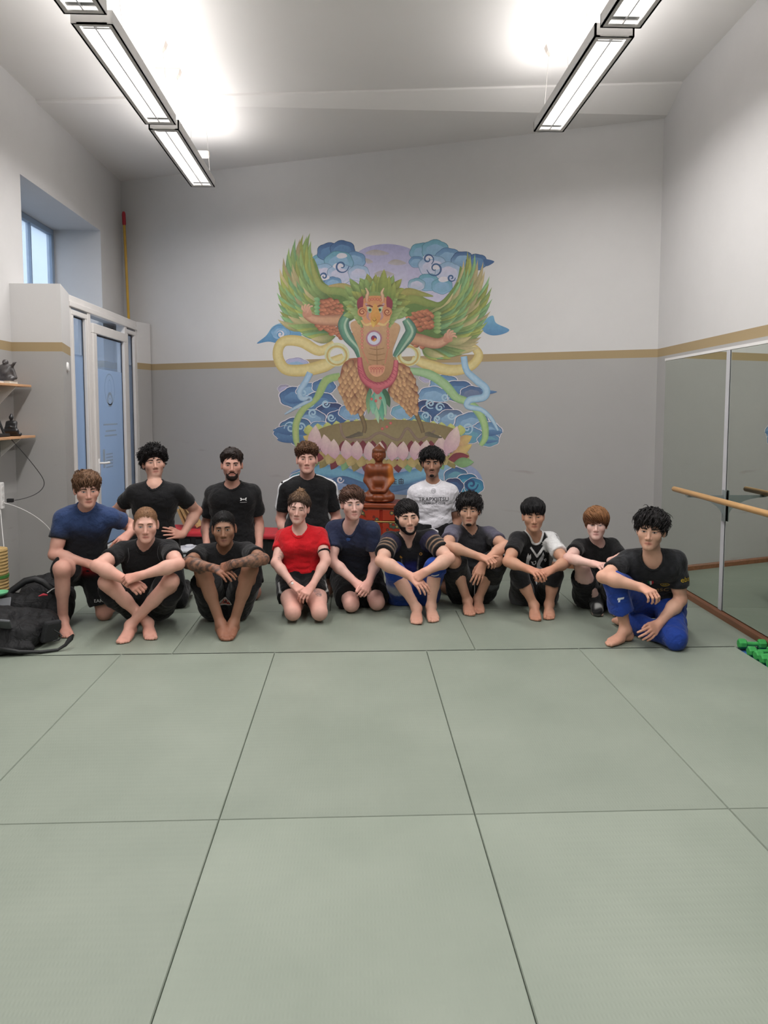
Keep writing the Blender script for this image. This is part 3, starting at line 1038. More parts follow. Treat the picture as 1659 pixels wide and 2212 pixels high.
# ---- lotus throne
cur_part[0] = 'lotus'
for k in range(17):
    x = 668 + k * 20.5
    y = 925 - 17 * math.sin(math.pi * (k + .5) / 17)
    leafs((x, y + 18), (x + rngm.uniform(-3, 3), y - 6), 22, S_(176, 182, 110), S_(190, 196, 124))
disc(836, 940, 158, S_(146, 134, 100), S_(132, 118, 84), 34, 40)
ribbon([(735, 915), (745, 945), (790, 950), (820, 935), (860, 950), (880, 925), (905, 950), (940, 930)], [5, 6, 7, 6, 6, 6, 6, 4], S_(140, 120, 106), S_(132, 114, 100))
LP, LPW = S_(196, 160, 174), S_(214, 198, 186)
low = [(690 + k * 21, 992 + 14 * math.sin(math.pi * (k + .5) / 15), k) for k in range(15)]
for x, y, k in low:
    dx = (x - 838) * .10
    leafs((x, y - 14), (x + dx * 1.6, y + 16), 20, (S_(112, 140, 98), S_(128, 122, 82), MAR)[k % 3], (S_(134, 176, 132), S_(150, 138, 88), MAR * .8)[k % 3])
for x, y, k in low:
    leafs((x + 10, y - 18), (x + 10 + (x - 838) * .12, y + 6), 24, S_(170, 150, 96), S_(186, 170, 120))
for x0, y0, x1, y1, c in ((690, 985, 650, 962, 0), (700, 990, 662, 985, 1), (975, 985, 1020, 960, 0), (968, 992, 1014, 985, 1), (985, 960, 1020, 942, 0), (690, 960, 655, 942, 0), (980, 1000, 1024, 998, 2), (690, 1000, 655, 1000, 2)):
    leafs((x0, y0), (x1, y1), 22, (S_(190, 150, 120), MAR, S_(120, 150, 104))[c], (S_(204, 186, 112), MAR * 1.1, S_(136, 176, 128))[c])
for k in range(14):
    x = 700 + k * 21
    leafs((x, 980), (x, 952 + rngm.uniform(-2, 2)), 20, MAR, MAR * .8)
pet = [(684, 975, 682, 918, 30), (704, 980, 700, 938, 26)] + [(724 + k * 24.5, 988 + 4 * math.sin(math.pi * k / 9), 724 + k * 24.5 + (k - 4.5) * .6, 948 + 6 * math.sin(math.pi * k / 9), 27) for k in range(10)] + [(966, 982, 950, 940, 24), (962, 978, 988, 920, 32)]
for i, (x0, y0, x1, y1, w_) in enumerate(pet):
    leafs((x0, y0 + 4), (x1, y1), w_, LP * (1.0 if i % 2 else .96), LPW, .05 * (1 if i % 2 else -1), LP * .9, sh=.38)

# ---- wings
def wing(name, feathers):
    cur_part[0] = name
    for (b, t, w, bend, kind) in feathers:
        k = rngm.uniform(.82, 1.2)
        c0, c1, e = ((DGR, LGR, S_(84, 112, 62)), (GRN, S_(186, 168, 132), S_(120, 142, 84)), (S_(86, 116, 64), YGR, DGR), (S_(70, 116, 84), S_(140, 176, 128), DGR))[kind]
        leafs(b, t, w, c0 * k * .8, c1 * k * 1.08, bend, e * k * .62, n=8)
def fan(root, tips, w, bend, back):
    out = []
    tt = []
    for p_, q_ in zip(tips[:-1], tips[1:]):
        m_ = (np.array(p_) + np.array(q_)) / 2 * .97 + (np.array(root[0]) + np.array(root[1])) / 2 * .03
        tt += [p_, tuple(m_)]
    tips = tt + [tips[-1]]
    w *= .86
    for i, t in enumerate(tips):
        r_ = np.array(root[0]) * (1 - i / max(1, len(tips) - 1)) + np.array(root[1]) * (i / max(1, len(tips) - 1))
        b = np.array(t) + (r_ - np.array(t)) * back
        out.append((tuple(b), t, w, bend, int(rngm.integers(0, 4))))
    return out
FL = []
FL += fan(((700, 655), (690, 700)), [(670, 503), (655, 506), (638, 515), (624, 535), (612, 556), (604, 580), (600, 606), (598, 632), (600, 655), (604, 672), (600, 690)], 21, -.17, .86)
FL += fan(((715, 650), (695, 695)), [(672, 520), (654, 528), (643, 545), (632, 570), (622, 595), (615, 620), (612, 645), (616, 665), (622, 682)], 19, -.17, .84)
FL += fan(((725, 650), (700, 690)), [(674, 545), (660, 560), (648, 580), (640, 605), (634, 628), (632, 650), (636, 668), (645, 684)], 18, -.17, .84)
FL += fan(((735, 660), (705, 690)), [(682, 585), (668, 600), (655, 620), (650, 640), (650, 658), (655, 672)], 16, -.14, .85)
FL += fan(((722, 700), (735, 725)), [(620, 702), (640, 712), (650, 722), (672, 732)], 20, -.08, .85)
cur_part[0] = 'wing'
blob([(770, 640), (735, 626), (700, 610), (684, 570), (676, 560), (680, 620), (640, 680), (690, 706), (740, 700), (772, 680)], S_(116, 142, 84), S_(84, 110, 62))
wing('wing', FL)
ribbon([(672, 560), (684, 605), (705, 625), (745, 630), (775, 660)], [4, 12, 18, 22, 16], S_(160, 160, 96), S_(120, 148, 90))
ribbon([(710, 618), (745, 618), (780, 640)], [3, 12, 18], S_(182, 158, 112), S_(150, 156, 98))
def mir(x, y): return (1659 - x + 6 + (y - 600) * .0, y + 26 - (x - 600) * .02)
FR = []
FR += fan(((930, 690), (945, 730)), [(1010, 542), (1026, 548), (1044, 565), (1058, 596), (1063, 620), (1064, 645), (1060, 672), (1054, 695), (1046, 712), (1040, 728), (1036, 750)], 21, .17, .88)
FR += fan(((915, 690), (940, 725)), [(1002, 562), (1012, 580), (1024, 600), (1034, 622), (1040, 645), (1042, 665), (1038, 690), (1028, 708), (1020, 726)], 19, .17, .86)
FR += fan(((905, 690), (930, 715)), [(995, 600), (1004, 618), (1012, 640), (1016, 660), (1012, 680), (1004, 700)], 17, .16, .85)
FR += fan(((895, 690), (920, 705)), [(980, 632), (990, 650), (994, 668), (988, 684), (978, 694)], 15, .14, .85)
FR += fan(((920, 740), (900, 745)), [(1020, 750), (1000, 765), (975, 775), (945, 778), (960, 770)], 18, .08, .85)
cur_part[0] = 'wing'
blob([(870, 650), (905, 640), (950, 660), (985, 610), (996, 575), (1010, 640), (1005, 700), (980, 750), (930, 760), (890, 720)], S_(116, 142, 84), S_(84, 110, 62))
wing('wing', FR)
ribbon([(850, 665), (890, 645), (925, 655), (955, 655), (990, 610)], [16, 22, 16, 10, 3], S_(150, 156, 92), S_(110, 136, 76))
ribbon([(852, 650), (880, 630), (915, 636), (936, 640)], [18, 16, 10, 2], S_(170, 156, 96), S_(140, 150, 90))
# brown coverts
cur_part[0] = 'wing_coverts'
TERR, TERL = S_(158, 92, 68), S_(196, 134, 104)
scales([(684, 660), (698, 640), (720, 645), (742, 665), (735, 684), (700, 688), (686, 680)], TERR, TERL, DBR, 12, 20)
scales([(676, 700), (735, 690), (752, 710), (765, 735), (740, 735), (700, 720)], TERR, TERL, DBR, 11, 10)
scales([(880, 690), (905, 676), (935, 672), (945, 690), (945, 712), (920, 720), (892, 706)], TERR, TERL, DBR, 13, 200)
scales([(885, 735), (920, 730), (960, 738), (940, 750), (905, 752)], TERR, TERL, DBR, 11, 190)
for k in range(6):
    leafs((692, 650 + k * 8), (678, 645 + k * 9), 11, S_(96, 150, 112), S_(150, 184, 132))
    leafs((936, 680 + k * 7), (954, 676 + k * 8), 11, S_(112, 146, 88), S_(160, 180, 124))

# ---- legs, tail
cur_part[0] = 'leg'
ribbon([(778, 890), (788, 920), (786, 935)], [10, 9, 8], S_(132, 112, 76), S_(120, 104, 78), S_(90, 78, 60))
ribbon([(895, 885), (908, 915), (914, 935)], [10, 9, 8], S_(132, 112, 76), S_(120, 104, 78), S_(90, 78, 60))
for x, y, sg in ((784, 938, -1), (918, 938, 1)):
    for q in range(4):
        ribbon([(x, y), (x + sg * (10 + q * 6), y - 3 + q * 3), (x + sg * (16 + q * 7), y + 4 + q)], [6, 5, 2], S_(112, 104, 86), S_(84, 78, 70))
SCA, SCB = S_(150, 98, 74), S_(206, 170, 126)
rl = [(748, 780), (775, 775), (785, 810), (800, 840), (796, 870), (784, 893), (768, 890), (745, 870), (734, 840), (737, 800)]
rr = [(838, 845), (850, 815), (855, 785), (878, 790), (895, 815), (902, 850), (903, 885), (892, 896), (875, 880), (855, 862)]
blob(rl, SCA, DBR)
blob(rr, SCA, DBR)
scales(rl, SCA * 1.05, SCB, DBR * 1.2, 15, 95, .2, .72)
scales(rr, SCA * 1.05, SCB, DBR * 1.2, 14, 75, .2, .72)
cur_part[0] = 'tail_feathers'
for b, t, c0, c1 in (((800, 836), (796, 895), S_(70, 120, 96), S_(150, 176, 128)), ((828, 836), (842, 880), S_(50, 96, 72), S_(80, 120, 90)), ((812, 838), (806, 880), S_(196, 150, 140), S_(206, 170, 150)), ((820, 840), (834, 900), S_(90, 170, 150), S_(176, 200, 164)), ((808, 845), (818, 915), S_(90, 170, 150), S_(180, 204, 170)), ((816, 850), (828, 910), S_(70, 150, 130), S_(120, 180, 150)), ((806, 850), (806, 896), S_(84, 160, 140), S_(150, 196, 168)), ((816, 838), (818, 886), S_(104, 172, 150), S_(200, 170, 150))):
    leafs(b, t, 15, c0, c1, 0, c0 * .8)
for x, y in ((803, 862), (812, 866), (822, 860), (826, 926), (836, 922), (844, 914)):
    disc(x, y, 3.2, S_(206, 120, 112), S_(176, 80, 80), n=12)

# ---- arms, torso
cur_part[0] = 'arm'
ribbon([(660, 678), (680, 690), (720, 692), (752, 690)], [16, 20, 24, 28], S_(198, 156, 132), S_(186, 146, 114), S_(150, 104, 84))
ribbon([(876, 728), (910, 735), (945, 742), (970, 730)], [26, 26, 22, 16], S_(186, 146, 114), S_(198, 158, 134), S_(150, 104, 84))
for (hx, hy, ang0) in ((664, 676, 200), (968, 730, -10)):
    blob([(hx - 9, hy + 8), (hx - 8, hy - 8), (hx + 2, hy - 12), (hx + 9, hy - 4), (hx + 8, hy + 8)], S_(196, 150, 128), S_(178, 130, 108))
    for q in range(4):
        a = math.radians(ang0 + 20 + q * 24) if ang0 > 90 else math.radians(ang0 - 10 - q * 24)
        ribbon([(hx, hy), (hx + 14 * math.cos(a), hy + 14 * math.sin(a)), (hx + 19 * math.cos(a + .3), hy + 19 * math.sin(a + .3))], [6, 5, 3], S_(196, 150, 128), S_(206, 166, 142), n=2)
cur_part[0] = 'torso'
for pth in (((752, 678), (742, 700), (750, 725), (770, 750), (776, 772)), ((876, 690), (888, 715), (870, 745), (852, 770))):
    ribbon(pth, [16, 24, 24, 18, 8], S_(112, 156, 132), S_(84, 130, 112), S_(70, 104, 96))
    ribbon([(x + 3, y + 2) for x, y in pth], [3, 5, 6, 4, 2], S_(170, 190, 168), S_(150, 176, 156))
blob([(758, 698), (785, 690), (812, 694), (842, 694), (864, 704), (858, 730), (848, 760), (853, 790), (850, 815), (832, 828), (806, 828), (786, 812), (780, 785), (776, 755), (764, 725)], TAN, TAND)
for y, w_ in ((752, 16), (764, 18), (776, 18), (788, 16)):
    ribbon([(814 - w_, y), (814, y + 3), (814 + w_, y)], [1.2, 2.4, 1.2], TAND * .85, TAND * .85)
ribbon([(814, 745), (815, 795)], [1.5, 2], TAND * .85, TAND * .85)
for x0, x1 in ((782, 796), (838, 832)):
    for k in range(8):
        y = 702 + k * 7
        disc(x0 + (k % 2) * .8, y, 3.2, S_(206, 150, 130), S_(178, 104, 92), n=10)
    ribbon([(x0, 755), (x1, 785)], [2.6, 2.6], S_(190, 128, 104), S_(190, 128, 104), n=1)
annulus(808, 731, 14, 17.5, S_(166, 116, 130))
disc(808, 731, 14, S_(206, 204, 210), S_(188, 190, 206))
disc(808, 731, 6.5, S_(70, 66, 130), S_(96, 60, 112))
blob([(803, 733), (808, 738), (814, 733), (809, 730)], S_(196, 140, 76), S_(206, 160, 80))
blob([(803, 731), (806, 726), (809, 731), (806, 735)], S_(150, 40, 60), S_(150, 40, 60))
cur_part[0] = 'sash'
ribbon([(777, 772), (780, 800), (790, 822), (812, 834), (838, 828), (852, 808), (856, 778)], [9, 14, 16, 17, 16, 14, 9], S_(186, 96, 108), S_(196, 112, 120), S_(146, 60, 78))
for k in range(16):
    q = k / 15
    a = math.radians(170 - 160 * q)
    x, y = 816 + 40 * math.cos(a), 786 + 42 * math.sin(a)
    ribbon([(x - 4, y - 3), (x + 4, y + 3)], [1, 2.2, 1], S_(150, 62, 80), S_(150, 62, 80), n=1)
blob([(802, 836), (820, 840), (832, 834), (816, 852)], S_(190, 110, 112), S_(170, 90, 96))
blob([(798, 790), (830, 790), (828, 806), (814, 814), (800, 806)], S_(196, 138, 112), S_(206, 156, 126))
for k in range(5):
    annulus(802 + k * 6, 796, 1.6, 3.0, S_(180, 96, 86), 1, 10)
    ribbon([(802 + k * 6, 800), (802 + k * 6, 810 - abs(k - 2) * 2)], [2.2, 2.2], S_(180, 100, 92), S_(206, 150, 130), n=1)

# ---- mane and face
cur_part[0] = 'mane'
cx, cy = 812, 668
for ring_, (n_, r0, r1, w_) in enumerate(((17, 34, 84, 19), (19, 30, 70, 17), (19, 26, 56, 15))):
    for k in range(n_):
        a = math.radians(168 + 204 * (k + (ring_ % 2) * .5) / (n_ - 1))
        rr_ = r1 * (1.0 + .10 * rngm.uniform(-1, 1)) * (.84 if abs(math.cos(a)) > .8 else 1)
        p0 = (cx + r0 * math.cos(a), cy + r0 * .95 * math.sin(a))
        p1 = (cx + rr_ * math.cos(a), cy + rr_ * .92 * math.sin(a))
        c0, c1 = ((DGR, YGR), (GRN, LGR), (S_(70, 104, 62), S_(150, 172, 108)))[int(rngm.integers(0, 3))]
        leafs(p0, p1, w_, c0 * .8, c1 * 1.08, rngm.uniform(-.08, .08), c0 * .5)
for dx, w_, h_ in ((-20, 14, 46), (20, 14, 46), (-10, 16, 60), (10, 16, 60), (0, 22, 74)):
    leafs((826 + dx, 655), (830 + dx * 1.15, 655 - h_), w_, GRN, YGR, -.02 * np.sign(dx))
for k in range(5):
    for sg in (-1, 1):
        x0 = 812 + sg * 28
        leafs((x0, 678 + k * 6), (812 + sg * (62 - k * 7), 664 + k * 10), 12, S_(110, 136, 78), S_(168, 182, 126), .05 * sg)
cur_part[0] = 'face'
FACE = S_(196, 140, 96)
disc(810, 642, 20, S_(150, 150, 92), S_(128, 150, 92), 12)
blob([(784, 650), (796, 640), (826, 640), (842, 650), (846, 664), (842, 690), (830, 702), (808, 706), (790, 700), (782, 680)], FACE, S_(206, 152, 112))
for sg in (-1, 1):
    blob([(810 + sg * 26, 640), (810 + sg * 38, 650), (810 + sg * 36, 668), (810 + sg * 26, 664)], S_(150, 66, 82), S_(130, 54, 72))
    ribbon([(810 + sg * 16, 652), (810 + sg * 17, 640), (810 + sg * 15, 632), (810 + sg * 20, 622)], [9, 8, 6, 2], S_(196, 156, 128), S_(214, 190, 160), S_(160, 112, 92))
    disc(810 + sg * 27, 674, 10.5, S_(210, 166, 128), S_(190, 128, 92))
    swirl(810 + sg * 27, 674, 8, S_(150, 84, 62), 1.5, 3, 0, sg)
    ribbon([(810 + sg * 20, 655), (810 + sg * 13, 668), (810 + sg * 16, 684), (810 + sg * 10, 692)], [5, 6, 5, 2], S_(186, 150, 150), S_(176, 136, 132))
    blob([(810 + sg * 5, 669), (810 + sg * 12, 663), (810 + sg * 17, 665), (810 + sg * 13, 675), (810 + sg * 8, 675)], S_(176, 196, 160), S_(160, 180, 150))
    disc(810 + sg * 10.5, 669.5, 3.2, S_(40, 52, 50), S_(52, 70, 60), n=12)
    ribbon([(810 + sg * 3, 664), (810 + sg * 11, 660), (810 + sg * 19, 660)], [2, 3.4, 1.2], S_(120, 66, 52), S_(120, 66, 52), n=2)
    ribbon([(810 + sg * 6, 698), (810 + sg * 20, 702), (810 + sg * 30, 692)], [6, 6, 3], S_(210, 184, 132), S_(206, 172, 120))
for k in range(5):
    disc(798 + k * 6, 648 - 2 * math.sin(math.pi * k / 4), 3.4, S_(210, 150, 116), S_(176, 96, 72), n=12)
blob([(810, 656), (818, 668), (822, 688), (815, 700), (807, 704), (801, 694), (803, 672)], S_(206, 160, 92), S_(196, 136, 70))
leafs((810, 684), (806, 708), 12, S_(196, 150, 70), S_(214, 184, 104))
ribbon([(805, 690), (809, 694), (814, 690)], [1, 1.6, 1], S_(140, 84, 50), S_(140, 84, 50), n=2)

# ---- lay the paint on the wall: later strokes over earlier ones
boxes_ = np.zeros((len(PAINT), 4))
lev = np.zeros(len(PAINT), int)
for i, (pn, vs, fs, cs) in enumerate(PAINT):
    A = np.array(vs)
    boxes_[i] = (*A.min(0), *A.max(0))
    if i:
        b = boxes_[i]
        hit = (boxes_[:i, 0] < b[2]) & (boxes_[:i, 2] > b[0]) & (boxes_[:i, 1] < b[3]) & (boxes_[:i, 3] > b[1])
        lev[i] = lev[:i][hit].max() + 1 if hit.any() else 0
mural = empty('wall_mural', tuple(wallpt(*sheet(830, 1060), 0.0)), 'large wall painting of a green-winged bird guardian standing on a lotus', 'mural')
stack = {}
for i, (pn, vs, fs, cs) in enumerate(PAINT):
    cs = [(np.clip(c, 0, 1) ** 1.10) * 1.10 * .94 + np.array(srgb(214, 208, 200)) * .06 for c in cs]      # chalky, faded wall paint
    off = .0012 + lev[i] * .000025
    key = pn if pn not in ('wing', 'wing_coverts', 'arm', 'leg') else pn + ('_a' if np.mean([v[0] for v in vs]) < 820 else '_b')
    mb = stack.setdefault(key, MB())
    mb.add([tuple(wallpt(*sheet(*v), off)) for v in vs], fs, [tuple(np.clip(c, 0, 1)) for c in cs])
for key, mb in stack.items():
    nm = key[:-2] if key[-2:] in ('_a', '_b') else key
    me = mb.mesh(nm, True)
    bm = bmesh.new()
    bm.from_mesh(me)
    bmesh.ops.triangulate(bm, faces=[f_ for f_ in bm.faces if len(f_.verts) > 4])
    bm.to_mesh(me)
    bm.free()
    o = link(nm, me, M_PAINT, mural)
    o['kind'] = 'stuff'
# ================================================================== smooth solid modelling (distance fields on a grid)
f32 = np.float32
def V3(*a): return np.array(a, dtype=np.float64)
def nrm(v):
    v = np.asarray(v, float)
    return v / (np.linalg.norm(v) + 1e-12)
def smin(a, b, k):
    h = np.maximum(k - np.abs(a - b), 0) / k
    return np.minimum(a, b) - h * h * k * 0.25

class Grid:
    def __init__(s, lo, hi, h):
        s.h = h
        s.lo = np.asarray(lo, float)
        s.n = np.maximum(4, np.ceil((np.asarray(hi, float) - s.lo) / h).astype(int) + 1)
        s.ax = [(s.lo[i] + h * np.arange(s.n[i])).astype(f32) for i in range(3)]
    def full(s): return np.full(tuple(s.n), 0.5, f32)
    def sub(s, lo, hi):
        a = np.clip(np.floor((np.asarray(lo) - s.lo) / s.h).astype(int), 0, s.n)
        b = np.clip(np.ceil((np.asarray(hi) - s.lo) / s.h).astype(int) + 1, 0, s.n)
        if np.any(b - a <= 0): return None
        return tuple(slice(int(a[i]), int(b[i])) for i in range(3))
    def xyz(s, sl):
        return (s.ax[0][sl[0]][:, None, None], s.ax[1][sl[1]][None, :, None], s.ax[2][sl[2]][None, None, :])

# a primitive: ('c', a, b, ra, rb) tapered capsule | ('e', c, radii, R) ellipsoid with axes as columns of R
def cap(a, b, ra, rb=None): return ('c', np.asarray(a, float), np.asarray(b, float), ra, ra if rb is None else rb)
def ball(a, r): return ('c', np.asarray(a, float), np.asarray(a, float), r, r)
def ell(c, r, R=None): return ('e', np.asarray(c, float), np.asarray(r, float), np.eye(3) if R is None else np.asarray(R, float))

def pbox(p, m):
    if p[0] == 'c':
        r = max(p[3], p[4]) + m
        return np.minimum(p[1], p[2]) - r, np.maximum(p[1], p[2]) + r
    e = np.abs(p[3]) @ p[2] + m
    return p[1] - e, p[1] + e

def pdist(p, X, Y, Z, t=0.0):
    if p[0] == 'c':
        a, b = p[1], p[2]
        ba = b - a
        L2 = float(ba @ ba)
        x, y, z = X - f32(a[0]), Y - f32(a[1]), Z - f32(a[2])
        if L2 < 1e-10:
            return np.sqrt(x * x + y * y + z * z) - f32(p[3] + t)
        q = np.clip((x * f32(ba[0]) + y * f32(ba[1]) + z * f32(ba[2])) * f32(1 / L2), 0, 1)
        dx, dy, dz = x - q * f32(ba[0]), y - q * f32(ba[1]), z - q * f32(ba[2])
        return np.sqrt(dx * dx + dy * dy + dz * dz) - (f32(p[3] + t) + q * f32(p[4] - p[3]))
    c, r, R = p[1], p[2] + t, p[3]
    x, y, z = X - f32(c[0]), Y - f32(c[1]), Z - f32(c[2])
    l = [x * f32(R[0, i]) + y * f32(R[1, i]) + z * f32(R[2, i]) for i in range(3)]
    k0 = np.sqrt((l[0] / f32(r[0])) ** 2 + (l[1] / f32(r[1])) ** 2 + (l[2] / f32(r[2])) ** 2)
    k1 = np.sqrt((l[0] / f32(r[0] ** 2)) ** 2 + (l[1] / f32(r[1] ** 2)) ** 2 + (l[2] / f32(r[2] ** 2)) ** 2)
    return k0 * (k0 - 1) / np.maximum(k1, 1e-6)

def splat(g, D, p, k, t=0.0, sub=False):
    lo, hi = pbox(p, k + t + 2.5 * g.h + .012)
    sl = g.sub(lo, hi)
    if sl is None: return
    d = pdist(p, *g.xyz(sl), t)
    if sub:
        D[sl] = -smin(-D[sl], d, f32(k))
    else:
        D[sl] = smin(D[sl], d, f32(k))

def field(g, groups, t=0.0):
    """groups: list of (prims [(prim, k[, 'sub'])], joint, kjoint, sigma)"""
    D = g.full()
    for prims, joint, kj, sig in groups:
        los, his = zip(*[pbox(p[0], p[1] + .05 + t) for p in prims])
        sl = g.sub(np.min(los, 0), np.max(his, 0))
        if sl is None: continue
        G = Grid.__new__(Grid)
        G.h = g.h
        G.ax = [g.ax[i][sl[i]] for i in range(3)]
        G.lo = np.array([a[0] for a in G.ax], float)
        G.n = np.array([len(a) for a in G.ax])
        Dg = G.full()
        for p in prims:
            splat(G, Dg, p[0], p[1], t, len(p) > 2)
        if joint is None:
            D[sl] = np.minimum(D[sl], Dg)
        else:
            X, Y, Z = g.xyz(sl)
            r2 = (X - f32(joint[0])) ** 2 + (Y - f32(joint[1])) ** 2 + (Z - f32(joint[2])) ** 2
            kk = f32(kj) * np.exp(-r2 / f32(2 * sig * sig)) + f32(.0015)
            D[sl] = smin(D[sl], Dg, kk)
    return D

_E = [(0, 1), (2, 3), (4, 5), (6, 7), (0, 2), (1, 3), (4, 6), (5, 7), (0, 4), (1, 5), (2, 6), (3, 7)]
def nets(g, D):
    """surface nets: verts (n,3), quads (m,4)"""
    S = D < 0
    n0, n1, n2 = S.shape
    cnt = np.zeros((n0 - 1, n1 - 1, n2 - 1), np.uint8)
    for i in (0, 1):
        for j in (0, 1):
            for k in (0, 1):
                cnt += S[i:n0 - 1 + i, j:n1 - 1 + j, k:n2 - 1 + k]
    act = (cnt > 0) & (cnt < 8)
    I = np.argwhere(act)
    if len(I) == 0: return np.zeros((0, 3)), np.zeros((0, 4), int)
    idx = np.full(act.shape, -1, np.int32)
    idx[act] = np.arange(len(I), dtype=np.int32)
    cor = np.array([(c >> 2 & 1, c >> 1 & 1, c & 1) for c in range(8)])
    val = np.stack([D[I[:, 0] + c[0], I[:, 1] + c[1], I[:, 2] + c[2]] for c in cor], 1)
    acc = np.zeros((len(I), 3))
    m = np.zeros(len(I))
    for a, b in _E:
        va, vb = val[:, a], val[:, b]
        cr = (va < 0) != (vb < 0)
        t = np.where(cr, va / np.where(cr, va - vb, 1), 0)
        pos = cor[a] + t[:, None] * (cor[b] - cor[a])
        acc += pos * cr[:, None]
        m += cr
    V = g.lo + (I + acc / m[:, None]) * g.h
    Q = []
    for ax in range(3):
        A = np.take(S, range(S.shape[ax] - 1), ax)
        B = np.take(S, range(1, S.shape[ax]), ax)
        o = [a for a in range(3) if a != ax]
        ch = np.argwhere(A != B)
        ok = np.all([(ch[:, a] > 0) & (ch[:, a] < S.shape[a] - 1) for a in o], 0)
        ch = ch[ok]
        fl = A[ch[:, 0], ch[:, 1], ch[:, 2]]
        def cell(da, db):
            c = ch.copy()
            c[:, o[0]] += da
            c[:, o[1]] += db
            return idx[c[:, 0], c[:, 1], c[:, 2]]
        q = np.stack([cell(-1, -1), cell(0, -1), cell(0, 0), cell(-1, 0)], 1)
        if ax == 1: fl = ~fl
        q[~fl] = q[~fl][:, ::-1]
        Q.append(q)
    return V, np.concatenate(Q)

def gradn(V, Q):
    """vertex normals"""
    n = np.cross(V[Q[:, 2]] - V[Q[:, 0]], V[Q[:, 3]] - V[Q[:, 1]])
    N = np.zeros_like(V)
    for c in range(4):
        np.add.at(N, Q[:, c], n)
    return N / (np.linalg.norm(N, axis=1, keepdims=True) + 1e-12)

def compact(V, Q, keep):
    Q = Q[keep]
    u, inv = np.unique(Q, return_inverse=True)
    return V[u], inv.reshape(-1, 4)

def relax(V, Q, it=1, lam=.5):
    for _ in range(it):
        S_ = np.zeros_like(V)
        c = np.zeros(len(V))
        for a in range(4):
            np.add.at(S_, Q[:, a], V[Q[:, (a + 1) % 4]])
            np.add.at(S_, Q[:, a], V[Q[:, (a + 3) % 4]])
            np.add.at(c, Q[:, a], 2)
        V = V + lam * (S_ / np.maximum(c, 1)[:, None] - V)
    return V

def qmesh(name, V, Q, cols=None, smooth=True):
    me = bpy.data.meshes.new(name)
    me.vertices.add(len(V))
    me.vertices.foreach_set('co', np.asarray(V, f32).ravel())
    k = Q.shape[1]
    me.loops.add(Q.size)
    me.loops.foreach_set('vertex_index', Q.astype(np.int32).ravel())
    me.polygons.add(len(Q))
    me.polygons.foreach_set('loop_start', np.arange(0, Q.size, k, dtype=np.int32))
    me.polygons.foreach_set('loop_total', np.full(len(Q), k, np.int32))
    if smooth:
        me.polygons.foreach_set('use_smooth', np.ones(len(Q), bool))
    me.update(calc_edges=True)
    if cols is not None:
        at = me.color_attributes.new('Col', 'FLOAT_COLOR', 'POINT')
        at.data.foreach_set('color', np.c_[np.clip(cols, 0, 1), np.ones(len(V))].astype(f32).ravel())
    return me

def wob(P, f, seed=0):
    """cheap smooth noise in [-1,1] at points P (...,3)"""
    r = np.random.default_rng(seed)
    a = r.normal(size=(3, 3)) * f
    b = r.normal(size=(3, 3)) * f
    ph = r.uniform(0, 6.28, 6)
    u = P @ a.T
    w = P @ b.T
    return (np.sin(u[..., 0] + ph[0] + 1.3 * np.sin(w[..., 1] + ph[1])) + np.sin(u[..., 1] + ph[2] + 1.3 * np.sin(w[..., 2] + ph[3]))
            + np.sin(u[..., 2] + ph[4] + 1.3 * np.sin(w[..., 0] + ph[5]))) / 3

def blobmesh(name, prims, h, col=None, parent=None, m=None, wr=0.0, wf=30.0, cuts=(), zmin=None, rel=1, colf=None):
    """one closed organic mesh out of blended primitives [(prim,k)...]"""
    los, his = zip(*[pbox(p[0], p[1] + 3 * h + .01) for p in prims])
    g = Grid(np.min(los, 0), np.max(his, 0), h)
    D = g.full()
    for p in prims:
        splat(g, D, p[0], p[1], 0.0, len(p) > 2)
    X, Y, Z = g.xyz((slice(None),) * 3)
    for (pt, nn) in cuts:
        D = np.maximum(D, (X - f32(pt[0])) * f32(nn[0]) + (Y - f32(pt[1])) * f32(nn[1]) + (Z - f32(pt[2])) * f32(nn[2]))
    if zmin is not None:
        D = np.maximum(D, f32(zmin) - Z)
    if wr:
        B = np.argwhere(np.abs(D) < .04)
        P = g.lo + B * g.h
        D[B[:, 0], B[:, 1], B[:, 2]] += (wr * wob(P, wf, 3)).astype(f32)
    V, Q = nets(g, D)
    V = relax(V, Q, rel)
    cols = None
    if colf is not None:
        cols = colf(V, gradn(V, Q))
    elif col is not None:
        cols = np.tile(np.array(col), (len(V), 1))
    return link(name, qmesh(name, V, Q, cols), m, parent)
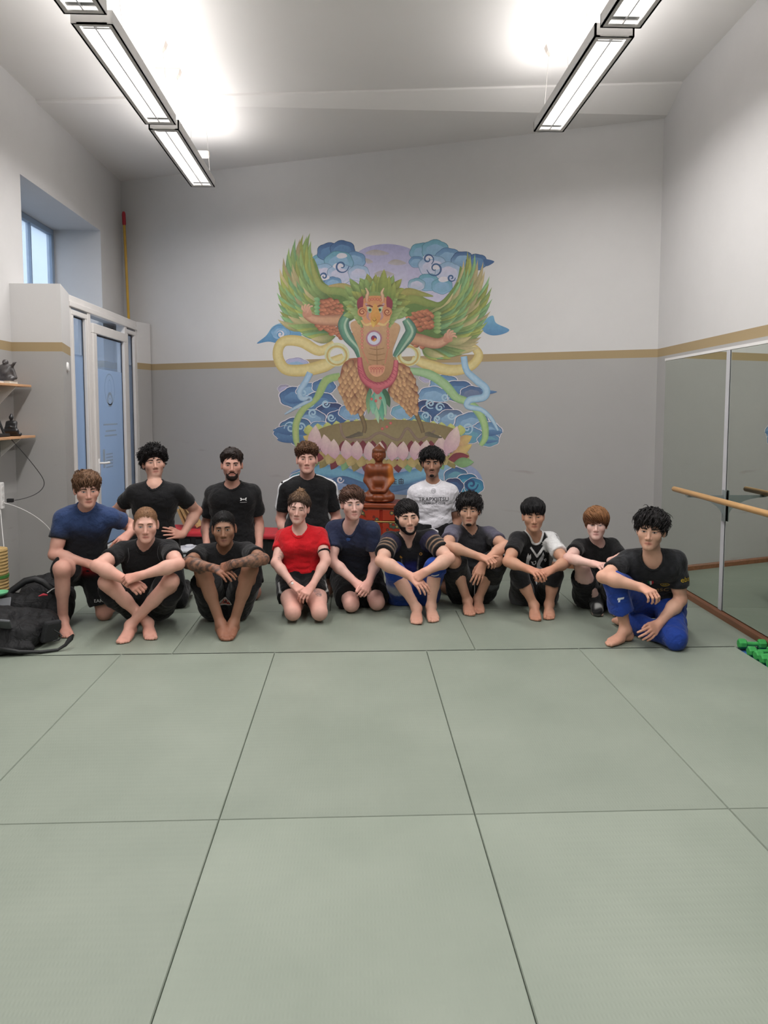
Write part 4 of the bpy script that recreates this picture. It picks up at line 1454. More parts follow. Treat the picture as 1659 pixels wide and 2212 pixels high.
# joint positions of the fourteen people, in metres (R/L are the person's own right and left)
POSE = {
    'p5': dict(s=1.0, hr=(6, -4, 0),
        anR=[-2.122, 5.287, 0.085], toeR=[-2.057, 5.174, 0.03], knL=[-1.93, 5.589, 0.06], pelvis=[-2.094, 5.613, 0.38], neck=[-2.02, 5.537, 0.862],
        head=[-1.971, 5.422, 1.021], shR=[-2.202, 5.498, 0.805], elR=[-2.225, 5.424, 0.541], wrR=[-1.973, 5.402, 0.477], hdR=[-1.887, 5.365, 0.46],
        knR=[-2.088, 5.217, 0.481], shL=[-1.819, 5.537, 0.811], elL=[-1.732, 5.765, 0.69], wrL=[-1.7, 5.507, 0.678], hdL=[-1.735, 5.428, 0.637],
        hipR=[-2.189, 5.613, 0.38], hipL=[-1.999, 5.613, 0.38], anL=[-1.91, 5.999, 0.07], toeL=[-1.91, 6.149, 0.03],
    ),
    'p6': dict(s=1.0, hr=(-2, -2, 0),
        anR=[-1.496, 5.227, 0.075], toeR=[-1.454, 5.118, 0.02], anL=[-1.603, 5.169, 0.08], toeL=[-1.603, 4.999, 0.02], pelvis=[-1.57, 5.474, 0.145],
        neck=[-1.539, 5.38, 0.606], head=[-1.51, 5.28, 0.783], shR=[-1.727, 5.356, 0.584], elR=[-1.803, 5.091, 0.525], wrR=[-1.569, 5.063, 0.415],
        hdR=[-1.497, 5.01, 0.385], knR=[-1.75, 5.14, 0.396], shL=[-1.35, 5.365, 0.597], elL=[-1.241, 5.112, 0.529], wrL=[-1.481, 5.006, 0.47],
        hdL=[-1.573, 4.998, 0.447], knL=[-1.31, 5.158, 0.394], hipR=[-1.665, 5.474, 0.145], hipL=[-1.475, 5.474, 0.145],
    ),
    'p7': dict(s=1.0, hr=(-4, 2, 3),
        anR=[-0.969, 5.183, 0.075], toeR=[-0.911, 5.055, 0.02], anL=[-0.88, 5.203, 0.075], toeL=[-0.896, 5.044, 0.02], pelvis=[-0.996, 5.534, 0.123],
        neck=[-0.979, 5.474, 0.556], head=[-0.969, 5.374, 0.734], shR=[-1.173, 5.496, 0.539], elR=[-1.205, 5.219, 0.513], wrR=[-0.993, 5.089, 0.502],
        hdR=[-0.914, 5.042, 0.483], knR=[-1.103, 5.246, 0.446], shL=[-0.794, 5.463, 0.557], elL=[-0.663, 5.214, 0.537], wrL=[-0.853, 5.046, 0.54],
        hdL=[-0.937, 5.069, 0.503], knL=[-0.767, 5.263, 0.453], hipR=[-1.091, 5.534, 0.123], hipL=[-0.901, 5.534, 0.123],
    ),
    'p8': dict(s=0.95, hr=(-6, 0, -6),
        knR=[-0.478, 5.443, 0.085], knL=[-0.276, 5.435, 0.085], pelvis=[-0.442, 5.818, 0.238], neck=[-0.443, 5.779, 0.646], head=[-0.449, 5.728, 0.835],
        shR=[-0.605, 5.848, 0.598], elR=[-0.623, 5.657, 0.416], wrR=[-0.483, 5.516, 0.28], hdR=[-0.416, 5.466, 0.245], shL=[-0.266, 5.826, 0.619],
        elL=[-0.234, 5.642, 0.431], wrL=[-0.334, 5.496, 0.269], hdL=[-0.387, 5.442, 0.219], hipR=[-0.533, 5.818, 0.238], hipL=[-0.352, 5.818, 0.238],
        anR=[-0.428, 5.832, 0.07], toeR=[-0.408, 5.975, 0.03], anL=[-0.326, 5.825, 0.07], toeL=[-0.346, 5.967, 0.03],
    ),
    'p9': dict(s=1.03, hr=(8, 2, 2),
        knR=[-0.04, 5.702, 0.075], knL=[0.166, 5.751, 0.075], pelvis=[0.004, 6.135, 0.167], neck=[-0.032, 5.911, 0.664], head=[-0.027, 5.822, 0.857],
        shR=[-0.2, 5.983, 0.638], elR=[-0.192, 5.803, 0.397], wrR=[0.004, 5.699, 0.239], hdR=[0.054, 5.618, 0.214], shL=[0.147, 5.824, 0.654],
        elL=[0.167, 5.882, 0.378], wrL=[0.102, 5.658, 0.256], hdL=[0.061, 5.583, 0.208], hipR=[-0.093, 6.135, 0.167], hipL=[0.102, 6.135, 0.167],
        anR=[0.01, 6.125, 0.07], toeR=[0.03, 6.279, 0.03], anL=[0.116, 6.173, 0.07], toeL=[0.096, 6.327, 0.03],
    ),
    'p10': dict(s=1.04, hr=(10, 2, 4),
        anR=[0.469, 5.546, 0.075], toeR=[0.452, 5.386, 0.02], anL=[0.585, 5.596, 0.075], toeL=[0.591, 5.38, 0.02], pelvis=[0.474, 5.987, 0.08],
        neck=[0.422, 5.864, 0.555], head=[0.412, 5.783, 0.752], shR=[0.249, 5.789, 0.569], elR=[0.189, 5.528, 0.451], wrR=[0.415, 5.423, 0.354],
        hdR=[0.481, 5.367, 0.307], knR=[0.308, 5.64, 0.339], shL=[0.615, 5.799, 0.587], elL=[0.72, 5.539, 0.466], wrL=[0.523, 5.377, 0.399],
        hdL=[0.441, 5.393, 0.347], knL=[0.621, 5.64, 0.373], hipR=[0.376, 5.987, 0.08], hipL=[0.573, 5.987, 0.08],
    ),
    'p11': dict(s=1.0, hr=(-2, 2, 0),
        anR=[0.896, 5.751, 0.075], toeR=[0.887, 5.596, 0.02], anL=[0.991, 5.805, 0.075], toeL=[0.972, 5.619, 0.02], pelvis=[0.969, 5.978, 0.109],
        neck=[0.944, 5.99, 0.591], head=[0.931, 5.922, 0.786], shR=[0.772, 5.92, 0.611], elR=[0.709, 5.655, 0.546], wrR=[0.98, 5.612, 0.457],
        hdR=[1.035, 5.535, 0.454], knR=[0.77, 5.692, 0.42], shL=[1.131, 5.994, 0.581], elL=[1.187, 5.719, 0.53], wrL=[0.993, 5.6, 0.415],
        hdL=[0.958, 5.58, 0.328], knL=[1.105, 5.689, 0.425], hipR=[0.874, 5.978, 0.109], hipL=[1.064, 5.978, 0.109],
    ),
    'p12': dict(s=0.98, hr=(4, 0, 2),
        anR=[1.397, 5.591, 0.075], toeR=[1.365, 5.411, 0.02], anL=[1.521, 5.614, 0.075], toeL=[1.467, 5.395, 0.02], pelvis=[1.483, 5.939, 0.059],
        neck=[1.442, 5.836, 0.575], head=[1.421, 5.759, 0.761], shR=[1.273, 5.759, 0.579], elR=[1.176, 5.551, 0.435], wrR=[1.299, 5.369, 0.412],
        hdR=[1.338, 5.285, 0.409], knR=[1.286, 5.63, 0.31], shL=[1.595, 5.811, 0.567], elL=[1.631, 5.558, 0.422], wrL=[1.471, 5.38, 0.404],
        hdL=[1.397, 5.325, 0.393], knL=[1.56, 5.625, 0.309], hipR=[1.39, 5.939, 0.059], hipL=[1.576, 5.939, 0.059],
    ),
    'p13': dict(s=0.95, hr=(0, 4, 0),
        anR=[1.93, 5.701, 0.085], toeR=[1.837, 5.376, 0.025], toeL=[2.0, 5.315, 0.03], pelvis=[1.975, 5.802, 0.097], neck=[1.949, 5.786, 0.52],
        head=[1.914, 5.706, 0.695], shR=[1.775, 5.762, 0.518], elR=[1.645, 5.535, 0.46], wrR=[1.786, 5.344, 0.452], hdR=[1.817, 5.261, 0.462],
        knR=[1.756, 5.561, 0.402], shL=[2.117, 5.851, 0.507], elL=[2.124, 5.605, 0.397], wrL=[1.944, 5.456, 0.452], hdL=[1.968, 5.385, 0.502],
        knL=[2.007, 5.451, 0.316], anL=[2.076, 5.674, 0.038], hipR=[1.885, 5.802, 0.097], hipL=[2.065, 5.802, 0.097],
    ),
    'p14': dict(s=1.02, hr=(-6, 2, -3),
        anR=[1.871, 4.907, 0.085], toeR=[1.766, 4.847, 0.02], knL=[2.144, 4.741, 0.075], pelvis=[2.168, 5.146, 0.214], neck=[2.038, 4.895, 0.59],
        head=[2.002, 4.846, 0.788], shR=[1.894, 5.02, 0.559], elR=[1.679, 4.846, 0.472], wrR=[1.912, 4.737, 0.42], hdR=[1.936, 4.643, 0.409],
        knR=[1.775, 4.881, 0.431], shL=[2.231, 4.899, 0.572], elL=[2.25, 4.908, 0.29], wrL=[2.052, 4.791, 0.157], hdL=[1.981, 4.733, 0.124],
        hipR=[2.074, 5.17, 0.214], hipL=[2.262, 5.123, 0.214], anL=[1.984, 5.159, 0.07], toeL=[1.934, 5.312, 0.03],
    ),
    'p1': dict(s=1.0, hr=(6, 8, 3),
        knL=[-1.445, 5.929, 0.075], pelvis=[-1.673, 6.062, 0.495], neck=[-1.641, 6.014, 0.985], head=[-1.669, 6.106, 1.165], shR=[-1.82, 5.983, 0.944],
        elR=[-1.993, 6.115, 0.768], wrR=[-1.811, 6.0, 0.615], hdR=[-1.758, 6.076, 0.594], knR=[-1.778, 5.973, 0.094], shL=[-1.442, 6.04, 0.944],
        elL=[-1.343, 6.212, 0.751], wrL=[-1.43, 6.037, 0.575], hdL=[-1.488, 5.965, 0.599], hipR=[-1.768, 6.062, 0.495], hipL=[-1.578, 6.062, 0.495],
        anR=[-1.728, 6.383, 0.07], toeR=[-1.708, 6.533, 0.03], anL=[-1.495, 6.339, 0.07], toeL=[-1.515, 6.489, 0.03],
    ),
    'p2': dict(s=1.03, hr=(0, 2, 0),
        knR=[-1.225, 6.124, 0.07], knL=[-0.867, 6.141, 0.07], pelvis=[-1.071, 6.331, 0.486], neck=[-1.058, 6.298, 0.938], head=[-1.051, 6.247, 1.141],
        shR=[-1.249, 6.321, 0.896], elR=[-1.305, 6.396, 0.619], wrR=[-1.268, 6.2, 0.451], hdR=[-1.222, 6.137, 0.391], shL=[-0.871, 6.343, 0.904],
        elL=[-0.851, 6.4, 0.616], wrL=[-0.821, 6.19, 0.465], hdL=[-0.828, 6.117, 0.4], hipR=[-1.169, 6.331, 0.486], hipL=[-0.973, 6.331, 0.486],
        anR=[-1.175, 6.546, 0.07], toeR=[-1.155, 6.7, 0.03], anL=[-0.917, 6.564, 0.07], toeL=[-0.937, 6.718, 0.03],
    ),
    'p3': dict(s=1.02, hr=(0, 4, 0),
        knR=[-0.556, 6.259, 0.07], knL=[-0.252, 6.247, 0.07], pelvis=[-0.416, 6.368, 0.553], neck=[-0.42, 6.427, 0.995], head=[-0.421, 6.334, 1.181],
        shR=[-0.625, 6.406, 0.929], elR=[-0.666, 6.452, 0.64], wrR=[-0.564, 6.298, 0.46], hdR=[-0.511, 6.236, 0.406], shL=[-0.213, 6.427, 0.933],
        elL=[-0.171, 6.459, 0.644], wrL=[-0.251, 6.291, 0.467], hdL=[-0.297, 6.233, 0.405], hipR=[-0.513, 6.368, 0.553], hipL=[-0.319, 6.368, 0.553],
        anR=[-0.506, 6.677, 0.07], toeR=[-0.486, 6.83, 0.03], anL=[-0.302, 6.665, 0.07], toeL=[-0.322, 6.818, 0.03],
    ),
    'p4': dict(s=1.0, hr=(0, 0, 0),
        knR=[0.55, 6.283, 0.07], knL=[0.797, 6.273, 0.07], pelvis=[0.687, 6.446, 0.491], neck=[0.688, 6.476, 0.937], head=[0.675, 6.439, 1.138],
        shR=[0.513, 6.502, 0.876], elR=[0.483, 6.543, 0.594], wrR=[0.585, 6.362, 0.448], hdR=[0.626, 6.281, 0.422], shL=[0.873, 6.485, 0.885],
        elL=[0.917, 6.521, 0.603], wrL=[0.788, 6.353, 0.465], hdL=[0.723, 6.286, 0.445], hipR=[0.592, 6.446, 0.491], hipL=[0.782, 6.446, 0.491],
        anR=[0.6, 6.693, 0.07], toeR=[0.62, 6.843, 0.03], anL=[0.747, 6.683, 0.07], toeL=[0.727, 6.833, 0.03],
    ),
}
# ================================================================== people
def rotm(ax, deg):
    return np.array(Matrix.Rotation(math.radians(deg), 3, ax))
M_SKIN = vmat('skin', rough=.52, spec=.35, bump=.05, bscale=260, var=.05, vscale=30)
M_HAIR = vmat('hair', rough=.6, spec=.25, bump=.25, bscale=420, var=.25, vscale=120)
M_CLOTH = vmat('cloth', fold=.35, rough=.85, spec=.2, bump=.15, bscale=500, var=.07, vscale=45, sheen=.15)
M_SHINY = vmat('printed_cloth', rough=.6, spec=.3, var=.04)
M_EYE = vmat('eye', rough=.15, spec=.6, var=.0)

def fingers(prims, wr, d, n, s, curl, spread, sc, thumb_in=0.3):
    """palm and five fingers: d points to the knuckles, n out of the back of the hand, s to the thumb side"""
    offs = [.031, .0105, -.0105, -.030]
    fwd = [.088, .092, .087, .078]
    lens = [(.043, .026, .022), (.047, .030, .023), (.043, .028, .022), (.034, .021, .020)]
    for i in range(4):
        kn = wr + sc * (d * fwd[i] + s * offs[i] + n * .004 * (1 if i in (1, 2) else 0))
        prims.append((cap(wr + sc * (d * .012 + s * offs[i] * .55), kn, sc * .0150, sc * .0118), .014))
        dirv = nrm(d + s * (offs[i] * spread * 6))
        th, p = 0.0, kn
        c = curl[i] if isinstance(curl, (list, tuple)) else curl
        for j, ang in enumerate((62, 80, 45)):
            th += math.radians(ang) * c
            q = p + sc * lens[i][j] * (dirv * math.cos(th) - n * math.sin(th))
            prims.append((cap(p, q, sc * (.0100 - .0009 * j - .0006 * (i == 3)), sc * (.0091 - .0009 * j - .0006 * (i == 3))), .0035))
            p = q
    b = wr + sc * (d * .022 + s * .022 - n * .010)
    m = wr + sc * (d * .056 + s * (.046 - .018 * thumb_in) - n * (.016 + .02 * thumb_in))
    t1 = m + sc * .032 * nrm(d * (.9) + s * (.35 - .6 * thumb_in) - n * (.1 + .5 * thumb_in))
    t2 = t1 + sc * .026 * nrm(d * 1.0 + s * (.1 - .6 * thumb_in) - n * (.1 + .5 * thumb_in))
    prims += [(cap(b, m, sc * .0165, sc * .0125), .014), (cap(m, t1, sc * .0118, sc * .0105), .004), (cap(t1, t2, sc * .0105, sc * .0085), .003)]

def foot(prims, an, toe, S, sc, flat=True):
    d = toe - an
    up = V3(0, 0, 1)
    d[2] = 0
    d = nrm(d)
    inn = np.cross(up, d) if S == 'R' else np.cross(d, up)
    z0 = 0.0
    A = V3(an[0], an[1], 0)
    heel = A - d * .028 * sc + up * .036 * sc
    prims += [(cap(an, heel, .036 * sc, .034 * sc), .02), (cap(an + d * .012, A + d * .085 * sc + up * .034 * sc + inn * .008, .036 * sc, .029 * sc), .025),
              (cap(heel, A + d * .12 * sc - inn * .022 * sc + up * .02 * sc, .03 * sc, .02 * sc), .02)]
    ballc = A + d * .135 * sc
    for i, (o, L, r) in enumerate(((.034, .052, .0145), (.013, .052, .0105), (-.004, .045, .0098), (-.020, .037, .0092), (-.034, .028, .0090))):
        b = ballc + inn * o * .82 * sc - d * abs(o) * .18 * sc + up * (.020 if i else .022) * sc
        t = b + d * L * sc + inn * (o * .12) * sc - up * (.020 - r - .001) * sc
        prims.append((cap(A + d * .06 * sc + inn * o * .45 * sc + up * .032 * sc, b, .026 * sc, (.0165 if i else .020) * sc), .014))
        prims.append((cap(b, t, r * 1.15 * sc, r * sc), .0035))
    return A + d * .07 * sc + up * .05

def body_groups(J, sp):
    s, w, m = J['s'], sp.get('girth', 1.0), sp.get('muscle', 1.0)
    g = {k: np.array(v, float) for k, v in J.items() if isinstance(v, list) and len(v) == 3 and k != 'hr'}
    p, n = g['pelvis'], g['neck']
    a = nrm(g['shL'] - g['shR'])
    u = nrm(n - p)
    n = g['neck'] = n + u * .018 * s
    for S_, sg_ in (('R', 1), ('L', -1)):
        g['sh' + S_] = g['sh' + S_] + a * sg_ * .020 * s - u * .012 * s
    a = nrm(a - u * (a @ u) * .5)
    f = nrm(np.cross(a, u))
    ha = nrm(g['hipL'] - g['hipR'])
    b = sp.get('slump', .03)
    c = (p + n) / 2 - f * b * 2
    def spn(t): return (1 - t) ** 2 * p + 2 * t * (1 - t) * c + t * t * n
    def lat(t): return nrm(ha * (1 - t) + a * t)
    fem = sp.get('female', False)
    T_ = []
    r = lambda x: x * s * w
    T_.append((cap(spn(.0) - ha * r(.085), spn(.0) + ha * r(.085), r(.100)), .05))
    for sg in (-1, 1):
        T_.append((ball(p + ha * sg * r(.08) - f * r(.045) - u * r(.01), r(.100)), .05))
    T_.append((cap(spn(.2) - lat(.2) * r(.065), spn(.2) + lat(.2) * r(.065), r(.100)), .06))
    T_.append((cap(spn(.42) - lat(.42) * r(.055), spn(.42) + lat(.42) * r(.055), r(.094 if not fem else .088)), .06))
    T_.append((cap(spn(.66) - lat(.66) * r(.078) + f * r(.006), spn(.66) + lat(.66) * r(.078) + f * r(.006), r(.100)), .06))
    T_.append((cap(spn(.82) - lat(.84) * r(.092) + f * r(.008), spn(.82) + lat(.84) * r(.092) + f * r(.008), r(.084)), .05))
    for sg, S in ((-1, 'R'), (1, 'L')):
        sh = g['sh' + S]
        T_.append((cap(n - u * .018 * s - f * .012, sh + a * sg * -.02 + u * .004, .046 * s, .046 * s * m), .05))
        if fem:
            T_.append((ball(spn(.70) + lat(.7) * sg * r(.072) + f * r(.085), r(.058)), .04))
        else:
            T_.append((ell(spn(.78) + lat(.78) * sg * r(.075) + f * r(.068), (r(.07) * m, r(.038) * m, r(.055) * m),
                           np.stack([lat(.78), f, u], 1)), .04))
    groups = [(T_, None, 0, 0)]
    arms, legs = {}, {}
    boxes = []
    for S, sg in (('R', -1), ('L', 1)):
        sh, el, wr, hd = g['sh' + S], g['el' + S], g['wr' + S], g['hd' + S]
        ud = nrm(el - sh)
        fd = nrm(wr - el)
        bend = nrm(fd - ud * (fd @ ud)) if abs(fd @ ud) < .98 else f
        A_ = [(ball(sh, .051 * s * m), .03), (cap(sh, el, .049 * s * m, .039 * s), .03),
              (cap(sh + (el - sh) * .35 + bend * .008, sh + (el - sh) * .68 + bend * .010, .043 * s * m, .041 * s * m), .03),
              (cap(el, el + (wr - el) * .32, .040 * s, .043 * s * m), .025), (cap(el + (wr - el) * .3, wr, .043 * s * m, .0265 * s), .025)]
        hs = sp.get('hand' + S, {})
        d = nrm(hd - wr)
        nh = np.array(hs.get('n', (0, -.55, .85)), float)
        nn = nrm(nh - d * (nh @ d))
        sv = np.cross(nn, d) if S == 'R' else np.cross(d, nn)
        Hp = []
        fingers(Hp, wr, d, nn, sv, hs.get('curl', .5), hs.get('spread', .6), s * sp.get('hand_scale', 1.0), hs.get('thumb', .35))
        A_ = A_ + [(cap(wr - fd * .01, wr + d * .03, .026 * s, .022 * s), .02)] + Hp
        arms[S] = A_
        groups.append((A_, sh, .05, .07))
        hc = wr + d * .085 * s
        boxes.append((hc - .105, hc + .105))
        hip, kn, an, toe = g['hip' + S], g['kn' + S], g['an' + S], g['toe' + S]
        td, sd = nrm(kn - hip), nrm(an - kn)
        back = nrm(td + sd) if False else nrm(sd * .0 + (td - sd * (td @ sd)) * -1.0)
        back = -nrm(td - sd * (td @ sd)) if np.linalg.norm(td - sd * (td @ sd)) > .05 else -f
        lw = sp.get('leg', 1.0)
        L_ = [(cap(hip + ha * sg * .01, kn, .088 * s * lw, .056 * s * lw), .03), (cap(hip + (kn - hip) * .25, hip + (kn - hip) * .6, .082 * s * lw, .072 * s * lw), .03),
              (ball(kn - back * .012, .050 * s), .03),
              (cap(kn, an, .050 * s, .034 * s), .03),
              (cap(kn + (an - kn) * .16 + back * .016, kn + (an - kn) * .45 + back * .016, .045 * s * lw, .046 * s * lw), .03)]
        if an[2] < .13 and toe[1] < an[1] + .05:
            fc = foot(L_, an, toe, S, s)
            boxes.append((fc - .125, fc + V3(.125, .125, .05)))
        else:
            L_ += [(cap(an, an + (toe - an) * .6, .036 * s, .03 * s), .02), (cap(an + (toe - an) * .6, toe, .03 * s, .02 * s), .02), (ball(an + V3(0, 0, .02), .034 * s), .02)]
        legs[S] = L_
        groups.append((L_, hip, .06, .09))
    fr = dict(g=g, a=a, u=u, f=f, ha=ha, spn=spn, lat=lat, s=s, T=T_, arms=arms, legs=legs)
    return groups, boxes, fr

def head_group(J, sp, fr):
    g, s = fr['g'], J['s'] * sp.get('head', 1.03)
    hc = g['head']
    fw = nrm(V3(-hc[0], -hc[1], 0))
    base = np.stack([np.cross(fw, V3(0, 0, 1)), fw, V3(0, 0, 1)], 1)     # x: person's right, y forward, z up
    yw, pt, rl = J['hr']
    R = base @ rotm('Z', yw) @ rotm('X', pt) @ rotm('Y', rl)
    if np.linalg.det(R) < 0: R[:, 0] *= -1
    def W(x, y, z): return hc + R @ (V3(x, y, z) * s)
    fw_ = sp.get('face_w', 1.0) * 1.05
    jw = sp.get('jaw_w', 1.0) * .98
    ns = sp.get('nose', 1.0)
    P = [(ell(W(0, -.018, .034), V3(.0745, .096, .083) * s, R), .02),
         (ell(W(0, .030, -.022), V3(.0615 * fw_, .064, .084) * s, R), .03)]
    for x in (-1, 1):
        P.append((cap(W(x * .047 * jw, -.002, -.052), W(x * .018 * jw, .072, -.098), .020 * s, .016 * s), .03))
        P.append((ball(W(x * .044 * fw_, .062, -.022), .022 * s), .03))
    P += [(ball(W(0, .082, -.100), .0155 * s), .025),
          (cap(W(-.034, .082, .020), W(.034, .082, .020), .0105 * s), .02),
          (ell(W(0, .071, -.068), V3(.032, .019, .028) * s, R), .02)]
    for x in (-1, 1):
        P.append((ball(W(x * .0315, .104, .000), .0145 * s), .014, 'sub'))
    P += [(cap(W(0, .088, .010), W(0, .110, -.038), .0078 * s * ns, .0112 * s * ns), .010),
          (cap(W(-.0115 * ns, .097, -.0445), W(.0115 * ns, .097, -.0445), .0088 * s), .008)]
    for x in (-1, 1):
        P.append((ball(W(x * .0315, .078, -.001), .0138 * s), .006))
        P.append((cap(W(x * .024, .079, -.0705), W(0, .0945, -.0675), .0040 * s, .0052 * s), .007))
        P.append((cap(W(x * .021, .078, -.0755), W(0, .0940, -.0785), .0044 * s, .0064 * s), .007))
        e = sp.get('ear', 1.0)
        Re = R @ rotm('Z', x * 24) @ rotm('X', -10)
        P.append((ell(W(x * .078, -.012, -.006), V3(.0085, .020 * e, .033 * e) * s, Re), .008))
        P.append((ell(W(x * .088, -.006, -.004), V3(.006, .011 * e, .021 * e) * s, Re), .006, 'sub'))
    n, u, f = g['neck'], fr['u'], fr['f']
    nk = sp.get('neck', 1.0)
    P.append((cap(n - u * .03 - f * .006, W(0, -.028, -.055), .060 * J['s'] * nk, .053 * J['s'] * nk), .022))
    P.append((cap(n - u * .02 + f * .012, W(0, .015, -.075), .044 * J['s'] * nk, .040 * J['s'] * nk), .025))
    box = (hc - .165 * s, hc + .165 * s)
    return P, box, R, hc, s, W

def person(name, sp):
    J = POSE[name]
    groups, boxes, fr = body_groups(J, sp)
    hp, hbox, R, hc, hs, W = head_group(J, sp, fr)
    tp = list(groups[0][0])
    groups = [(tp, None, 0, 0)] + groups[1:] + [(hp, fr['g']['neck'], .05, .06)]
    root = empty('person', (fr['g']['pelvis'][0], fr['g']['pelvis'][1], 0), sp['label'], 'person')
    allp = [q[0] for gr in groups for q in gr[0] if len(q) == 2]
    los, his = zip(*[pbox(q, .02) for q in allp])
    lo, hi = np.min(los, 0), np.max(his, 0)
    lo[2] = max(lo[2], -.03)
    Vs, Qs = [], []
    off = 0
    fine = [(hbox, .0037)] + [(b, .0044) for b in boxes if not sp.get('hidden_hands')]
    def put(V, Q):
        nonlocal off
        Vs.append(V)
        Qs.append(Q + off)
        off += len(V)
    gC = Grid(lo, hi, .0098)
    D = field(gC, groups)
    V, Q = nets(gC, D)
    V = relax(V, Q, 1)
    cen = V[Q].mean(1)
    keep = np.ones(len(Q), bool)
    for (b, h) in fine:
        keep &= ~np.all((cen > b[0] + .006) & (cen < b[1] - .006), 1)
    put(*compact(V, Q, keep))
    for i, (b, h) in enumerate(fine):
        gF = Grid(b[0] - 3 * h, b[1] + 3 * h, h)
        DF = field(gF, groups)
        V, Q = nets(gF, DF)
        if len(Q) == 0: continue
        V = relax(V, Q, 1, .35)
        cen = V[Q].mean(1)
        keep = np.all((cen > b[0]) & (cen < b[1]), 1)
        for (b2, h2) in fine[:i]:
            keep &= ~np.all((cen > b2[0] + .003) & (cen < b2[1] - .003), 1)
        if not keep.any(): continue
        put(*compact(V, Q, keep))
    V, Q = np.concatenate(Vs), np.concatenate(Qs)
    V[:, 2] = np.maximum(V[:, 2], .001)
    # ---- skin pigment, plus shade painted into the mouth line and nostrils
    sk = np.array(sp['skin'])
    sk = sk * .86 + sk.mean() * .14
    col = np.tile(sk, (len(V), 1))
    red = sk * np.array([1.06, .80, .76])
    g = fr['g']
    def mixin(wgt, c):
        nonlocal col
        col = col * (1 - wgt[:, None]) + np.asarray(c) * wgt[:, None]
    for jn, rr, am in (('elR', .05, .45), ('elL', .05, .45), ('knR', .06, .45), ('knL', .06, .45), ('hdR', .10, .5), ('hdL', .10, .5), ('toeR', .10, .45), ('toeL', .10, .45)):
        d2 = ((V - g[jn]) ** 2).sum(1)
        mixin(am * np.exp(-d2 / (2 * rr * rr)), red)
    Lc = ((V - hc) @ R) / hs
    x, y, z = Lc[:, 0], Lc[:, 1], Lc[:, 2]
    inhead = (np.abs(x) < .1) & (np.abs(y) < .14) & (z > -.13) & (z < .13)
    fl = sp.get('flush', .35) * .7
    for cx, cy, cz, rr, am in ((.042, .07, -.028, .022, fl), (-.042, .07, -.028, .022, fl), (0, .108, -.038, .015, fl), (.08, -.01, 0, .02, .4), (-.08, -.01, 0, .02, .4)):
        mixin(am * inhead * np.exp(-((x - cx) ** 2 + (y - cy) ** 2 + (z - cz) ** 2) / (2 * rr * rr)), red)
    lipc = np.array(sp.get('lips', sk * np.array([.80, .46, .46])))
    lw = np.exp(-((x / .0235) ** 4 + ((z + .0728 - .0014 * np.cos(x * 130)) / .0088) ** 4)) * (y > .052) * inhead
    mixin(.85 * lw, lipc)
    mixin(.75 * np.exp(-((x / .0225) ** 4 + ((z + .0728) / .0026) ** 2)) * (y > .052) * inhead, sk * .16)
    for nx in (-1, 1):
        mixin(.6 * inhead * np.exp(-(((x - nx * .0085) / .004) ** 2 + ((z + .0515) / .0028) ** 2)) * (y > .09), sk * .3)
    if 'stubble' in sp:
        c_, am = sp['stubble']
        bz = 1 / (1 + np.exp((z + .055 + .35 * np.maximum(0, .05 - y)) / .006)) * (y > -.02) * (z > -.125)
        mixin(am * bz * inhead * (1 - np.clip(lw * 2, 0, 1)), c_)
    if 'scalp' in sp:
        c_, zf = sp['scalp']
        sc_ = 1 / (1 + np.exp(-(z - (zf - (.088 - y) * .95 - .5 * np.maximum(0, np.abs(x) - .05))) / .004)) * (np.abs(x) < .079)
        mixin(.9 * sc_ * inhead, c_)
    for (a_, b_, r_, dark, fq, seed) in sp.get('tattoo', []):
        a_, b_ = [g[q] if isinstance(q, str) else (g[q[0]] + (g[q[1]] - g[q[0]]) * q[2] + np.array(q[3])) for q in (a_, b_)]
        ba = b_ - a_
        t = np.clip(((V - a_) @ ba) / (ba @ ba + 1e-9), 0, 1)
        dd = np.linalg.norm(V - a_ - t[:, None] * ba, axis=1)
        pat = np.clip(.45 + .7 * wob(V, fq, seed) + .7 * wob(V, fq * 2.3, seed + 1), 0, 1)
        mixin(np.clip((r_ - dd) / .006, 0, 1) * pat * .9, np.array(dark))
    body = link('body', qmesh('body', V, Q, col), M_SKIN, root)
    fr.update(body=body, bV=V.copy(), bN=gradn(V, Q), lw=sp.get('leg', 1.0))
    # ---- face parts, laid on the modelled face
    hm = np.all((V > hbox[0]) & (V < hbox[1]), 1)
    hq = Q[hm[Q].all(1)]
    bv = BVHTree.FromPolygons([tuple(v) for v in Lc], [tuple(q) for q in hq])
    def face_pt(px, pz, o=.0006):
        hit = bv.ray_cast(Vector((px, .25, pz)), Vector((0, -1, 0)))
        yy = hit[0].y if hit[0] is not None else .09
        return W(px, yy + o / hs, pz)
    iris = sp.get('iris', srgb(60, 45, 35))
    op = sp.get('eye_open', .0046)
    for sx in (-1, 1):
        mb = MB()
        nu, nv = 12, 4
        vs, cs, fs = [], [], []
        for i in range(nu + 1):
            uu = -1 + 2 * i / nu
            ex = sx * .0315 + uu * .0145
            top = op * (1 - abs(uu) ** 2.2)
            bot = -op * .72 * (1 - abs(uu) ** 2.0)
            tilt = .0012 * uu * sx
            for j in range(nv + 1):
                zz = -.0012 + bot + (top - bot) * j / nv + tilt
                vs.append(face_pt(ex, zz, .0009))
                rr = math.hypot(uu * .0145, zz + .0005)
                cs.append(tuple(iris) if rr < .0058 else (.55, .50, .48))
        for i in range(nu):
            for j in range(nv):
                q = i * (nv + 1) + j
                fs.append((q, q + 1, q + nv + 2, q + nv + 1))
        mb.add(vs, fs, cs)
        mb.build('eye', M_EYE, root, smooth=True, cols=True)
        lid = MB()
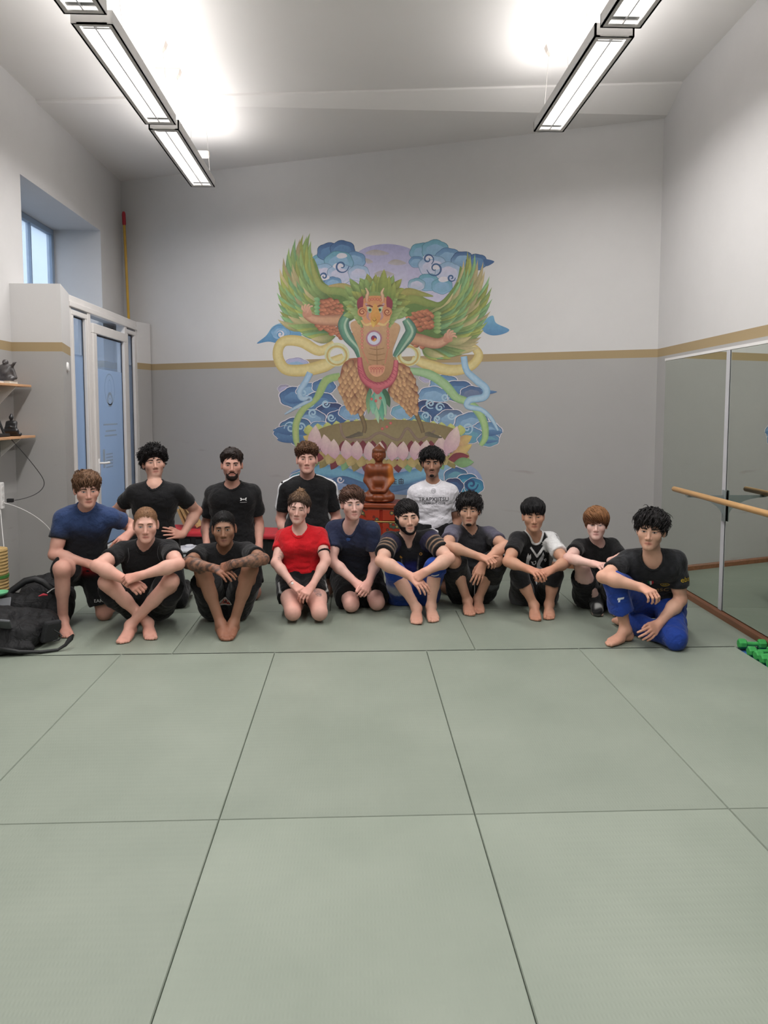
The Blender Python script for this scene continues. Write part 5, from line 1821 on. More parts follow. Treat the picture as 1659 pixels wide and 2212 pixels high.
        lid.tube([face_pt(sx * .0315 + uu * .0155, -.0012 + op * (1 - abs(uu) ** 2.2) + .0012 * uu * sx + .0005, .0006) for uu in np.linspace(-1, 1, 9)],
                 [.0008 * hs] + [.0013 * hs] * 7 + [.0008 * hs], 5, tuple(np.array(sp['brow']) * .8))
        lid.build('eyelashes', M_HAIR, root, smooth=True, cols=True)
        bm_ = MB()
        bt = sp.get('brow_t', 1.0) * 1.25
        pts = [face_pt(sx * (.012 + .036 * t), .0175 + .007 * math.sin(t * 2.4) - .004 * t + sp.get('brow_z', 0), .001) for t in np.linspace(0, 1, 9)]
        bm_.tube(pts, [.0022 * bt, .0034 * bt, .0037 * bt, .0036 * bt, .0033 * bt, .003 * bt, .0026 * bt, .002 * bt, .0012 * bt], 6, tuple(sp['brow']))
        bm_.build('eyebrow', M_HAIR, root, smooth=True, cols=True)
    return root, fr, R, hc, hs, W, hp, groups, face_pt

# ------------------------------------------------------------------ hair and beards
def hair(root, R, hc, hs, W, hp, st):
    """st: top/side/back thickness, zf hairline height, slope, curl amplitude/frequency, col, locks"""
    h = .0049
    g = Grid(hc - .20 * hs, hc + .20 * hs, h)
    D = g.full()
    for q in hp[:2]:
        splat(g, D, q[0], .02, .045)
    D += f32(.045)
    D[D > .3] = .3
    B = np.argwhere(D < .075)
    P = g.lo + B * h
    L = ((P - hc) @ R) / hs
    x, y, z = L[:, 0], L[:, 1], L[:, 2]
    up = np.clip((z - .03) / .06, 0, 1)
    bk = np.clip(-(y + .01) / .06, 0, 1) * (1 - up)
    th = st['side'] * (1 - up) * (1 - bk) + st['back'] * bk + st['top'] * up
    th = th + st.get('front', 0) * up * np.clip((y - .01) / .06, 0, 1) + st.get('asym', 0) * np.clip(x / .05, -1, 1) * up
    if st.get('amp', 0):
        th = th + st['amp'] * wob(L, st['freq'], st.get('seed', 1)) + st['amp'] * .5 * wob(L, st['freq'] * 2.1, 5)
    zf, sl = st['zf'], st.get('slope', 1.0)
    zline = zf - (.088 - y) * sl - st.get('temple', .25) * np.maximum(0, np.abs(x) - .045) + st.get('wave', 0) * np.sin(x * 110 + st.get('seed', 1)) + st.get('part', 0) * x
    zline = np.maximum(zline, st.get('low', -.10))
    th = th * np.clip((z - zline) / st.get('taper', .022), .12, 1)
    d = D[B[:, 0], B[:, 1], B[:, 2]] - th.astype(f32) * hs
    reg = ((zline - z) * .7 * hs)
    d = np.maximum(d, reg)
    # clear the ears
    if not st.get('over_ears'):
        for sx in (-1, 1):
            e = .030 - np.sqrt((x - sx * .088) ** 2 + ((y + .008)) ** 2 + ((z + .008) * .8) ** 2)
            d = np.maximum(d, e * hs)
    DD = np.full(D.shape, .3, f32)
    DD[B[:, 0], B[:, 1], B[:, 2]] = d
    V, Q = nets(g, DD)
    V = relax(V, Q, 1, .4)
    N = gradn(V, Q)
    col = np.array(st['col'])
    rng = np.random.default_rng(st.get('seed', 1))
    sh = .75 + .5 * (wob(((V - hc) @ R) * V3(1, .3, .3), 160, 8) * .5 + .5)
    C_ = col[None] * sh[:, None]
    if 'tips' in st:
        t_ = np.clip((((V - hc) @ R)[:, 2] / hs - .06) / .05, 0, 1)
        C_ = C_ * (1 - t_[:, None]) + np.array(st['tips'])[None] * t_[:, None] * sh[:, None]
    MBv, MBq, MBc = [V], [Q], [C_]
    # locks combed from the crown outwards
    nl, ln, rad = int(st.get('locks', 0) * 1.55), st.get('len', .05), st.get('rad', .0042) * .62
    if nl:
        Lv = ((V - hc) @ R) / hs
        cand = np.where(((N @ R)[:, 2] > -.6) & (Lv[:, 2] > st.get('lockmin', -.02)))[0]
        pick = rng.choice(cand, nl)
        crown = np.array(st.get('crown', (0, -.045, .115)))
        seg, sd = 5, 4
        p = Lv[pick].copy()
        nn = (N[pick] @ R)
        comb = np.array(st.get('comb', (0, 0, 0)))
        path = [p - nn * .004]
        phs = rng.uniform(0, 6.28, nl)
        lens = ln * rng.uniform(.6, 1.25, nl)
        dirn = None
        for i in range(seg):
            if i:
                nn = (p - V3(0, -.018, .034)) / V3(.0745, .096, .083) ** 2
                nn = nn / (np.linalg.norm(nn, axis=1, keepdims=True) + 1e-9)
            tg = p - crown + comb
            tg = tg - nn * (tg * nn).sum(1, keepdims=True)
            tg = tg / (np.linalg.norm(tg, axis=1, keepdims=True) + 1e-6)
            side = np.cross(nn, tg)
            cu = st.get('curl', 0.0)
            a = phs + i * st.get('twist', 1.4)
            stepv = tg * (1 - .6 * cu) + (side * np.cos(a)[:, None] + nn * np.sin(a)[:, None]) * cu + nn * (st.get('lift', .15) * (1 - i / seg) * .7 - (st.get('drop', .1) + .15) * i / seg)
            stepv += rng.normal(0, st.get('mess', .12) * .6, stepv.shape)
            stepv[:, 2] -= st.get('grav', .25) * i / seg
            stepv /= np.linalg.norm(stepv, axis=1, keepdims=True)
            p = p + stepv * (lens / seg)[:, None]
            # stay outside the skull
            q = (p - V3(0, -.018, .034)) / V3(.0745, .096, .083)
            rr = np.linalg.norm(q, axis=1)
            mn = 1.05
            fix = rr < mn
            p[fix] = V3(0, -.018, .034) + (q[fix] / rr[fix][:, None] * mn) * V3(.0745, .096, .083)
            path.append(p.copy())
        path = np.stack(path, 1)                      # n, seg+1, 3
        tan = np.gradient(path, axis=1)
        tan /= np.linalg.norm(tan, axis=2, keepdims=True) + 1e-9
        b1 = np.cross(tan, nn[:, None, :])
        b1 /= np.linalg.norm(b1, axis=2, keepdims=True) + 1e-9
        b2 = np.cross(tan, b1)
        prof = np.array([.7, 1, 1, .88, .6, .12]) * rad * 1.08
        rr = prof[None, :, None] * rng.uniform(.7, 1.3, nl)[:, None, None]
        ring = []
        for k in range(sd):
            a = 2 * math.pi * k / sd
            ring.append(path + (b1 * math.cos(a) * 1.25 + b2 * math.sin(a) * .7) * rr)
        ring = np.stack(ring, 2)                      # n, seg+1, sd, 3
        Vl = hc + (ring.reshape(-1, 3) * hs) @ R.T
        base = (np.arange(nl) * (seg + 1) * sd)[:, None, None]
        ii = np.arange(seg)[None, :, None] * sd
        kk = np.arange(sd)[None, None, :]
        k2 = (np.arange(sd) + 1) % sd
        k2 = k2[None, None, :]
        q = np.stack([base + ii + kk, base + ii + k2, base + ii + sd + k2, base + ii + sd + kk], -1).reshape(-1, 4)
        cl = col[None] * rng.uniform(.75, 1.3, nl)[:, None]
        if 'tips' in st:
            w_ = np.clip((Lv[pick][:, 2] - .06) / .05, 0, 1)[:, None]
            cl = cl * (1 - w_) + np.array(st['tips'])[None] * rng.uniform(.7, 1.4, nl)[:, None] * w_
        Cl = np.repeat(cl, (seg + 1) * sd, 0)
        MBq.append(q + len(V))
        MBv.append(Vl)
        MBc.append(Cl)
    return link('hair', qmesh('hair', np.concatenate(MBv), np.concatenate(MBq), np.concatenate(MBc)), M_HAIR, root)

def beard(root, R, hc, hs, hp, col, reg, t, name='beard'):
    """a short pelt over the part of the face given by reg(x,y,z) < 0 (head units)"""
    h = .003
    g = Grid(hc - .15 * hs, hc + .15 * hs, h)
    D = g.full()
    for q in hp[:-2]:
        splat(g, D, q[0], q[1], 0, len(q) > 2)
    B = np.argwhere(D < .02)
    P = g.lo + B * h
    L = ((P - hc) @ R) / hs
    r = reg(L[:, 0], L[:, 1], L[:, 2])
    d = D[B[:, 0], B[:, 1], B[:, 2]] - (t + .0012 * wob(L, 300, 2)) * hs
    d = np.maximum(d, r * hs * .6)
    DD = np.full(D.shape, .3, f32)
    DD[B[:, 0], B[:, 1], B[:, 2]] = d
    V, Q = nets(g, DD)
    if len(Q) == 0: return
    V = relax(V, Q, 1, .4)
    c = np.array(col)[None] * (.7 + .6 * (wob(V, 500, 4) * .5 + .5))[:, None]
    return link(name, qmesh(name, V, Q, c), M_HAIR, root)

# ------------------------------------------------------------------ clothes
def tuck(fr, gr, D, depth=.013, lim=-.003):
    """draw the body in a little where cloth covers it, so that no skin shows through a fold"""
    V = fr['bV']
    I = np.round((V - gr.lo) / gr.h).astype(int)
    ok = np.all((I >= 0) & (I < gr.n), 1)
    d = np.full(len(V), 1.0)
    J_ = I[ok]
    d[ok] = D[J_[:, 0], J_[:, 1], J_[:, 2]]
    w = np.clip((lim - d) / .006, 0, 1)
    V -= fr['bN'] * (depth * w)[:, None]
    fr['body'].data.vertices.foreach_set('co', V.astype(f32).ravel())
    fr['body'].data.update()

def cloth_color(base):
    return lambda V, N, fr: np.tile(np.array(base), (len(V), 1))

def shirt(root, fr, sp):
    g, u, f, a, spn, s = fr['g'], fr['u'], fr['f'], fr['a'], fr['spn'], fr['s']
    t = sp.get('t', .011)
    h = .0084
    pr = [q[0] for q in fr['T']] + [cap(g['sh' + S], g['sh' + S] + (g['el' + S] - g['sh' + S]) * sp.get('sleeve', .62), .07) for S in 'RL']
    los, his = zip(*[pbox(q, t + .04) for q in pr])
    gr = Grid(np.min(los, 0), np.max(his, 0), h)
    D = gr.full()
    for q, k in [(q[0], q[1]) for q in fr['T']]:
        splat(gr, D, q, k, t)
    for extra in sp.get('extra', []):
        splat(gr, D, extra, .06, t)
    X, Y, Z = gr.xyz((slice(None),) * 3)
    def plane(pt, nn): return (X - f32(pt[0])) * f32(nn[0]) + (Y - f32(pt[1])) * f32(nn[1]) + (Z - f32(pt[2])) * f32(nn[2])
    D = np.maximum(D, -plane(spn(sp.get('hem', .04)), u))
    for S, sg in (('R', -1), ('L', 1)):
        sh, el = g['sh' + S], g['el' + S]
        ud = nrm(el - sh)
        fs = sp.get('sleeve' + S, sp.get('sleeve', .62))
        ct = sh + (el - sh) * fs
        G = gr.full()
        fl = sp.get('flare', .006)
        for q, k in fr['arms'][S][:3]:
            splat(gr, G, q, k, t)
        splat(gr, G, cap(sh, sh + (el - sh) * fs * 1.05, .045 * s + t * .5, .045 * s + t + fl), .03, 0)
        G = np.maximum(G, plane(ct, ud))
        r2 = (X - f32(sh[0])) ** 2 + (Y - f32(sh[1])) ** 2 + (Z - f32(sh[2])) ** 2
        D = smin(D, G, f32(.035) * np.exp(-r2 / f32(2 * .08 ** 2)) + f32(.002))
    # neck opening
    n = g['neck']
    hd = g['head']
    nr = (sp.get('neck_r', .066) - .005) * s
    N_ = gr.full()
    splat(gr, N_, cap(n + f * sp.get('neck_f', .018) + u * sp.get('neck_u', -.012), n + u * .13 + f * .03, nr, nr * 1.25), .01, 0)
    if sp.get('vneck'):
        splat(gr, N_, cap(n + f * .05 + u * .0, n + f * .10 - u * sp['vneck'], nr * .75, .012), .02, 0)
    D = np.maximum(D, -N_)
    # ribbed collar around the opening
    gc = Grid(n - V3(.13, .13, .10), n + V3(.13, .13, .12), .0044)
    Dt, Nc = gc.full(), gc.full()
    for q, k in [(q[0], q[1]) for q in fr['T']]:
        splat(gc, Dt, q, k, t)
    splat(gc, Nc, cap(n + f * sp.get('neck_f', .018) + u * sp.get('neck_u', -.012), n + u * .13 + f * .03, nr, nr * 1.25), .01, 0)
    if sp.get('vneck'):
        splat(gc, Nc, cap(n + f * .05 + u * .0, n + f * .10 - u * sp['vneck'], nr * .75, .012), .02, 0)
    Xc, Yc, Zc = gc.xyz((slice(None),) * 3)
    DC = np.maximum(np.maximum(Dt - f32(.0045), -Dt - f32(.010)), np.maximum(Nc - f32(.013), -Nc - f32(.002)))
    tuck(fr, gr, D)
    # folds
    B = np.argwhere(np.abs(D) < .03)
    P = gr.lo + B * h
    rel = (P - g['pelvis']) @ u / (np.linalg.norm(n - g['pelvis']) + 1e-6)
    w = sp.get('fold', .005) * 1.35
    wv = w * (1.25 - rel) * (wob(P * V3(.6, .6, 1.5), 26, sp.get('seed', 2)) + .8 * wob(P * V3(.8, .8, 1.3), 60, 9))
    D[B[:, 0], B[:, 1], B[:, 2]] += wv.astype(f32)
    V, Q = nets(gr, D)
    V = relax(V, Q, 2, .5)
    N = gradn(V, Q)
    C_ = sp['col'](V, N, fr) if callable(sp['col']) else np.tile(np.array(sp['col']), (len(V), 1))
    V[:, 2] = np.maximum(V[:, 2], .004)
    o = link(sp.get('name', 'shirt'), qmesh('shirt', V, Q, C_), M_CLOTH, root)
    Vc, Qc = nets(gc, DC)
    if len(Qc):
        Vc = relax(Vc, Qc, 1)
        Cc = sp['col'](Vc, gradn(Vc, Qc), fr) if callable(sp['col']) else np.tile(np.array(sp['col']), (len(Vc), 1))
        if 'collar' in sp:
            Cc = np.tile(np.array(sp['collar']), (len(Vc), 1))
        link('collar', qmesh('collar', Vc, Qc, Cc), M_CLOTH, o)
    return o, BVHTree.FromPolygons([tuple(v) for v in V], [tuple(q) for q in Q])

def bottoms(root, fr, sp):
    """shorts or trousers; leg: how far down each leg (0..1 thigh, 1..2 shin)"""
    g, u, f, ha, spn, s = fr['g'], fr['u'], fr['f'], fr['ha'], fr['spn'], fr['s']
    t, fl = sp.get('t', .012), sp.get('flare', .02)
    lw = fr['lw']
    h = .0092
    pr = [q[0] for q in fr['T'][:4]]
    parts = {}
    for S in 'RL':
        hip, kn, an = g['hip' + S], g['kn' + S], g['an' + S]
        lg = sp.get('leg' + S, sp.get('leg', .8))
        L = []
        if lg <= 1:
            ct, cd = hip + (kn - hip) * lg, nrm(kn - hip)
            L.append((cap(hip, ct + cd * .02, .094 * s * lw + t, (.094 - .03 * lg) * s * lw + t + fl), .03))
            L.append((cap(hip + (kn - hip) * .25, hip + (kn - hip) * min(.6, lg), .086 * s * lw + t, .077 * s * lw + t), .03))
        else:
            ct, cd = kn + (an - kn) * (lg - 1), nrm(an - kn)
            L.append((cap(hip, kn, .098 * s * lw + t, .064 * s * lw + t), .03))
            L.append((ball(kn, .058 * s + t), .03))
            L.append((cap(kn, ct + cd * .02, .056 * s + t, (.056 - .016 * (lg - 1)) * s + t + fl), .03))
        if 'sag' in sp and lg <= 1:
            L.append((cap(hip + (kn - hip) * .45 - V3(0, 0, sp['sag'] * .5), ct - V3(0, 0, sp['sag']), .05 * s, .045 * s), .04))
        parts[S] = (L, ct, cd)
        pr += [q[0] for q in L]
    los, his = zip(*[pbox(q, t + .04) for q in pr])
    lo = np.min(los, 0)
    lo[2] = max(lo[2], -.02)
    gr = Grid(lo, np.max(his, 0), h)
    D = gr.full()
    for q in fr['T'][:4]:
        splat(gr, D, q[0], q[1], t)
    X, Y, Z = gr.xyz((slice(None),) * 3)
    def plane(pt, nn): return (X - f32(pt[0])) * f32(nn[0]) + (Y - f32(pt[1])) * f32(nn[1]) + (Z - f32(pt[2])) * f32(nn[2])
    D = np.maximum(D, plane(spn(sp.get('waist', .26)), u))
    for S in 'RL':
        L, ct, cd = parts[S]
        G = gr.full()
        nt_ = len(L) if len(L) != 3 or sp.get('leg' + S, sp.get('leg', .8)) <= 1 else 2
        for q in L[:nt_]:
            splat(gr, G, q[0], q[1], 0)
        pl = plane(ct, cd)          # hem
        if nt_ == len(L):
            G = np.maximum(G, pl)
        else:
            G2 = gr.full()
            splat(gr, G2, L[2][0], L[2][1], 0)
            G = smin(G, np.maximum(G2, pl), f32(.02))
        hip = g['hip' + S]
        r2 = (X - f32(hip[0])) ** 2 + (Y - f32(hip[1])) ** 2 + (Z - f32(hip[2])) ** 2
        D = smin(D, G, f32(.06) * np.exp(-r2 / f32(2 * .10 ** 2)) + f32(.002))
    tuck(fr, gr, D)
    B = np.argwhere(np.abs(D) < .03)
    P = gr.lo + B * h
    D[B[:, 0], B[:, 1], B[:, 2]] += (sp.get('fold', .005) * (wob(P, 24, sp.get('seed', 3)) + .5 * wob(P, 50, 6))).astype(f32)
    V, Q = nets(gr, D)
    V = relax(V, Q, 2, .5)
    V[:, 2] = np.maximum(V[:, 2], .003)
    N = gradn(V, Q)
    C_ = sp['col'](V, N, fr) if callable(sp['col']) else np.tile(np.array(sp['col']), (len(V), 1))
    o = link(sp.get('name', 'shorts'), qmesh('shorts', V, Q, C_), M_CLOTH, root)
    return o, BVHTree.FromPolygons([tuple(v) for v in V], [tuple(q) for q in Q])

# ------------------------------------------------------------------ prints on cloth
def text_shape(txt, size):
    c = bpy.data.curves.new('lettering', 'FONT')
    c.body = txt
    c.size = size
    c.align_x, c.align_y = 'CENTER', 'CENTER'
    c.resolution_u = 2
    o = bpy.data.objects.new('lettering', c)
    COL.objects.link(o)
    dg = bpy.context.evaluated_depsgraph_get()
    me = o.evaluated_get(dg).to_mesh()
    bm = bmesh.new()
    bm.from_mesh(me)
    o.evaluated_get(dg).to_mesh_clear()
    bpy.data.objects.remove(o, do_unlink=True)
    bpy.data.curves.remove(c)
    bmesh.ops.triangulate(bm, faces=list(bm.faces))
    vs = [(v.co.x, v.co.y) for v in bm.verts]
    bm.verts.index_update()
    fs = [tuple(v.index for v in f_.verts) for f_ in bm.faces]
    bm.free()
    return vs, fs
def poly_shape(pts):
    return list(pts), [tuple(range(len(pts)))]
def ring_shape(r0, r1, n=28, a0=0, a1=6.2832, sx=1.0):
    vs, fs = [], []
    cl = abs(a1 - a0) > 6.28
    m = n if cl else n + 1
    for k in range(m):
        a = a0 + (a1 - a0) * k / n
        vs += [(r0 * math.cos(a) * sx, r0 * math.sin(a)), (r1 * math.cos(a) * sx, r1 * math.sin(a))]
    for k in range(n):
        k2 = (k + 1) % m
        fs.append((2 * k, 2 * k + 1, 2 * k2 + 1, 2 * k2))
    return vs, fs
def decal(parent, bvh, shapes, org, right, up, name='print', off=.0016, sub=True, m=None):
    """shapes [(verts2d, faces, colour, (dx,dy))]: each laid on the cloth by dropping it along the print's normal"""
    right, up = nrm(right), nrm(up)
    nn = np.cross(right, up)
    mb = MB()
    for k, (vs, fs, colr, (dx, dy)) in enumerate(shapes):
        bm = bmesh.new()
        bv_ = [bm.verts.new((x + dx, y + dy, 0)) for x, y in vs]
        for f_ in fs:
            try: bm.faces.new([bv_[i] for i in f_])
            except ValueError: pass
        bmesh.ops.triangulate(bm, faces=list(bm.faces))
        for _ in range(4):
            lg = [e for e in bm.edges if e.calc_length() > .014]
            if not lg or not sub: break
            bmesh.ops.subdivide_edges(bm, edges=lg, cuts=1)
            bmesh.ops.triangulate(bm, faces=list(bm.faces))
        bm.verts.index_update()
        P3 = []
        for v in bm.verts:
            q = np.asarray(org) + right * v.co.x + up * v.co.y
            hit = bvh.ray_cast(Vector(q + nn * .25), Vector(-nn))
            P3.append(tuple(np.array(hit[0]) + nn * (off + k * .0004)) if hit[0] is not None else tuple(q))
        mb.add(P3, [tuple(v.index for v in f_.verts) for f_ in bm.faces], tuple(colr))
        bm.free()
    return mb.build(name, m or M_SHINY, parent, cols=True)
# ------------------------------------------------------------------ the fourteen people
BLK = srgb(30, 30, 32)
def tcoord(V, fr):
    g = fr['g']
    return (V - g['pelvis']) @ fr['u'] / np.linalg.norm(g['neck'] - g['pelvis'])
def sleeve_t(V, fr, S):
    """fraction along the upper arm and distance from its axis"""
    g = fr['g']
    ba = g['el' + S] - g['sh' + S]
    t = ((V - g['sh' + S]) @ ba) / (ba @ ba)
    d = np.linalg.norm(V - g['sh' + S] - t[:, None] * ba, axis=1)
    return t, d
def lerp(c0, c1, w): return np.array(c0)[None] * (1 - w[:, None]) + np.array(c1)[None] * w[:, None]
def sig(x): return 1 / (1 + np.exp(-np.clip(x, -30, 30)))

def chest(fr, t, lat_, bvh=None):
    """a point in front of the chest at height t, lat_ metres towards the person's left"""
    return fr['spn'](t) + fr['a'] * lat_ + fr['f'] * .1

DARKBROWN, BLACKH = srgb(52, 38, 30), srgb(24, 21, 22)

# ---- kneeling at far left, blue and black tee
def c_blue(V, N, fr):
    t = tcoord(V, fr) + .05 * wob(V, 14, 4)
    c = lerp(srgb(26, 27, 32), srgb(50, 68, 108), sig((t - .66) / .035))
    return c * (1 + .18 * wob(V, 220, 2))[:, None]
r = person('p5', dict(label='person in a blue and black tee kneeling at far left, arm over the next shoulder', skin=srgb(216, 160, 140), brow=srgb(70, 50, 38), iris=srgb(70, 80, 90),
    muscle=1.08, flush=.5, slump=.02, handR=dict(n=(0, -.6, .8), curl=.4), handL=dict(n=(.1, -.9, .5), curl=.35, spread=1.2), brow_t=1.1))
root, fr = r[0], r[1]
hair(root, *r[2:7], dict(top=.026, side=.012, back=.016, front=.012, zf=.040, slope=.9, amp=.005, freq=70, col=srgb(88, 62, 45), tips=srgb(104, 76, 55), locks=420, len=.05, rad=.0044, curl=.35, lift=.1, drop=.15, mess=.3, seed=5))
sh, bv = shirt(root, fr, dict(col=c_blue, sleeve=.55, sleeveL=.42, fold=.004))
def c_p5s(V, N, fr):
    q_, ba_ = fr['g']['hipR'], fr['g']['knR'] - fr['g']['hipR']
    tt = ((V - q_) @ ba_) / (ba_ @ ba_)
    w = sig((.5 - tt) / .03) * sig((V[:, 2] - .38) / .01) * sig((V[:, 0] - (fr['g']['pelvis'][0] - .00)) / .01) * sig((-(V[:, 0] - (fr['g']['pelvis'][0] + .16))) / .01) * .9
    return lerp(srgb(24, 24, 26), srgb(140, 26, 30), w)
so, bs = bottoms(root, fr, dict(col=c_p5s, leg=.80, legR=.64, flare=.012, waist=.2))
g = fr['g']
decal(so, bs, [(*text_shape('EARA', .035), srgb(210, 210, 210), (0, 0))], g['hipL'] + (g['knL'] - g['hipL']) * .72 + V3(.02, -.08, .02), (1, 0, 0), (0, 0, 1))
v = text_shape

# ---- buzz cut, seated in front of the kneeling one
r = person('p6', dict(label='person with a blond buzz cut and black tee seated on the mat with crossed ankles', skin=srgb(222, 168, 148), brow=srgb(120, 84, 62), iris=srgb(90, 105, 115),
    muscle=1.12, slump=.05, flush=.5, scalp=(srgb(150, 112, 84), .078), handR=dict(n=(0, -.8, .55), curl=.85), handL=dict(n=(0, -.75, .65), curl=.65, thumb=.6), neck=1.06, ear=1.1, brow_t=.9))
root, fr = r[0], r[1]
hair(root, *r[2:7], dict(top=.005, side=.0022, back=.0025, zf=.080, slope=.95, temple=.9, col=srgb(128, 94, 68), locks=700, len=.006, rad=.0024, lift=.6, mess=.3, seed=3))
sh, bv = shirt(root, fr, dict(col=lambda V, N, fr: np.tile(srgb(26, 26, 28), (len(V), 1)), sleeve=.55, fold=.005))
for S, sx in (('R', -1), ('L', 1)):
    b_ = fr['g']['sh' + S]
    seam = [((.0 + .03 * math.sin(k / 9 * 2)) * -sx + sx * k * .004, -.02 - k * .012) for k in range(10)]
    pts = [(x - .0012, y) for x, y in seam] + [(x + .0012, y) for x, y in reversed(seam)]
    decal(sh, bv, [(*poly_shape(pts), srgb(95, 95, 98), (0, 0))], b_ + V3(-sx * .06, -.12, .055), (1, 0, 0), (0, 0, 1), 'seam')
bottoms(root, fr, dict(col=srgb(22, 22, 24), leg=.80, sag=.10, flare=.03, waist=.25))

# ---- tattooed forearms
tat = srgb(62, 54, 52)
r = person('p7', dict(label='person with tattooed forearms and short black hair seated in a black tee', skin=srgb(150, 106, 80), brow=srgb(24, 18, 16), iris=srgb(35, 24, 18), lips=srgb(128, 78, 68),
    muscle=1.08, slump=.05, flush=.1, scalp=(srgb(36, 28, 26), .068), handR=dict(n=(.0, -.5, .85), curl=.28, spread=.8), handL=dict(n=(0, -.7, .7), curl=.6, thumb=.5), nose=1.1, ear=1.1,
    tattoo=[('elR', 'wrR', .07, tat, 90, 1), ('elL', 'wrL', .07, tat, 80, 2)], stubble=(srgb(70, 48, 38), .22)))
root, fr = r[0], r[1]
hair(root, *r[2:7], dict(top=.011, side=.0025, back=.003, zf=.074, slope=.95, temple=.6, amp=.0015, freq=200, col=srgb(20, 18, 18), locks=700, len=.008, rad=.003, lift=.5, mess=.3, seed=3))
shirt(root, fr, dict(col=srgb(25, 25, 27), sleeve=.62, fold=.006, seed=4))
so, bs = bottoms(root, fr, dict(col=srgb(21, 21, 23), leg=.72, sag=.12, flare=.03, waist=.25))
o_ = fr['g']['pelvis'] + V3(.02, -.12, .06)
decal(so, bs, [(*poly_shape([(-.055, -.012), (-.03, .022), (.0, .026), (.04, .022), (.055, -.01), (.02, -.03), (-.03, -.028)]), srgb(200, 195, 190), (0, 0)),
               (*poly_shape([(-.04, -.012), (-.015, .012), (.03, .014), (.045, -.008), (.015, -.022), (-.02, -.02)]), srgb(170, 60, 45), (0, 0)),
               (*poly_shape([(-.015, -.01), (.0, .006), (.02, -.004), (.005, -.014)]), srgb(40, 30, 30), (0, 0))], o_, (1, 0, 0), (0, -.3, 1))

# ---- red top
r = person('p8', dict(label='person in a bright red top kneeling with hands folded on bare thighs', skin=srgb(224, 174, 158), brow=srgb(80, 56, 44), iris=srgb(60, 48, 40), female=True,
    girth=1.02, leg=1.12, muscle=.92, slump=.01, flush=.6, eye_open=.0026, handR=dict(n=(0, -.6, .8), curl=.55), handL=dict(n=(0, -.7, .7), curl=.5), neck=.95, lips=srgb(196, 116, 108), brow_t=.9,
    tattoo=[(('shR', 'elR', .55, (.03, -.04, 0)), ('shR', 'elR', .85, (.035, -.035, 0)), .030, srgb(140, 118, 116), 130, 3), (('hipL', 'knL', .62, (-.01, -.01, .07)), ('hipL', 'knL', .78, (.01, 0, .08)), .026, srgb(120, 108, 112), 120, 7)]))
root, fr, R_, hc_, hs_, W_ = r[:6]
hair(root, *r[2:7], dict(top=.018, side=.017, back=.018, zf=.064, slope=.8, temple=.2, amp=.005, freq=80, col=srgb(66, 51, 44), tips=srgb(104, 80, 60), locks=260, len=.05, rad=.0038, lift=.06, drop=.1, curl=.25, grav=0, comb=(0, -.03, .25), crown=(0, -.03, .16), mess=.25, seed=8))
hb = [(ball(W_(0, -.035, .132), .026), .01)]
rng_ = np.random.default_rng(4)
for k in range(22):
    d_ = nrm(rng_.normal(size=3) + V3(0, 0, .6))
    hb.append((cap(W_(0, -.035, .132) + d_ * .012, W_(0, -.035, .132) + d_ * rng_.uniform(.026, .040), .010, .004), .008))
blobmesh('hair_bun', hb, .0035, parent=root, m=M_HAIR, colf=lambda V, N: np.array(srgb(116, 88, 64))[None] * (1 + .4 * wob(V, 260, 3))[:, None])
st_ = MB()
for x0, x1, z1 in ((.022, .034, .022), (-.028, -.054, -.02), (-.016, -.040, .012), (.045, .060, -.01), (.050, .064, -.03), (-.045, -.062, -.03), (-.036, -.058, .0), (.034, .054, .004), (.010, .024, .03), (.012, .030, .016), (-.030, -.056, .01)):
    st_.tube([r[8](x0 + (x1 - x0) * t, .072 + (z1 - .072) * t, .003) for t in np.linspace(0, 1, 7)], [.0020, .0022, .002, .0018, .0015, .0012, .0005], 5, srgb(74, 55, 46))
st_.build('loose_strand', M_HAIR, root, smooth=True, cols=True)['kind'] = 'stuff'
shirt(root, fr, dict(col=srgb(204, 26, 36), sleeve=.52, hem=.16, fold=.0045, neck_r=.068, neck_u=-.02, neck_f=.028, t=.008, seed=6))
def c_p8(V, N, fr):
    g = fr['g']
    w = np.zeros(len(V))
    for S, sg in (('R', -1), ('L', 1)):
        ba = nrm(g['kn' + S] - g['hip' + S])
        rel = V - g['hip' + S]
        t = rel @ ba
        d = rel - t[:, None] * ba
        ang = np.arctan2(d[:, 2], d[:, 0] * sg)
        w = np.maximum(w, sig((.07 - np.abs(ang - .55)) / .02) * (t > .1) * (d[:, 0] * sg > 0))
    return lerp(srgb(24, 24, 26), srgb(205, 205, 205), w)
bottoms(root, fr, dict(col=c_p8, leg=.55, flare=.012, t=.009, waist=.30))
g = fr['g']
arm_d = nrm(g['elL'] - g['shL'])
c0 = g['shL'] + (g['elL'] - g['shL']) * .68
blobmesh('arm_band', [(cap(c0 - arm_d * .01, c0 + arm_d * .01, .0495), .005)], .004, srgb(18, 18, 20), root, M_CLOTH, cuts=[(c0 - arm_d * .008, -arm_d), (c0 + arm_d * .008, arm_d)])
wd = nrm(g['wrR'] - g['elR'])
blobmesh('bracelet', [(cap(g['wrR'] - wd * .012, g['wrR'] - wd * .004, .0305), .004)], .003, srgb(30, 26, 26), root, M_CLOTH, cuts=[(g['wrR'] - wd * .013, -wd), (g['wrR'] - wd * .005, wd)])
b_ = MB()
b_.lathe([(.0095, 0), (.0095, .003), (.006, .0055)], None, 14, Matrix.Translation(Vector(g['wrR'] - wd * .009 + V3(.006, -.031, .008))) @ Vector((0.1, -1, .3)).to_track_quat('Z', 'Y').to_matrix().to_4x4(), srgb(240, 238, 235))
b_.build('bracelet_bead', M_SHINY, root, cols=True)

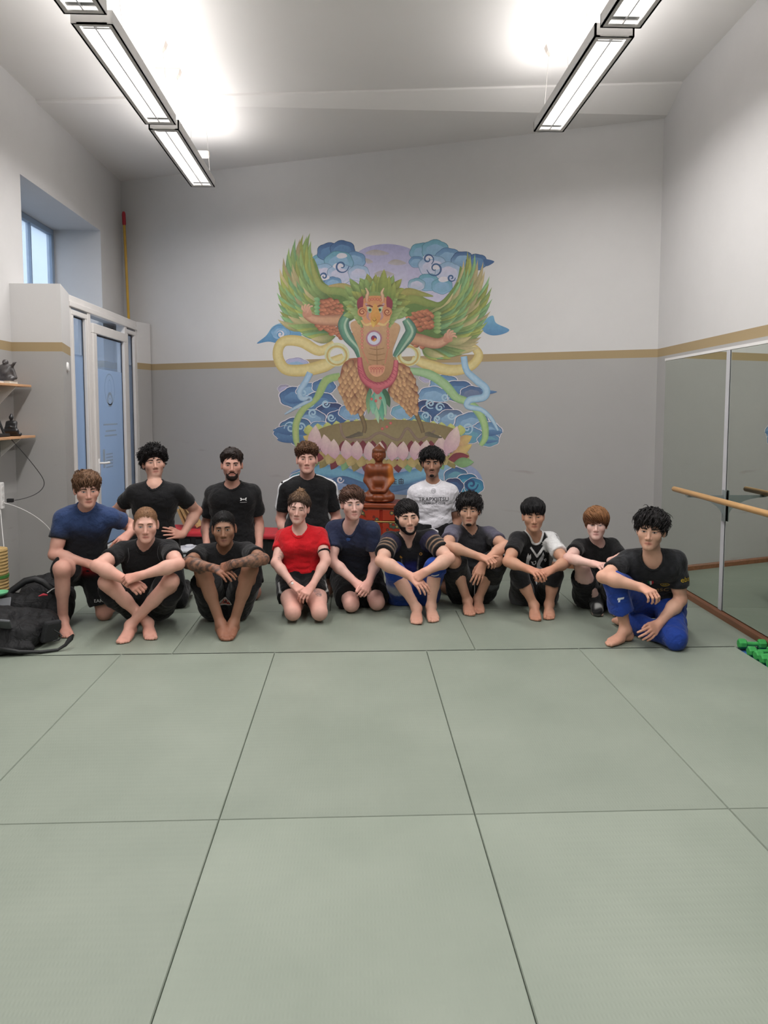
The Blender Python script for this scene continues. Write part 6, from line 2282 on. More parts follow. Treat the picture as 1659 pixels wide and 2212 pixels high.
# ---- navy tee, hands clasped
def c_navy(V, N, fr):
    t = tcoord(V, fr)
    c = lerp(srgb(34, 37, 48), srgb(46, 54, 84), sig((t - .72) / .06) * .8)
    return c * (1 + .12 * wob(V, 200, 2))[:, None]
r = person('p9', dict(label='person in a navy tee kneeling with clasped hands in front of the wooden buddha', skin=srgb(226, 178, 164), brow=srgb(92, 66, 52), iris=srgb(95, 105, 115), girth=1.06, muscle=.98, leg=1.05, slump=.04, flush=.55,
    handR=dict(n=(-.3, -.7, .6), curl=.75), handL=dict(n=(.4, -.7, .5), curl=.7), stubble=(srgb(160, 108, 88), .4), face_w=1.03))
root, fr = r[0], r[1]
hair(root, *r[2:7], dict(top=.024, side=.013, back=.016, front=.006, zf=.058, slope=.85, temple=.1, amp=.004, freq=70, col=srgb(66, 46, 38), tips=srgb(84, 58, 46), locks=360, len=.06, rad=.0045, curl=.25, lift=.06, drop=.2, comb=(-.08, .05, 0), mess=.25, seed=9, part=.25))
sh, bv = shirt(root, fr, dict(col=c_navy, sleeve=.62, fold=.006, neck_r=.07, neck_u=-.025, neck_f=.025, vneck=.02, t=.013, seed=7))
decal(sh, bv, [(*poly_shape([(-.02, .005), (-.005, .015), (.02, .008), (.012, -.012), (-.01, -.014)]), srgb(52, 82, 140), (0, 0))], chest(fr, .84, .0), fr['a'], fr['u'])
bottoms(root, fr, dict(col=srgb(23, 23, 25), leg=.80, flare=.03, t=.015, waist=.28))

# ---- black chin beard, blue shorts
def c_p10(V, N, fr):
    c = np.tile(np.array(srgb(25, 25, 28)), (len(V), 1))
    t = tcoord(V, fr)
    for S in 'RL':
        q, d = sleeve_t(V, fr, S)
        near = (d < .10) & (q > .02)
        c = np.where((near & (q < .2))[:, None], np.array(srgb(44, 42, 66)), c)
        for a_ in (.24, .41, .56):
            w = sig((.022 - np.abs(q - a_)) / .006) * near
            c = c * (1 - w[:, None]) + np.array(srgb(150, 122, 100)) * w[:, None]
    la = np.abs((V - fr['g']['neck']) @ fr['a'])
    ft = (V - fr['spn'](.5)) @ fr['f'] > .05
    w = sig((.052 - la) / .004) * sig((.66 - t) / .02) * ft
    c = c * (1 - w[:, None]) + np.array(srgb(40, 44, 104)) * w[:, None]
    w = sig((.004 - np.abs(la - .058 - .05 * (t - .5))) / .0012) * sig((.72 - t) / .02) * ft
    return c * (1 - w[:, None]) + np.array(srgb(150, 145, 138)) * w[:, None]
r = person('p10', dict(label='person with a black chin beard in a striped black jersey and blue shorts', skin=srgb(220, 172, 148), brow=srgb(30, 24, 22), iris=srgb(40, 30, 24), girth=1.1, muscle=1.15, leg=1.0, slump=.05, flush=.4, eye_open=.0034,
    face_w=1.05, jaw_w=1.05, handR=dict(n=(0, -.6, .8), curl=.3), handL=dict(n=(0, -.75, .65), curl=.6, thumb=.5), neck=1.08, brow_t=1.25, stubble=(srgb(60, 46, 42), .35)))
root, fr = r[0], r[1]
hair(root, *r[2:7], dict(top=.020, side=.012, back=.014, zf=.058, slope=.85, temple=.1, amp=.003, freq=80, col=BLACKH, locks=330, len=.05, rad=.0042, lift=.15, drop=.25, comb=(-.08, .06, 0), mess=.12, seed=10))
beard(root, *r[2:5], r[6], srgb(20, 18, 19), lambda x, y, z: np.maximum(np.maximum(z + .062 + .62 * (.06 - y) * -1 * 0 - .9 * np.maximum(0, .062 - y), np.maximum(-.020 - y, y - .2)), .031 - np.sqrt((x * .9) ** 2 + (z + .073) ** 2 + np.maximum(0, .07 - y) ** 2)), .0055)
sh, bv = shirt(root, fr, dict(col=c_p10, sleeve=.66, fold=.005, vneck=.055, neck_r=.068, flare=.012, t=.013, seed=8))
o_ = chest(fr, .42, .01)
decal(sh, bv, [(*poly_shape([(-.012, -.03), (.0, -.012), (-.014, .004), (-.008, .022), (.006, .024), (.014, .008), (.006, -.004), (.022, -.018), (.016, -.034)]), srgb(205, 208, 225), (0, 0)), (*ring_shape(.046, .049), srgb(90, 105, 190), (0, 0))], o_, fr['a'], fr['u'])
decal(sh, bv, [(*poly_shape([(0, -.014), (-.012, .0), (-.006, .014), (.004, .004), (.012, -.008)]), srgb(168, 122, 50), (-.075, 0)), (*ring_shape(.006, .013), srgb(168, 122, 60), (.085, .012))], chest(fr, .78, .0), fr['a'], fr['u'])
def c_p10s(V, N, fr):
    g = fr['g']
    w = np.zeros(len(V))
    for S in 'RL':
        ba = g['kn' + S] - g['hip' + S]
        t = ((V - g['hip' + S]) @ ba) / (ba @ ba)
        w = np.maximum(w, sig((t - .45) / .015) * sig((.21 - V[:, 2]) / .012) * .9)
    return lerp(srgb(34, 70, 158), srgb(176, 180, 190), w)
so, bs = bottoms(root, fr, dict(col=c_p10s, leg=1.10, flare=.03, t=.015, waist=.3))
g = fr['g']
decal(so, bs, [(*poly_shape([(-.03, -.012), (.03, .0), (.034, .014), (-.024, .004)]), srgb(225, 228, 235), (0, 0))], g['hipL'] + (g['knL'] - g['hipL']) * .8 + V3(.0, -.05, .08), (1, 0, 0), (0, -.6, .8))

# ---- grey and charcoal tee, goatee
def c_p11(V, N, fr):
    w = np.zeros(len(V))
    for S, sg in (('R', -1), ('L', 1)):
        la = ((V - fr['g']['neck']) @ fr['a']) * sg
        t = tcoord(V, fr)
        w = np.maximum(w, sig((la - (.105 + .22 * (1.0 - t) * (t < 1))) / .008))
    c = lerp(srgb(44, 44, 48), srgb(92, 90, 106), w)
    return c * (1 + .10 * wob(V, 230, 2))[:, None]
r = person('p11', dict(label='person in a charcoal tee with grey sleeves seated gripping one forearm', skin=srgb(205, 156, 128), brow=srgb(26, 20, 18), iris=srgb(35, 25, 20), muscle=1.0, slump=.05, flush=.25,
    handR=dict(n=(0, -.5, .85), curl=.7, thumb=-.3), handL=dict(n=(-.1, -1, .1), curl=.18, spread=.7), stubble=(srgb(90, 68, 58), .22), brow_t=1.15, face_w=.97))
root, fr = r[0], r[1]
hair(root, *r[2:7], dict(top=.032, side=.018, back=.020, front=.014, zf=.046, slope=.85, temple=.05, amp=.006, freq=60, col=BLACKH, locks=420, len=.06, rad=.0046, curl=.35, twist=.8, grav=.12, lift=.16, drop=.1, mess=.3, seed=11))
beard(root, *r[2:5], r[6], srgb(30, 24, 22), lambda x, y, z: np.maximum((np.sqrt((x / .023) ** 2 + ((z + .106) / .013) ** 2) - 1) * .016, .03 - y), .002)
shirt(root, fr, dict(col=c_p11, sleeve=.60, fold=.006, t=.012, seed=9))
def c_p11s(V, N, fr):
    g = fr['g']
    ba = g['knL'] - g['hipL']
    t = ((V - g['hipL']) @ ba) / (ba @ ba)
    w = sig((t - .35) / .02) * (V[:, 0] > fr['g']['pelvis'][0] + .1) * (V[:, 2] < .2)
    return lerp(srgb(24, 24, 26), srgb(88, 92, 98), w)
so, bs = bottoms(root, fr, dict(col=c_p11s, leg=.96, sag=.10, flare=.03, waist=.3))
decal(so, bs, [(*poly_shape([(-.0035, -.07), (.0035, -.07), (.0045, .07), (-.001, .072)]), srgb(225, 225, 225), (0, 0))], fr['g']['pelvis'] + V3(.0, -.12, .02), (1, 0, 0), (0, -.35, 1), 'drawstring')

# ---- black and white patterned rash guard
def c_p12(V, N, fr):
    g = fr['g']
    la = (V - g['neck']) @ fr['a']
    t = tcoord(V, fr)
    c = np.tile(np.array(srgb(27, 27, 29)), (len(V), 1))
    q, d = sleeve_t(V, fr, 'L')
    w = sig((la - (.085 + .10 * (1 - t))) / .0015) * sig((t - .3) / .05)
    w = np.maximum(w, ((d < .085) & (q > .1)) * 1.0)
    return c * (1 - w[:, None]) + np.array(srgb(222, 222, 222)) * w[:, None]
r = person('p12', dict(label='person in a black and white big-cat print top seated with forearms on knees', skin=srgb(198, 146, 116), brow=srgb(22, 18, 18), iris=srgb(28, 20, 16), muscle=1.0, slump=.05, flush=.35, eye_open=.003,
    face_w=1.06, handR=dict(n=(0, -.6, .8), curl=.45), handL=dict(n=(0, -.6, .8), curl=.5), ear=1.2, brow_t=.95, nose=1.05))
root, fr = r[0], r[1]
hair(root, *r[2:7], dict(top=.030, side=.010, back=.014, front=.012, zf=.040, slope=.80, temple=.0, amp=.002, freq=90, col=srgb(18, 17, 19), locks=420, len=.06, rad=.0045, lift=.0, drop=.35, mess=.05, lockmin=.035, seed=12, part=.12))
sh, bv = shirt(root, fr, dict(collar=srgb(222, 222, 222), col=c_p12, sleeve=.60, fold=.004, vneck=.035, neck_r=.066, seed=10))
WH, GY, BK = srgb(224, 224, 224), srgb(186, 186, 188), srgb(20, 20, 22)
o_ = chest(fr, .62, .0)
def P_(*p): return poly_shape([(x * .01, y * .01) for x, y in p])
decal(sh, bv, [
    (*P_((-6.2, 13), (-5, 14), (-.5, 6.8), (4.5, 13.5), (5.8, 12.5), (.4, 4.2), (-.8, 4.2)), WH, (0, 0)),
    (*P_((-9.2, 5), (-8, 9), (-7, 6.5), (-5.6, 8.2), (-5.4, 4), (-6.8, 1), (-6.4, -4), (-7.6, -7), (-5, -10.5), (-8.4, -8), (-9.4, -2)), WH, (0, 0)),
    (*P_((1.2, 2), (3, 5), (4.6, 9), (5.6, 6), (5.0, 2), (3.2, -1), (2.6, -4), (5, -6), (6.4, -9), (5.4, -12), (2, -10), (-.4, -13), (-2.6, -12.4), (-4.6, -9), (-4, -6), (-1.4, -7.5), (.2, -5), (0, -2)), GY, (0, 0)),
    (*P_((-5.4, 1.2), (-3.8, .2), (-1, 1.4), (-.6, -1.0), (-1.8, -3.2), (-3.6, -2.6)), WH, (0, 0)),
    (*P_((-3.4, .3), (-2, .8), (-1.2, -.6), (-2, -2), (-3, -1.4)), BK, (0, 0)),
    (*P_((5.4, 2.0), (7.4, 3.2), (8.0, 1.2), (6.8, -.4)), WH, (0, 0)), (*P_((6.2, 1.6), (7.1, 2.2), (7.2, .8)), BK, (0, 0)),
    (*P_((1.6, -7.6), (4.2, -6.8), (3.4, -8.8)), BK, (0, 0)), (*P_((-2.2, -14), (.6, -14), (-.4, -19), (-1.2, -20)), WH, (0, 0))], o_, fr['a'], fr['u'])
g = fr['g']
sd_ = nrm(g['elL'] - g['shL'])
decal(sh, bv, [(*text_shape('JIU JITSU', .032), srgb(45, 45, 50), (0, 0))], g['shL'] + sd_ * .07 + V3(.03, -.02, .05), sd_, np.cross(nrm(V3(.62, -.55, .55)), sd_), 'lettering')
def c_p12s(V, N, fr):
    w = sig((np.abs(V[:, 0] - fr['g']['pelvis'][0]) - .13) / .01) * sig((.15 - V[:, 2]) / .01) * sig((V[:, 1] - fr['g']['pelvis'][1] + .12) / .02) * .9
    return lerp(srgb(25, 25, 27), srgb(120, 122, 126), w)
bottoms(root, fr, dict(col=c_p12s, leg=1.36, flare=.004, t=.008, waist=.3, name='leggings'))

# ---- copper hair, black wrestling shoes
r = person('p13', dict(label='person with copper bowl-cut hair, black tee and black wrestling shoes', skin=srgb(232, 190, 176), brow=srgb(150, 108, 84), iris=srgb(100, 110, 120), muscle=.92, leg=.95, slump=.05, flush=.45, brow_t=.7,
    handR=dict(n=(0, -.6, .8), curl=.65, thumb=.4), handL=dict(n=(0, -.5, .8), curl=.25), lips=srgb(200, 130, 124)))
root, fr = r[0], r[1]
hair(root, *r[2:7], dict(top=.036, side=.020, back=.022, front=.012, zf=.024, slope=.55, temple=.0, low=-.03, amp=.002, freq=60, col=srgb(98, 62, 40), tips=srgb(132, 92, 60), locks=520, len=.07, rad=.0046, lift=.0, drop=.3, comb=(-.10, .02, 0), mess=.05, seed=13, over_ears=True, part=-.25))
sh, bv = shirt(root, fr, dict(col=srgb(23, 23, 25), sleeve=.5, sleeveL=.62, fold=.005, seed=11))
decal(sh, bv, [(*ring_shape(.040, .045, 24, .4, 2.7, 1.3), srgb(205, 205, 205), (0, -.01)), (*P_((-4, 0), (-2.5, 3), (-1, 1), (.4, 3.4), (1.6, 1), (3.4, 2.6), (4.2, -.6), (2, .2), (.6, -1), (-1, .4), (-2.4, -1)), srgb(205, 205, 205), (0, 0)),
               (*P_((-1.6, -2.2), (.4, -.6), (2.8, .4), (3.6, -1.4), (1, -3)), srgb(165, 30, 36), (0, 0))], chest(fr, .40, .0), fr['a'], fr['u'])
g = fr['g']
sd_ = nrm(g['elL'] - g['shL'])
decal(sh, bv, [(*poly_shape([(-.05, -.006), (.05, -.006), (.05, .004), (-.05, .004)]), srgb(190, 190, 190), (0, .012)), (*poly_shape([(-.05, -.006), (.05, -.006), (.05, .004), (-.05, .004)]), srgb(190, 190, 190), (0, -.012))],
      g['shL'] + sd_ * .10 + V3(.0, -.05, .03), np.cross(sd_, V3(0, -1, 0)), -sd_, 'sleeve_stripe')
bottoms(root, fr, dict(col=srgb(22, 22, 24), leg=.62, legL=.90, sag=.05, flare=.02, waist=.3))
for S in 'RL':
    an, toe = g['an' + S], g['toe' + S]
    L_ = []
    d_ = nrm(V3(toe[0] - an[0], toe[1] - an[1], 0))
    A_ = V3(an[0], an[1], 0)
    q_ = [(cap(A_ - d_ * .03 + V3(0, 0, .042), A_ + d_ * .168 + V3(0, 0, .040), .044, .043), .02), (cap(A_ + V3(0, 0, .05), an + nrm(g['kn' + S] - an) * .075, .050, .048), .03), (cap(A_ + d_ * .01 + V3(0, 0, .07), A_ + d_ * .12 + V3(0, 0, .04), .045, .038), .03)]
    def c_shoe(V, N, A_=A_, d_=d_):
        t = (V - A_) @ d_
        w = sig((.022 - V[:, 2]) / .003) * .5
        sd2 = np.cross(d_, V3(0, 0, 1))
        l_ = (V - A_) @ sd2
        w = np.maximum(w, sig((t - .115) / .004) * sig((.17 - t) / .004) * sig((.028 - np.abs(l_ + .008)) / .003) * (N[:, 2] > .2) * .9)
        return lerp(srgb(28, 28, 30), srgb(168, 168, 165), w)
    shoe = blobmesh('shoe', q_, .005, parent=root, m=M_CLOTH, zmin=.002, cuts=[(an + nrm(g['kn' + S] - an) * .062, nrm(g['kn' + S] - an))], colf=c_shoe)
    if S == 'R':
        b_ = MB()
        c1 = an + d_ * .045 + V3(0, 0, .03)
        b_.box(None, (.05, .004, .022), M=Matrix.Translation(Vector(c1)) @ Matrix.Rotation(.15, 4, 'Y'), col=srgb(215, 215, 215))
        b_.build('shoe_tag', M_SHINY, shoe, cols=True)
        b_ = MB()
        b_.tube([Vector(an + V3(-.045, -.02, .01)), Vector(an + V3(-.06, -.03, -.01)), Vector(an + V3(-.075, -.03, -.005))], [.012, .011, .006], 6, srgb(26, 26, 28))
        b_.build('shoe_strap', M_CLOTH, shoe, smooth=True, cols=True)

# ---- right end, blue trousers
def c_p14(V, N, fr):
    c = np.tile(np.array(srgb(33, 34, 37)), (len(V), 1))
    la = np.abs((V - fr['g']['neck']) @ fr['a'])
    w = sig((la - .11) / .01)
    return c * (1 + (.25 + .5 * w)[:, None] * wob(V, 60, 5)[:, None])
r = person('p14', dict(label='person in a black football shirt and blue trousers kneeling on one knee at right', skin=srgb(222, 170, 142), brow=srgb(34, 26, 24), iris=srgb(36, 26, 20), muscle=1.08, slump=.03, flush=.3,
    handR=dict(n=(0, -.7, .7), curl=.7), handL=dict(n=(.3, -.85, .4), curl=.35, spread=.9), brow_t=1.3, head=1.05, stubble=(srgb(150, 112, 94), .2)))
root, fr = r[0], r[1]
hair(root, *r[2:7], dict(top=.032, side=.016, back=.020, front=.012, zf=.046, slope=.80, temple=.05, amp=.006, freq=60, col=BLACKH, locks=460, len=.06, rad=.005, curl=.35, twist=.8, grav=.12, lift=.12, drop=.1, mess=.3, seed=14))
sh, bv = shirt(root, fr, dict(col=c_p14, sleeve=.66, fold=.005, neck_r=.068, neck_u=-.02, neck_f=.024, seed=12))
GOLD = srgb(176, 150, 60)
o_ = chest(fr, .66, .0)
decal(sh, bv, [(*text_shape('A7', .030), srgb(130, 104, 62), (-.085, .012)),
    (*P_((-1.9, 2.6), (-.6, 2.6), (-.6, -2.8), (-1.8, -1.6)), srgb(40, 110, 70), (-.02, .004)), (*P_((-.6, 2.6), (.7, 2.6), (.7, -2.8), (0, -3.3), (-.6, -2.8)), srgb(225, 225, 222), (-.02, .004)), (*P_((.7, 2.6), (2.0, 2.6), (1.9, -1.6), (.7, -2.8)), srgb(190, 45, 50), (-.02, .004)),
    (*ring_shape(.0, .026, 28, sx=1.1), srgb(60, 60, 34), (.072, -.018)), (*ring_shape(.023, .028, 28, sx=1.1), GOLD, (.072, -.018)), (*ring_shape(.014, .017, 24, sx=1.1), GOLD, (.072, -.018)), (*text_shape('N', .026), srgb(214, 205, 150), (.072, -.018)),
    (*text_shape('MSC', .055), srgb(150, 125, 74), (.045, -.085))], o_, fr['a'], fr['u'])
g = fr['g']
sd_ = nrm(g['elL'] - g['shL'])
ou_ = nrm(V3(.55, -.85, .1))
decal(sh, bv, [(*text_shape('ebay', .052), srgb(200, 168, 52), (0, 0))], g['shL'] + (g['elL'] - g['shL']) * .42 + V3(.02, -.04, 0), np.cross(-sd_, ou_), -sd_, 'lettering')
so, bs = bottoms(root, fr, dict(col=srgb(36, 66, 150), leg=1.62, legL=1.9, flare=.022, t=.016, fold=.007, waist=.3, name='trousers', seed=8))
decal(so, bs, [(*P_((-2.2, -.8), (2.2, -.4), (2.4, 1.0), (-2, .8)), srgb(225, 228, 236), (0, 0)), (*P_((-1.6, -2.4), (-.4, -2.2), (-.2, -.6), (-1.6, -.8)), srgb(225, 228, 236), (0, 0))], g['knR'] + (g['anR'] - g['knR']) * .30 + V3(-.01, -.05, 0), (1, 0, .1), (0, 0, 1))

# ---- back row: curly hair
r = person('p1', dict(label='person with big black curls and a black tee kneeling by the glass door', skin=srgb(212, 160, 138), brow=srgb(30, 24, 22), iris=srgb(40, 30, 24), muscle=1.05, slump=.01, flush=.4,
    handR=dict(n=(0, -.8, .5), curl=.3), handL=dict(n=(.1, -.9, .45), curl=.12, spread=1.2, thumb=.0), stubble=(srgb(96, 70, 60), .25), eye_open=.0034))
root, fr = r[0], r[1]
hair(root, *r[2:7], dict(top=.038, side=.026, back=.028, front=.010, zf=.044, slope=.80, temple=-.05, amp=.012, freq=85, col=BLACKH, locks=700, len=.05, rad=.0042, curl=.95, twist=1.7, grav=0, lift=.35, drop=-.1, mess=.2, seed=15))
shirt(root, fr, dict(col=srgb(24, 24, 26), sleeve=.56, fold=.004, hem=.0, t=.009, seed=13))
bottoms(root, fr, dict(col=srgb(22, 22, 24), leg=1.95, flare=.02, t=.014, waist=.24, name='trousers'))

# ---- back row: full beard
r = person('p2', dict(hidden_hands=True, label='person with dark beard in a plain black tee kneeling upright behind the bench front', skin=srgb(206, 150, 130), brow=srgb(44, 30, 26), iris=srgb(40, 30, 24), girth=1.03, muscle=1.02, slump=.01, flush=.5, stubble=(srgb(80, 54, 46), .45), brow_t=1.15, brow_z=-.003,
    handR=dict(n=(0, -.7, .7), curl=.4), handL=dict(n=(0, -.7, .7), curl=.4)))
r[0]['label'] = 'person with dark beard and white chest logo kneeling upright in the back row'
root, fr = r[0], r[1]
hair(root, *r[2:7], dict(top=.024, side=.009, back=.012, front=.006, zf=.070, slope=.85, temple=.6, amp=.004, freq=80, col=srgb(40, 31, 28), locks=300, len=.04, rad=.0044, lift=.02, drop=.15, comb=(.05, -.12, .02), mess=.08, seed=16, part=.15))
beard(root, *r[2:5], r[6], srgb(34, 25, 23), lambda x, y, z: np.maximum(np.maximum(np.abs(x) - .046, z + .087 - .9 * np.maximum(0, np.abs(x) - .018)), .03 - y), .0055)
beard(root, *r[2:5], r[6], srgb(58, 38, 32), lambda x, y, z: np.maximum(np.maximum(np.abs(x) - .036, np.abs(z + .0585 + .75 * np.maximum(0, np.abs(x) - .012)) - .0055), .07 - y), .002, 'moustache')
sh, bv = shirt(root, fr, dict(col=srgb(24, 24, 26), sleeve=.72, fold=.005, neck_r=.07, neck_u=-.016, hem=.0, flare=.012, t=.014, seed=14))
o_ = chest(fr, .80, .105)
decal(sh, bv, [(*ring_shape(.009, .0155, 14, 3.0, 6.42, 1.75), srgb(235, 235, 235), (0, .011)), (*ring_shape(.009, .0155, 14, -.14, 3.28, 1.75), srgb(235, 235, 235), (0, -.010)),
               (*poly_shape([(-.028, -.019), (.028, -.019), (.028, -.0165), (-.028, -.0165)]), srgb(225, 225, 225), (0, -.008))], o_, fr['a'], fr['u'], 'logo')
bottoms(root, fr, dict(col=srgb(24, 24, 26), leg=.85, flare=.02, waist=.25))

# ---- back row: white piped shoulders
r = person('p3', dict(hidden_hands=True, label='person in a black tee with white shoulder stripes kneeling before the mural', skin=srgb(220, 166, 148), brow=srgb(96, 66, 48), iris=srgb(60, 55, 50), muscle=1.14, slump=.0, flush=.5, neck=1.1, ear=1.15, lips=srgb(190, 110, 104),
    handR=dict(n=(0, -.7, .7), curl=.4), handL=dict(n=(0, -.7, .7), curl=.4)))
root, fr = r[0], r[1]
hair(root, *r[2:7], dict(top=.030, side=.005, back=.006, front=.014, zf=.046, slope=.72, temple=.5, amp=.006, freq=90, col=srgb(74, 48, 36), tips=srgb(92, 66, 46), locks=420, len=.042, rad=.0042, curl=.75, twist=1.6, lift=.12, drop=.2, mess=.18, seed=17, lockmin=.04))
sh, bv = shirt(root, fr, dict(col=srgb(23, 23, 25), sleeve=.70, fold=.004, hem=.0, t=.010, neck_r=.062, neck_u=-.004, seed=15))
for S, sg in (('R', -1), ('L', 1)):
    g = fr['g']
    a0 = g['neck'] + fr['a'] * sg * .068 + fr['u'] * .02
    path = [a0 + (g['sh' + S] - a0) * t for t in np.linspace(0, .9, 7)] + [g['sh' + S] + (g['el' + S] - g['sh' + S]) * t for t in np.linspace(.08, .67, 9)]
    mb, vs_ = MB(), []
    for k, p_ in enumerate(path):
        q = k / (len(path) - 1)
        out = nrm(fr['u'] * (1 - q) ** .7 * 1.2 + fr['a'] * sg * q ** .7 + fr['f'] * .28)
        for e_ in (-1, -.33, .33, 1):
            src = p_ + out * .16 + fr['f'] * (e_ * .016 + .020)
            hit = bv.ray_cast(Vector(src), Vector(-out))
            vs_.append(tuple(np.array(hit[0]) + out * .0022) if hit[0] is not None else tuple(p_ + out * .06 + fr['f'] * e_ * .0125))
    mb.add(vs_, [(i * 4 + j, i * 4 + j + 1, i * 4 + j + 5, i * 4 + j + 4) for i in range(len(path) - 1) for j in range(3)], srgb(226, 226, 228))
    mb.build('shoulder_stripe', M_SHINY, sh, smooth=True, cols=True)
bottoms(root, fr, dict(col=srgb(24, 24, 26), leg=.85, flare=.02, waist=.25))

# ---- back row: white tee
r = person('p4', dict(hidden_hands=True, label='person in a white grappling club tee kneeling behind the seated bearded one', skin=srgb(170, 122, 96), brow=srgb(20, 16, 16), iris=srgb(24, 18, 15), muscle=1.08, slump=.0, flush=.12, lips=srgb(150, 96, 84), brow_t=1.35, brow_z=-.002, nose=1.1,
    stubble=(srgb(84, 60, 50), .25), handR=dict(n=(0, -.7, .7), curl=.4), handL=dict(n=(0, -.7, .7), curl=.4)))
root, fr = r[0], r[1]
hair(root, *r[2:7], dict(top=.028, side=.020, back=.020, front=.010, zf=.056, slope=.75, temple=-.05, amp=.006, freq=60, col=srgb(20, 18, 19), locks=420, len=.06, rad=.0046, curl=.32, twist=.7, grav=.15, lift=.12, drop=.1, mess=.3, seed=18))
beard(root, *r[2:5], r[6], srgb(24, 18, 18), lambda x, y, z: np.maximum((np.sqrt((x / .019) ** 2 + ((z + .102) / .013) ** 2) - 1) * .016, .03 - y), .003)
beard(root, *r[2:5], r[6], srgb(40, 28, 26), lambda x, y, z: np.maximum(np.maximum(np.abs(x) - .028, np.abs(z + .0590 + .4 * np.maximum(0, np.abs(x) - .012)) - .0026), .07 - y), .0010, 'moustache')
sh, bv = shirt(root, fr, dict(col=srgb(218, 216, 222), sleeve=.62, fold=.006, hem=.0, t=.009, neck_r=.064, neck_u=-.008, seed=16))
DK = srgb(44, 44, 50)
o_ = chest(fr, .86, .0)
decal(sh, bv, [(*ring_shape(.018, .0205, 24), srgb(80, 82, 86), (0, 0)), (*text_shape('TJ', .022), srgb(80, 82, 86), (0, 0)), (*ring_shape(.007, .0085, 16, sx=1.6), srgb(90, 92, 96), (0, .0))], o_, fr['a'], fr['u'], 'logo')
decal(sh, bv, [(*text_shape('TRAPXJITSU', .050), DK, (0, 0)), (*text_shape('GRAPPLING CLUB', .026), srgb(90, 90, 96), (0, -.036))], chest(fr, .70, .0), fr['a'], fr['u'], 'lettering')
bottoms(root, fr, dict(col=srgb(24, 24, 26), leg=.85, flare=.02, waist=.25))
# ================================================================== furniture and small things
def rotz_box(mb, org, rz, c, d, bev=0.0, col=None):
    M = Matrix.Translation(org) @ Matrix.Rotation(rz, 4, 'Z') @ Matrix.Translation(c)
    mb.box(None, d, M=M, bev=bev, col=col)

# ---- red bench along the back wall
M_RED = mat('red_padded_vinyl', srgb(196, 44, 56), .45, var=.08, vscale=8, bump=.1, bscale=120)
M_BLKP = mat('black_plastic', srgb(28, 29, 31), .55, var=.15, vscale=10)
bo, brz = Vector((-1.30, 7.86, 0)), math.radians(-12.8)
bench = empty('bench', tuple(bo), 'low red padded bench on black boxes against the back wall', 'bench', rz=0)
f = MB(); rotz_box(f, bo, brz, (0, 0, .295), (1.62, .46, .055), .02); f.build('seat', M_RED, bench)
f = MB(); rotz_box(f, bo, brz, (0, .02, .1325), (1.56, .40, .265), .008); f.build('base', M_BLKP, bench)
for k in range(4):
    f = MB(); rotz_box(f, bo, brz, (-.6 + k * .4, -.185, .16), (.34, .012, .17), .006); f.build('base_panel', M_BLKP, bench)
f = MB(); rotz_box(f, bo, brz, (-.40, -.35, .05), (.56, .29, .10), .01)
pl = f.build('platform', M_BLKP); tag(pl, 'low black platform on the mat in front of the red bench', 'platform')
M_PINE = mat('pale_pine', srgb(196, 164, 112), .55, var=.15, vscale=9, stretch=(1, 8, 8), bump=.08)
brd = ['pale wooden board leaning highest on the red bench beside the black tee', 'pale wooden board leaning in the middle of the red bench pile', 'pale wooden board leaning lowest at the left of the bench',
       'pale wooden slat lying flat on the red bench at right', 'pale wooden slat lying across another slat on the bench']
for k, (lx, lz, tilt, ln) in enumerate(((-.40, .47, 58, .34), (-.50, .43, 62, .26), (-.58, .40, 66, .20))):
    f = MB()
    M = Matrix.Translation(bo) @ Matrix.Rotation(brz, 4, 'Z') @ Matrix.Translation((lx, .02 + k * .03, .3235)) @ Matrix.Rotation(math.radians(tilt - 90), 4, 'Y') @ Matrix.Translation((0, 0, ln / 2 + .02))
    f.box(None, (.03, .12, ln), M=M, bev=.003)
    tag(f.build('wooden_board', M_PINE), brd[k], 'board', 'boards on the red bench')
for k, (lx, z_, a_) in enumerate(((-.10, .335, 4), (-.08, .359, -7))):
    f = MB()
    M = Matrix.Translation(bo) @ Matrix.Rotation(brz + math.radians(a_), 4, 'Z') @ Matrix.Translation((lx, 0, z_))
    f.box(None, (.40, .07, .022), M=M, bev=.003)
    tag(f.build('wooden_board', M_PINE), brd[3 + k], 'board', 'boards on the red bench')
bt = empty('bottle', tuple(bo + Vector((-.33, .17, .3225))), 'small white bottle with black cap standing behind the boards on the bench', 'bottle')
f = MB(); f.lathe([(.001, 0), (.024, 0), (.026, .01), (.026, .17), (.012, .2)], bt.location, 18); f.build('bottle_body', M_WHITE, bt, smooth=True)
f = MB(); f.lathe([(.0135, .2), (.0135, .23), (.005, .233)], bt.location, 16); f.build('cap', M_BLKP, bt)
gb = MB(); rotz_box(gb, bo, brz, (-.20, -.206, .20), (.12, .02, .10), .004)
tag(gb.build('grey_carton', mat('lilac_grey_card', srgb(150, 144, 158), .7, var=.05)), 'small lilac grey carton under the red bench seat', 'carton')
# robot vacuum
rv = empty('robot_vacuum', tuple(bo + Vector((-.45, -.265, .1005))), 'round white robot vacuum parked in front of the red bench', 'robot vacuum')
M_RW = mat('white_gloss_plastic', srgb(226, 228, 236), .25, var=.02)
f = MB(); f.lathe([(.001, .0), (.125, .0), (.137, .012), (.14, .07), (.132, .083), (.001, .088)], rv.location, 40); f.build('shell', M_RW, rv, smooth=False)
f = MB(); f.lathe([(.045, .088), (.045, .105), (.036, .11)], rv.location + Vector((.02, 0, 0)), 24); f.build('sensor_turret', M_RW, rv)
f = MB(); f.box(tuple(rv.location + Vector((0, -.139, .045))), (.05, .008, .018), bev=.003); f.build('sensor_window', M_BLKP, rv)

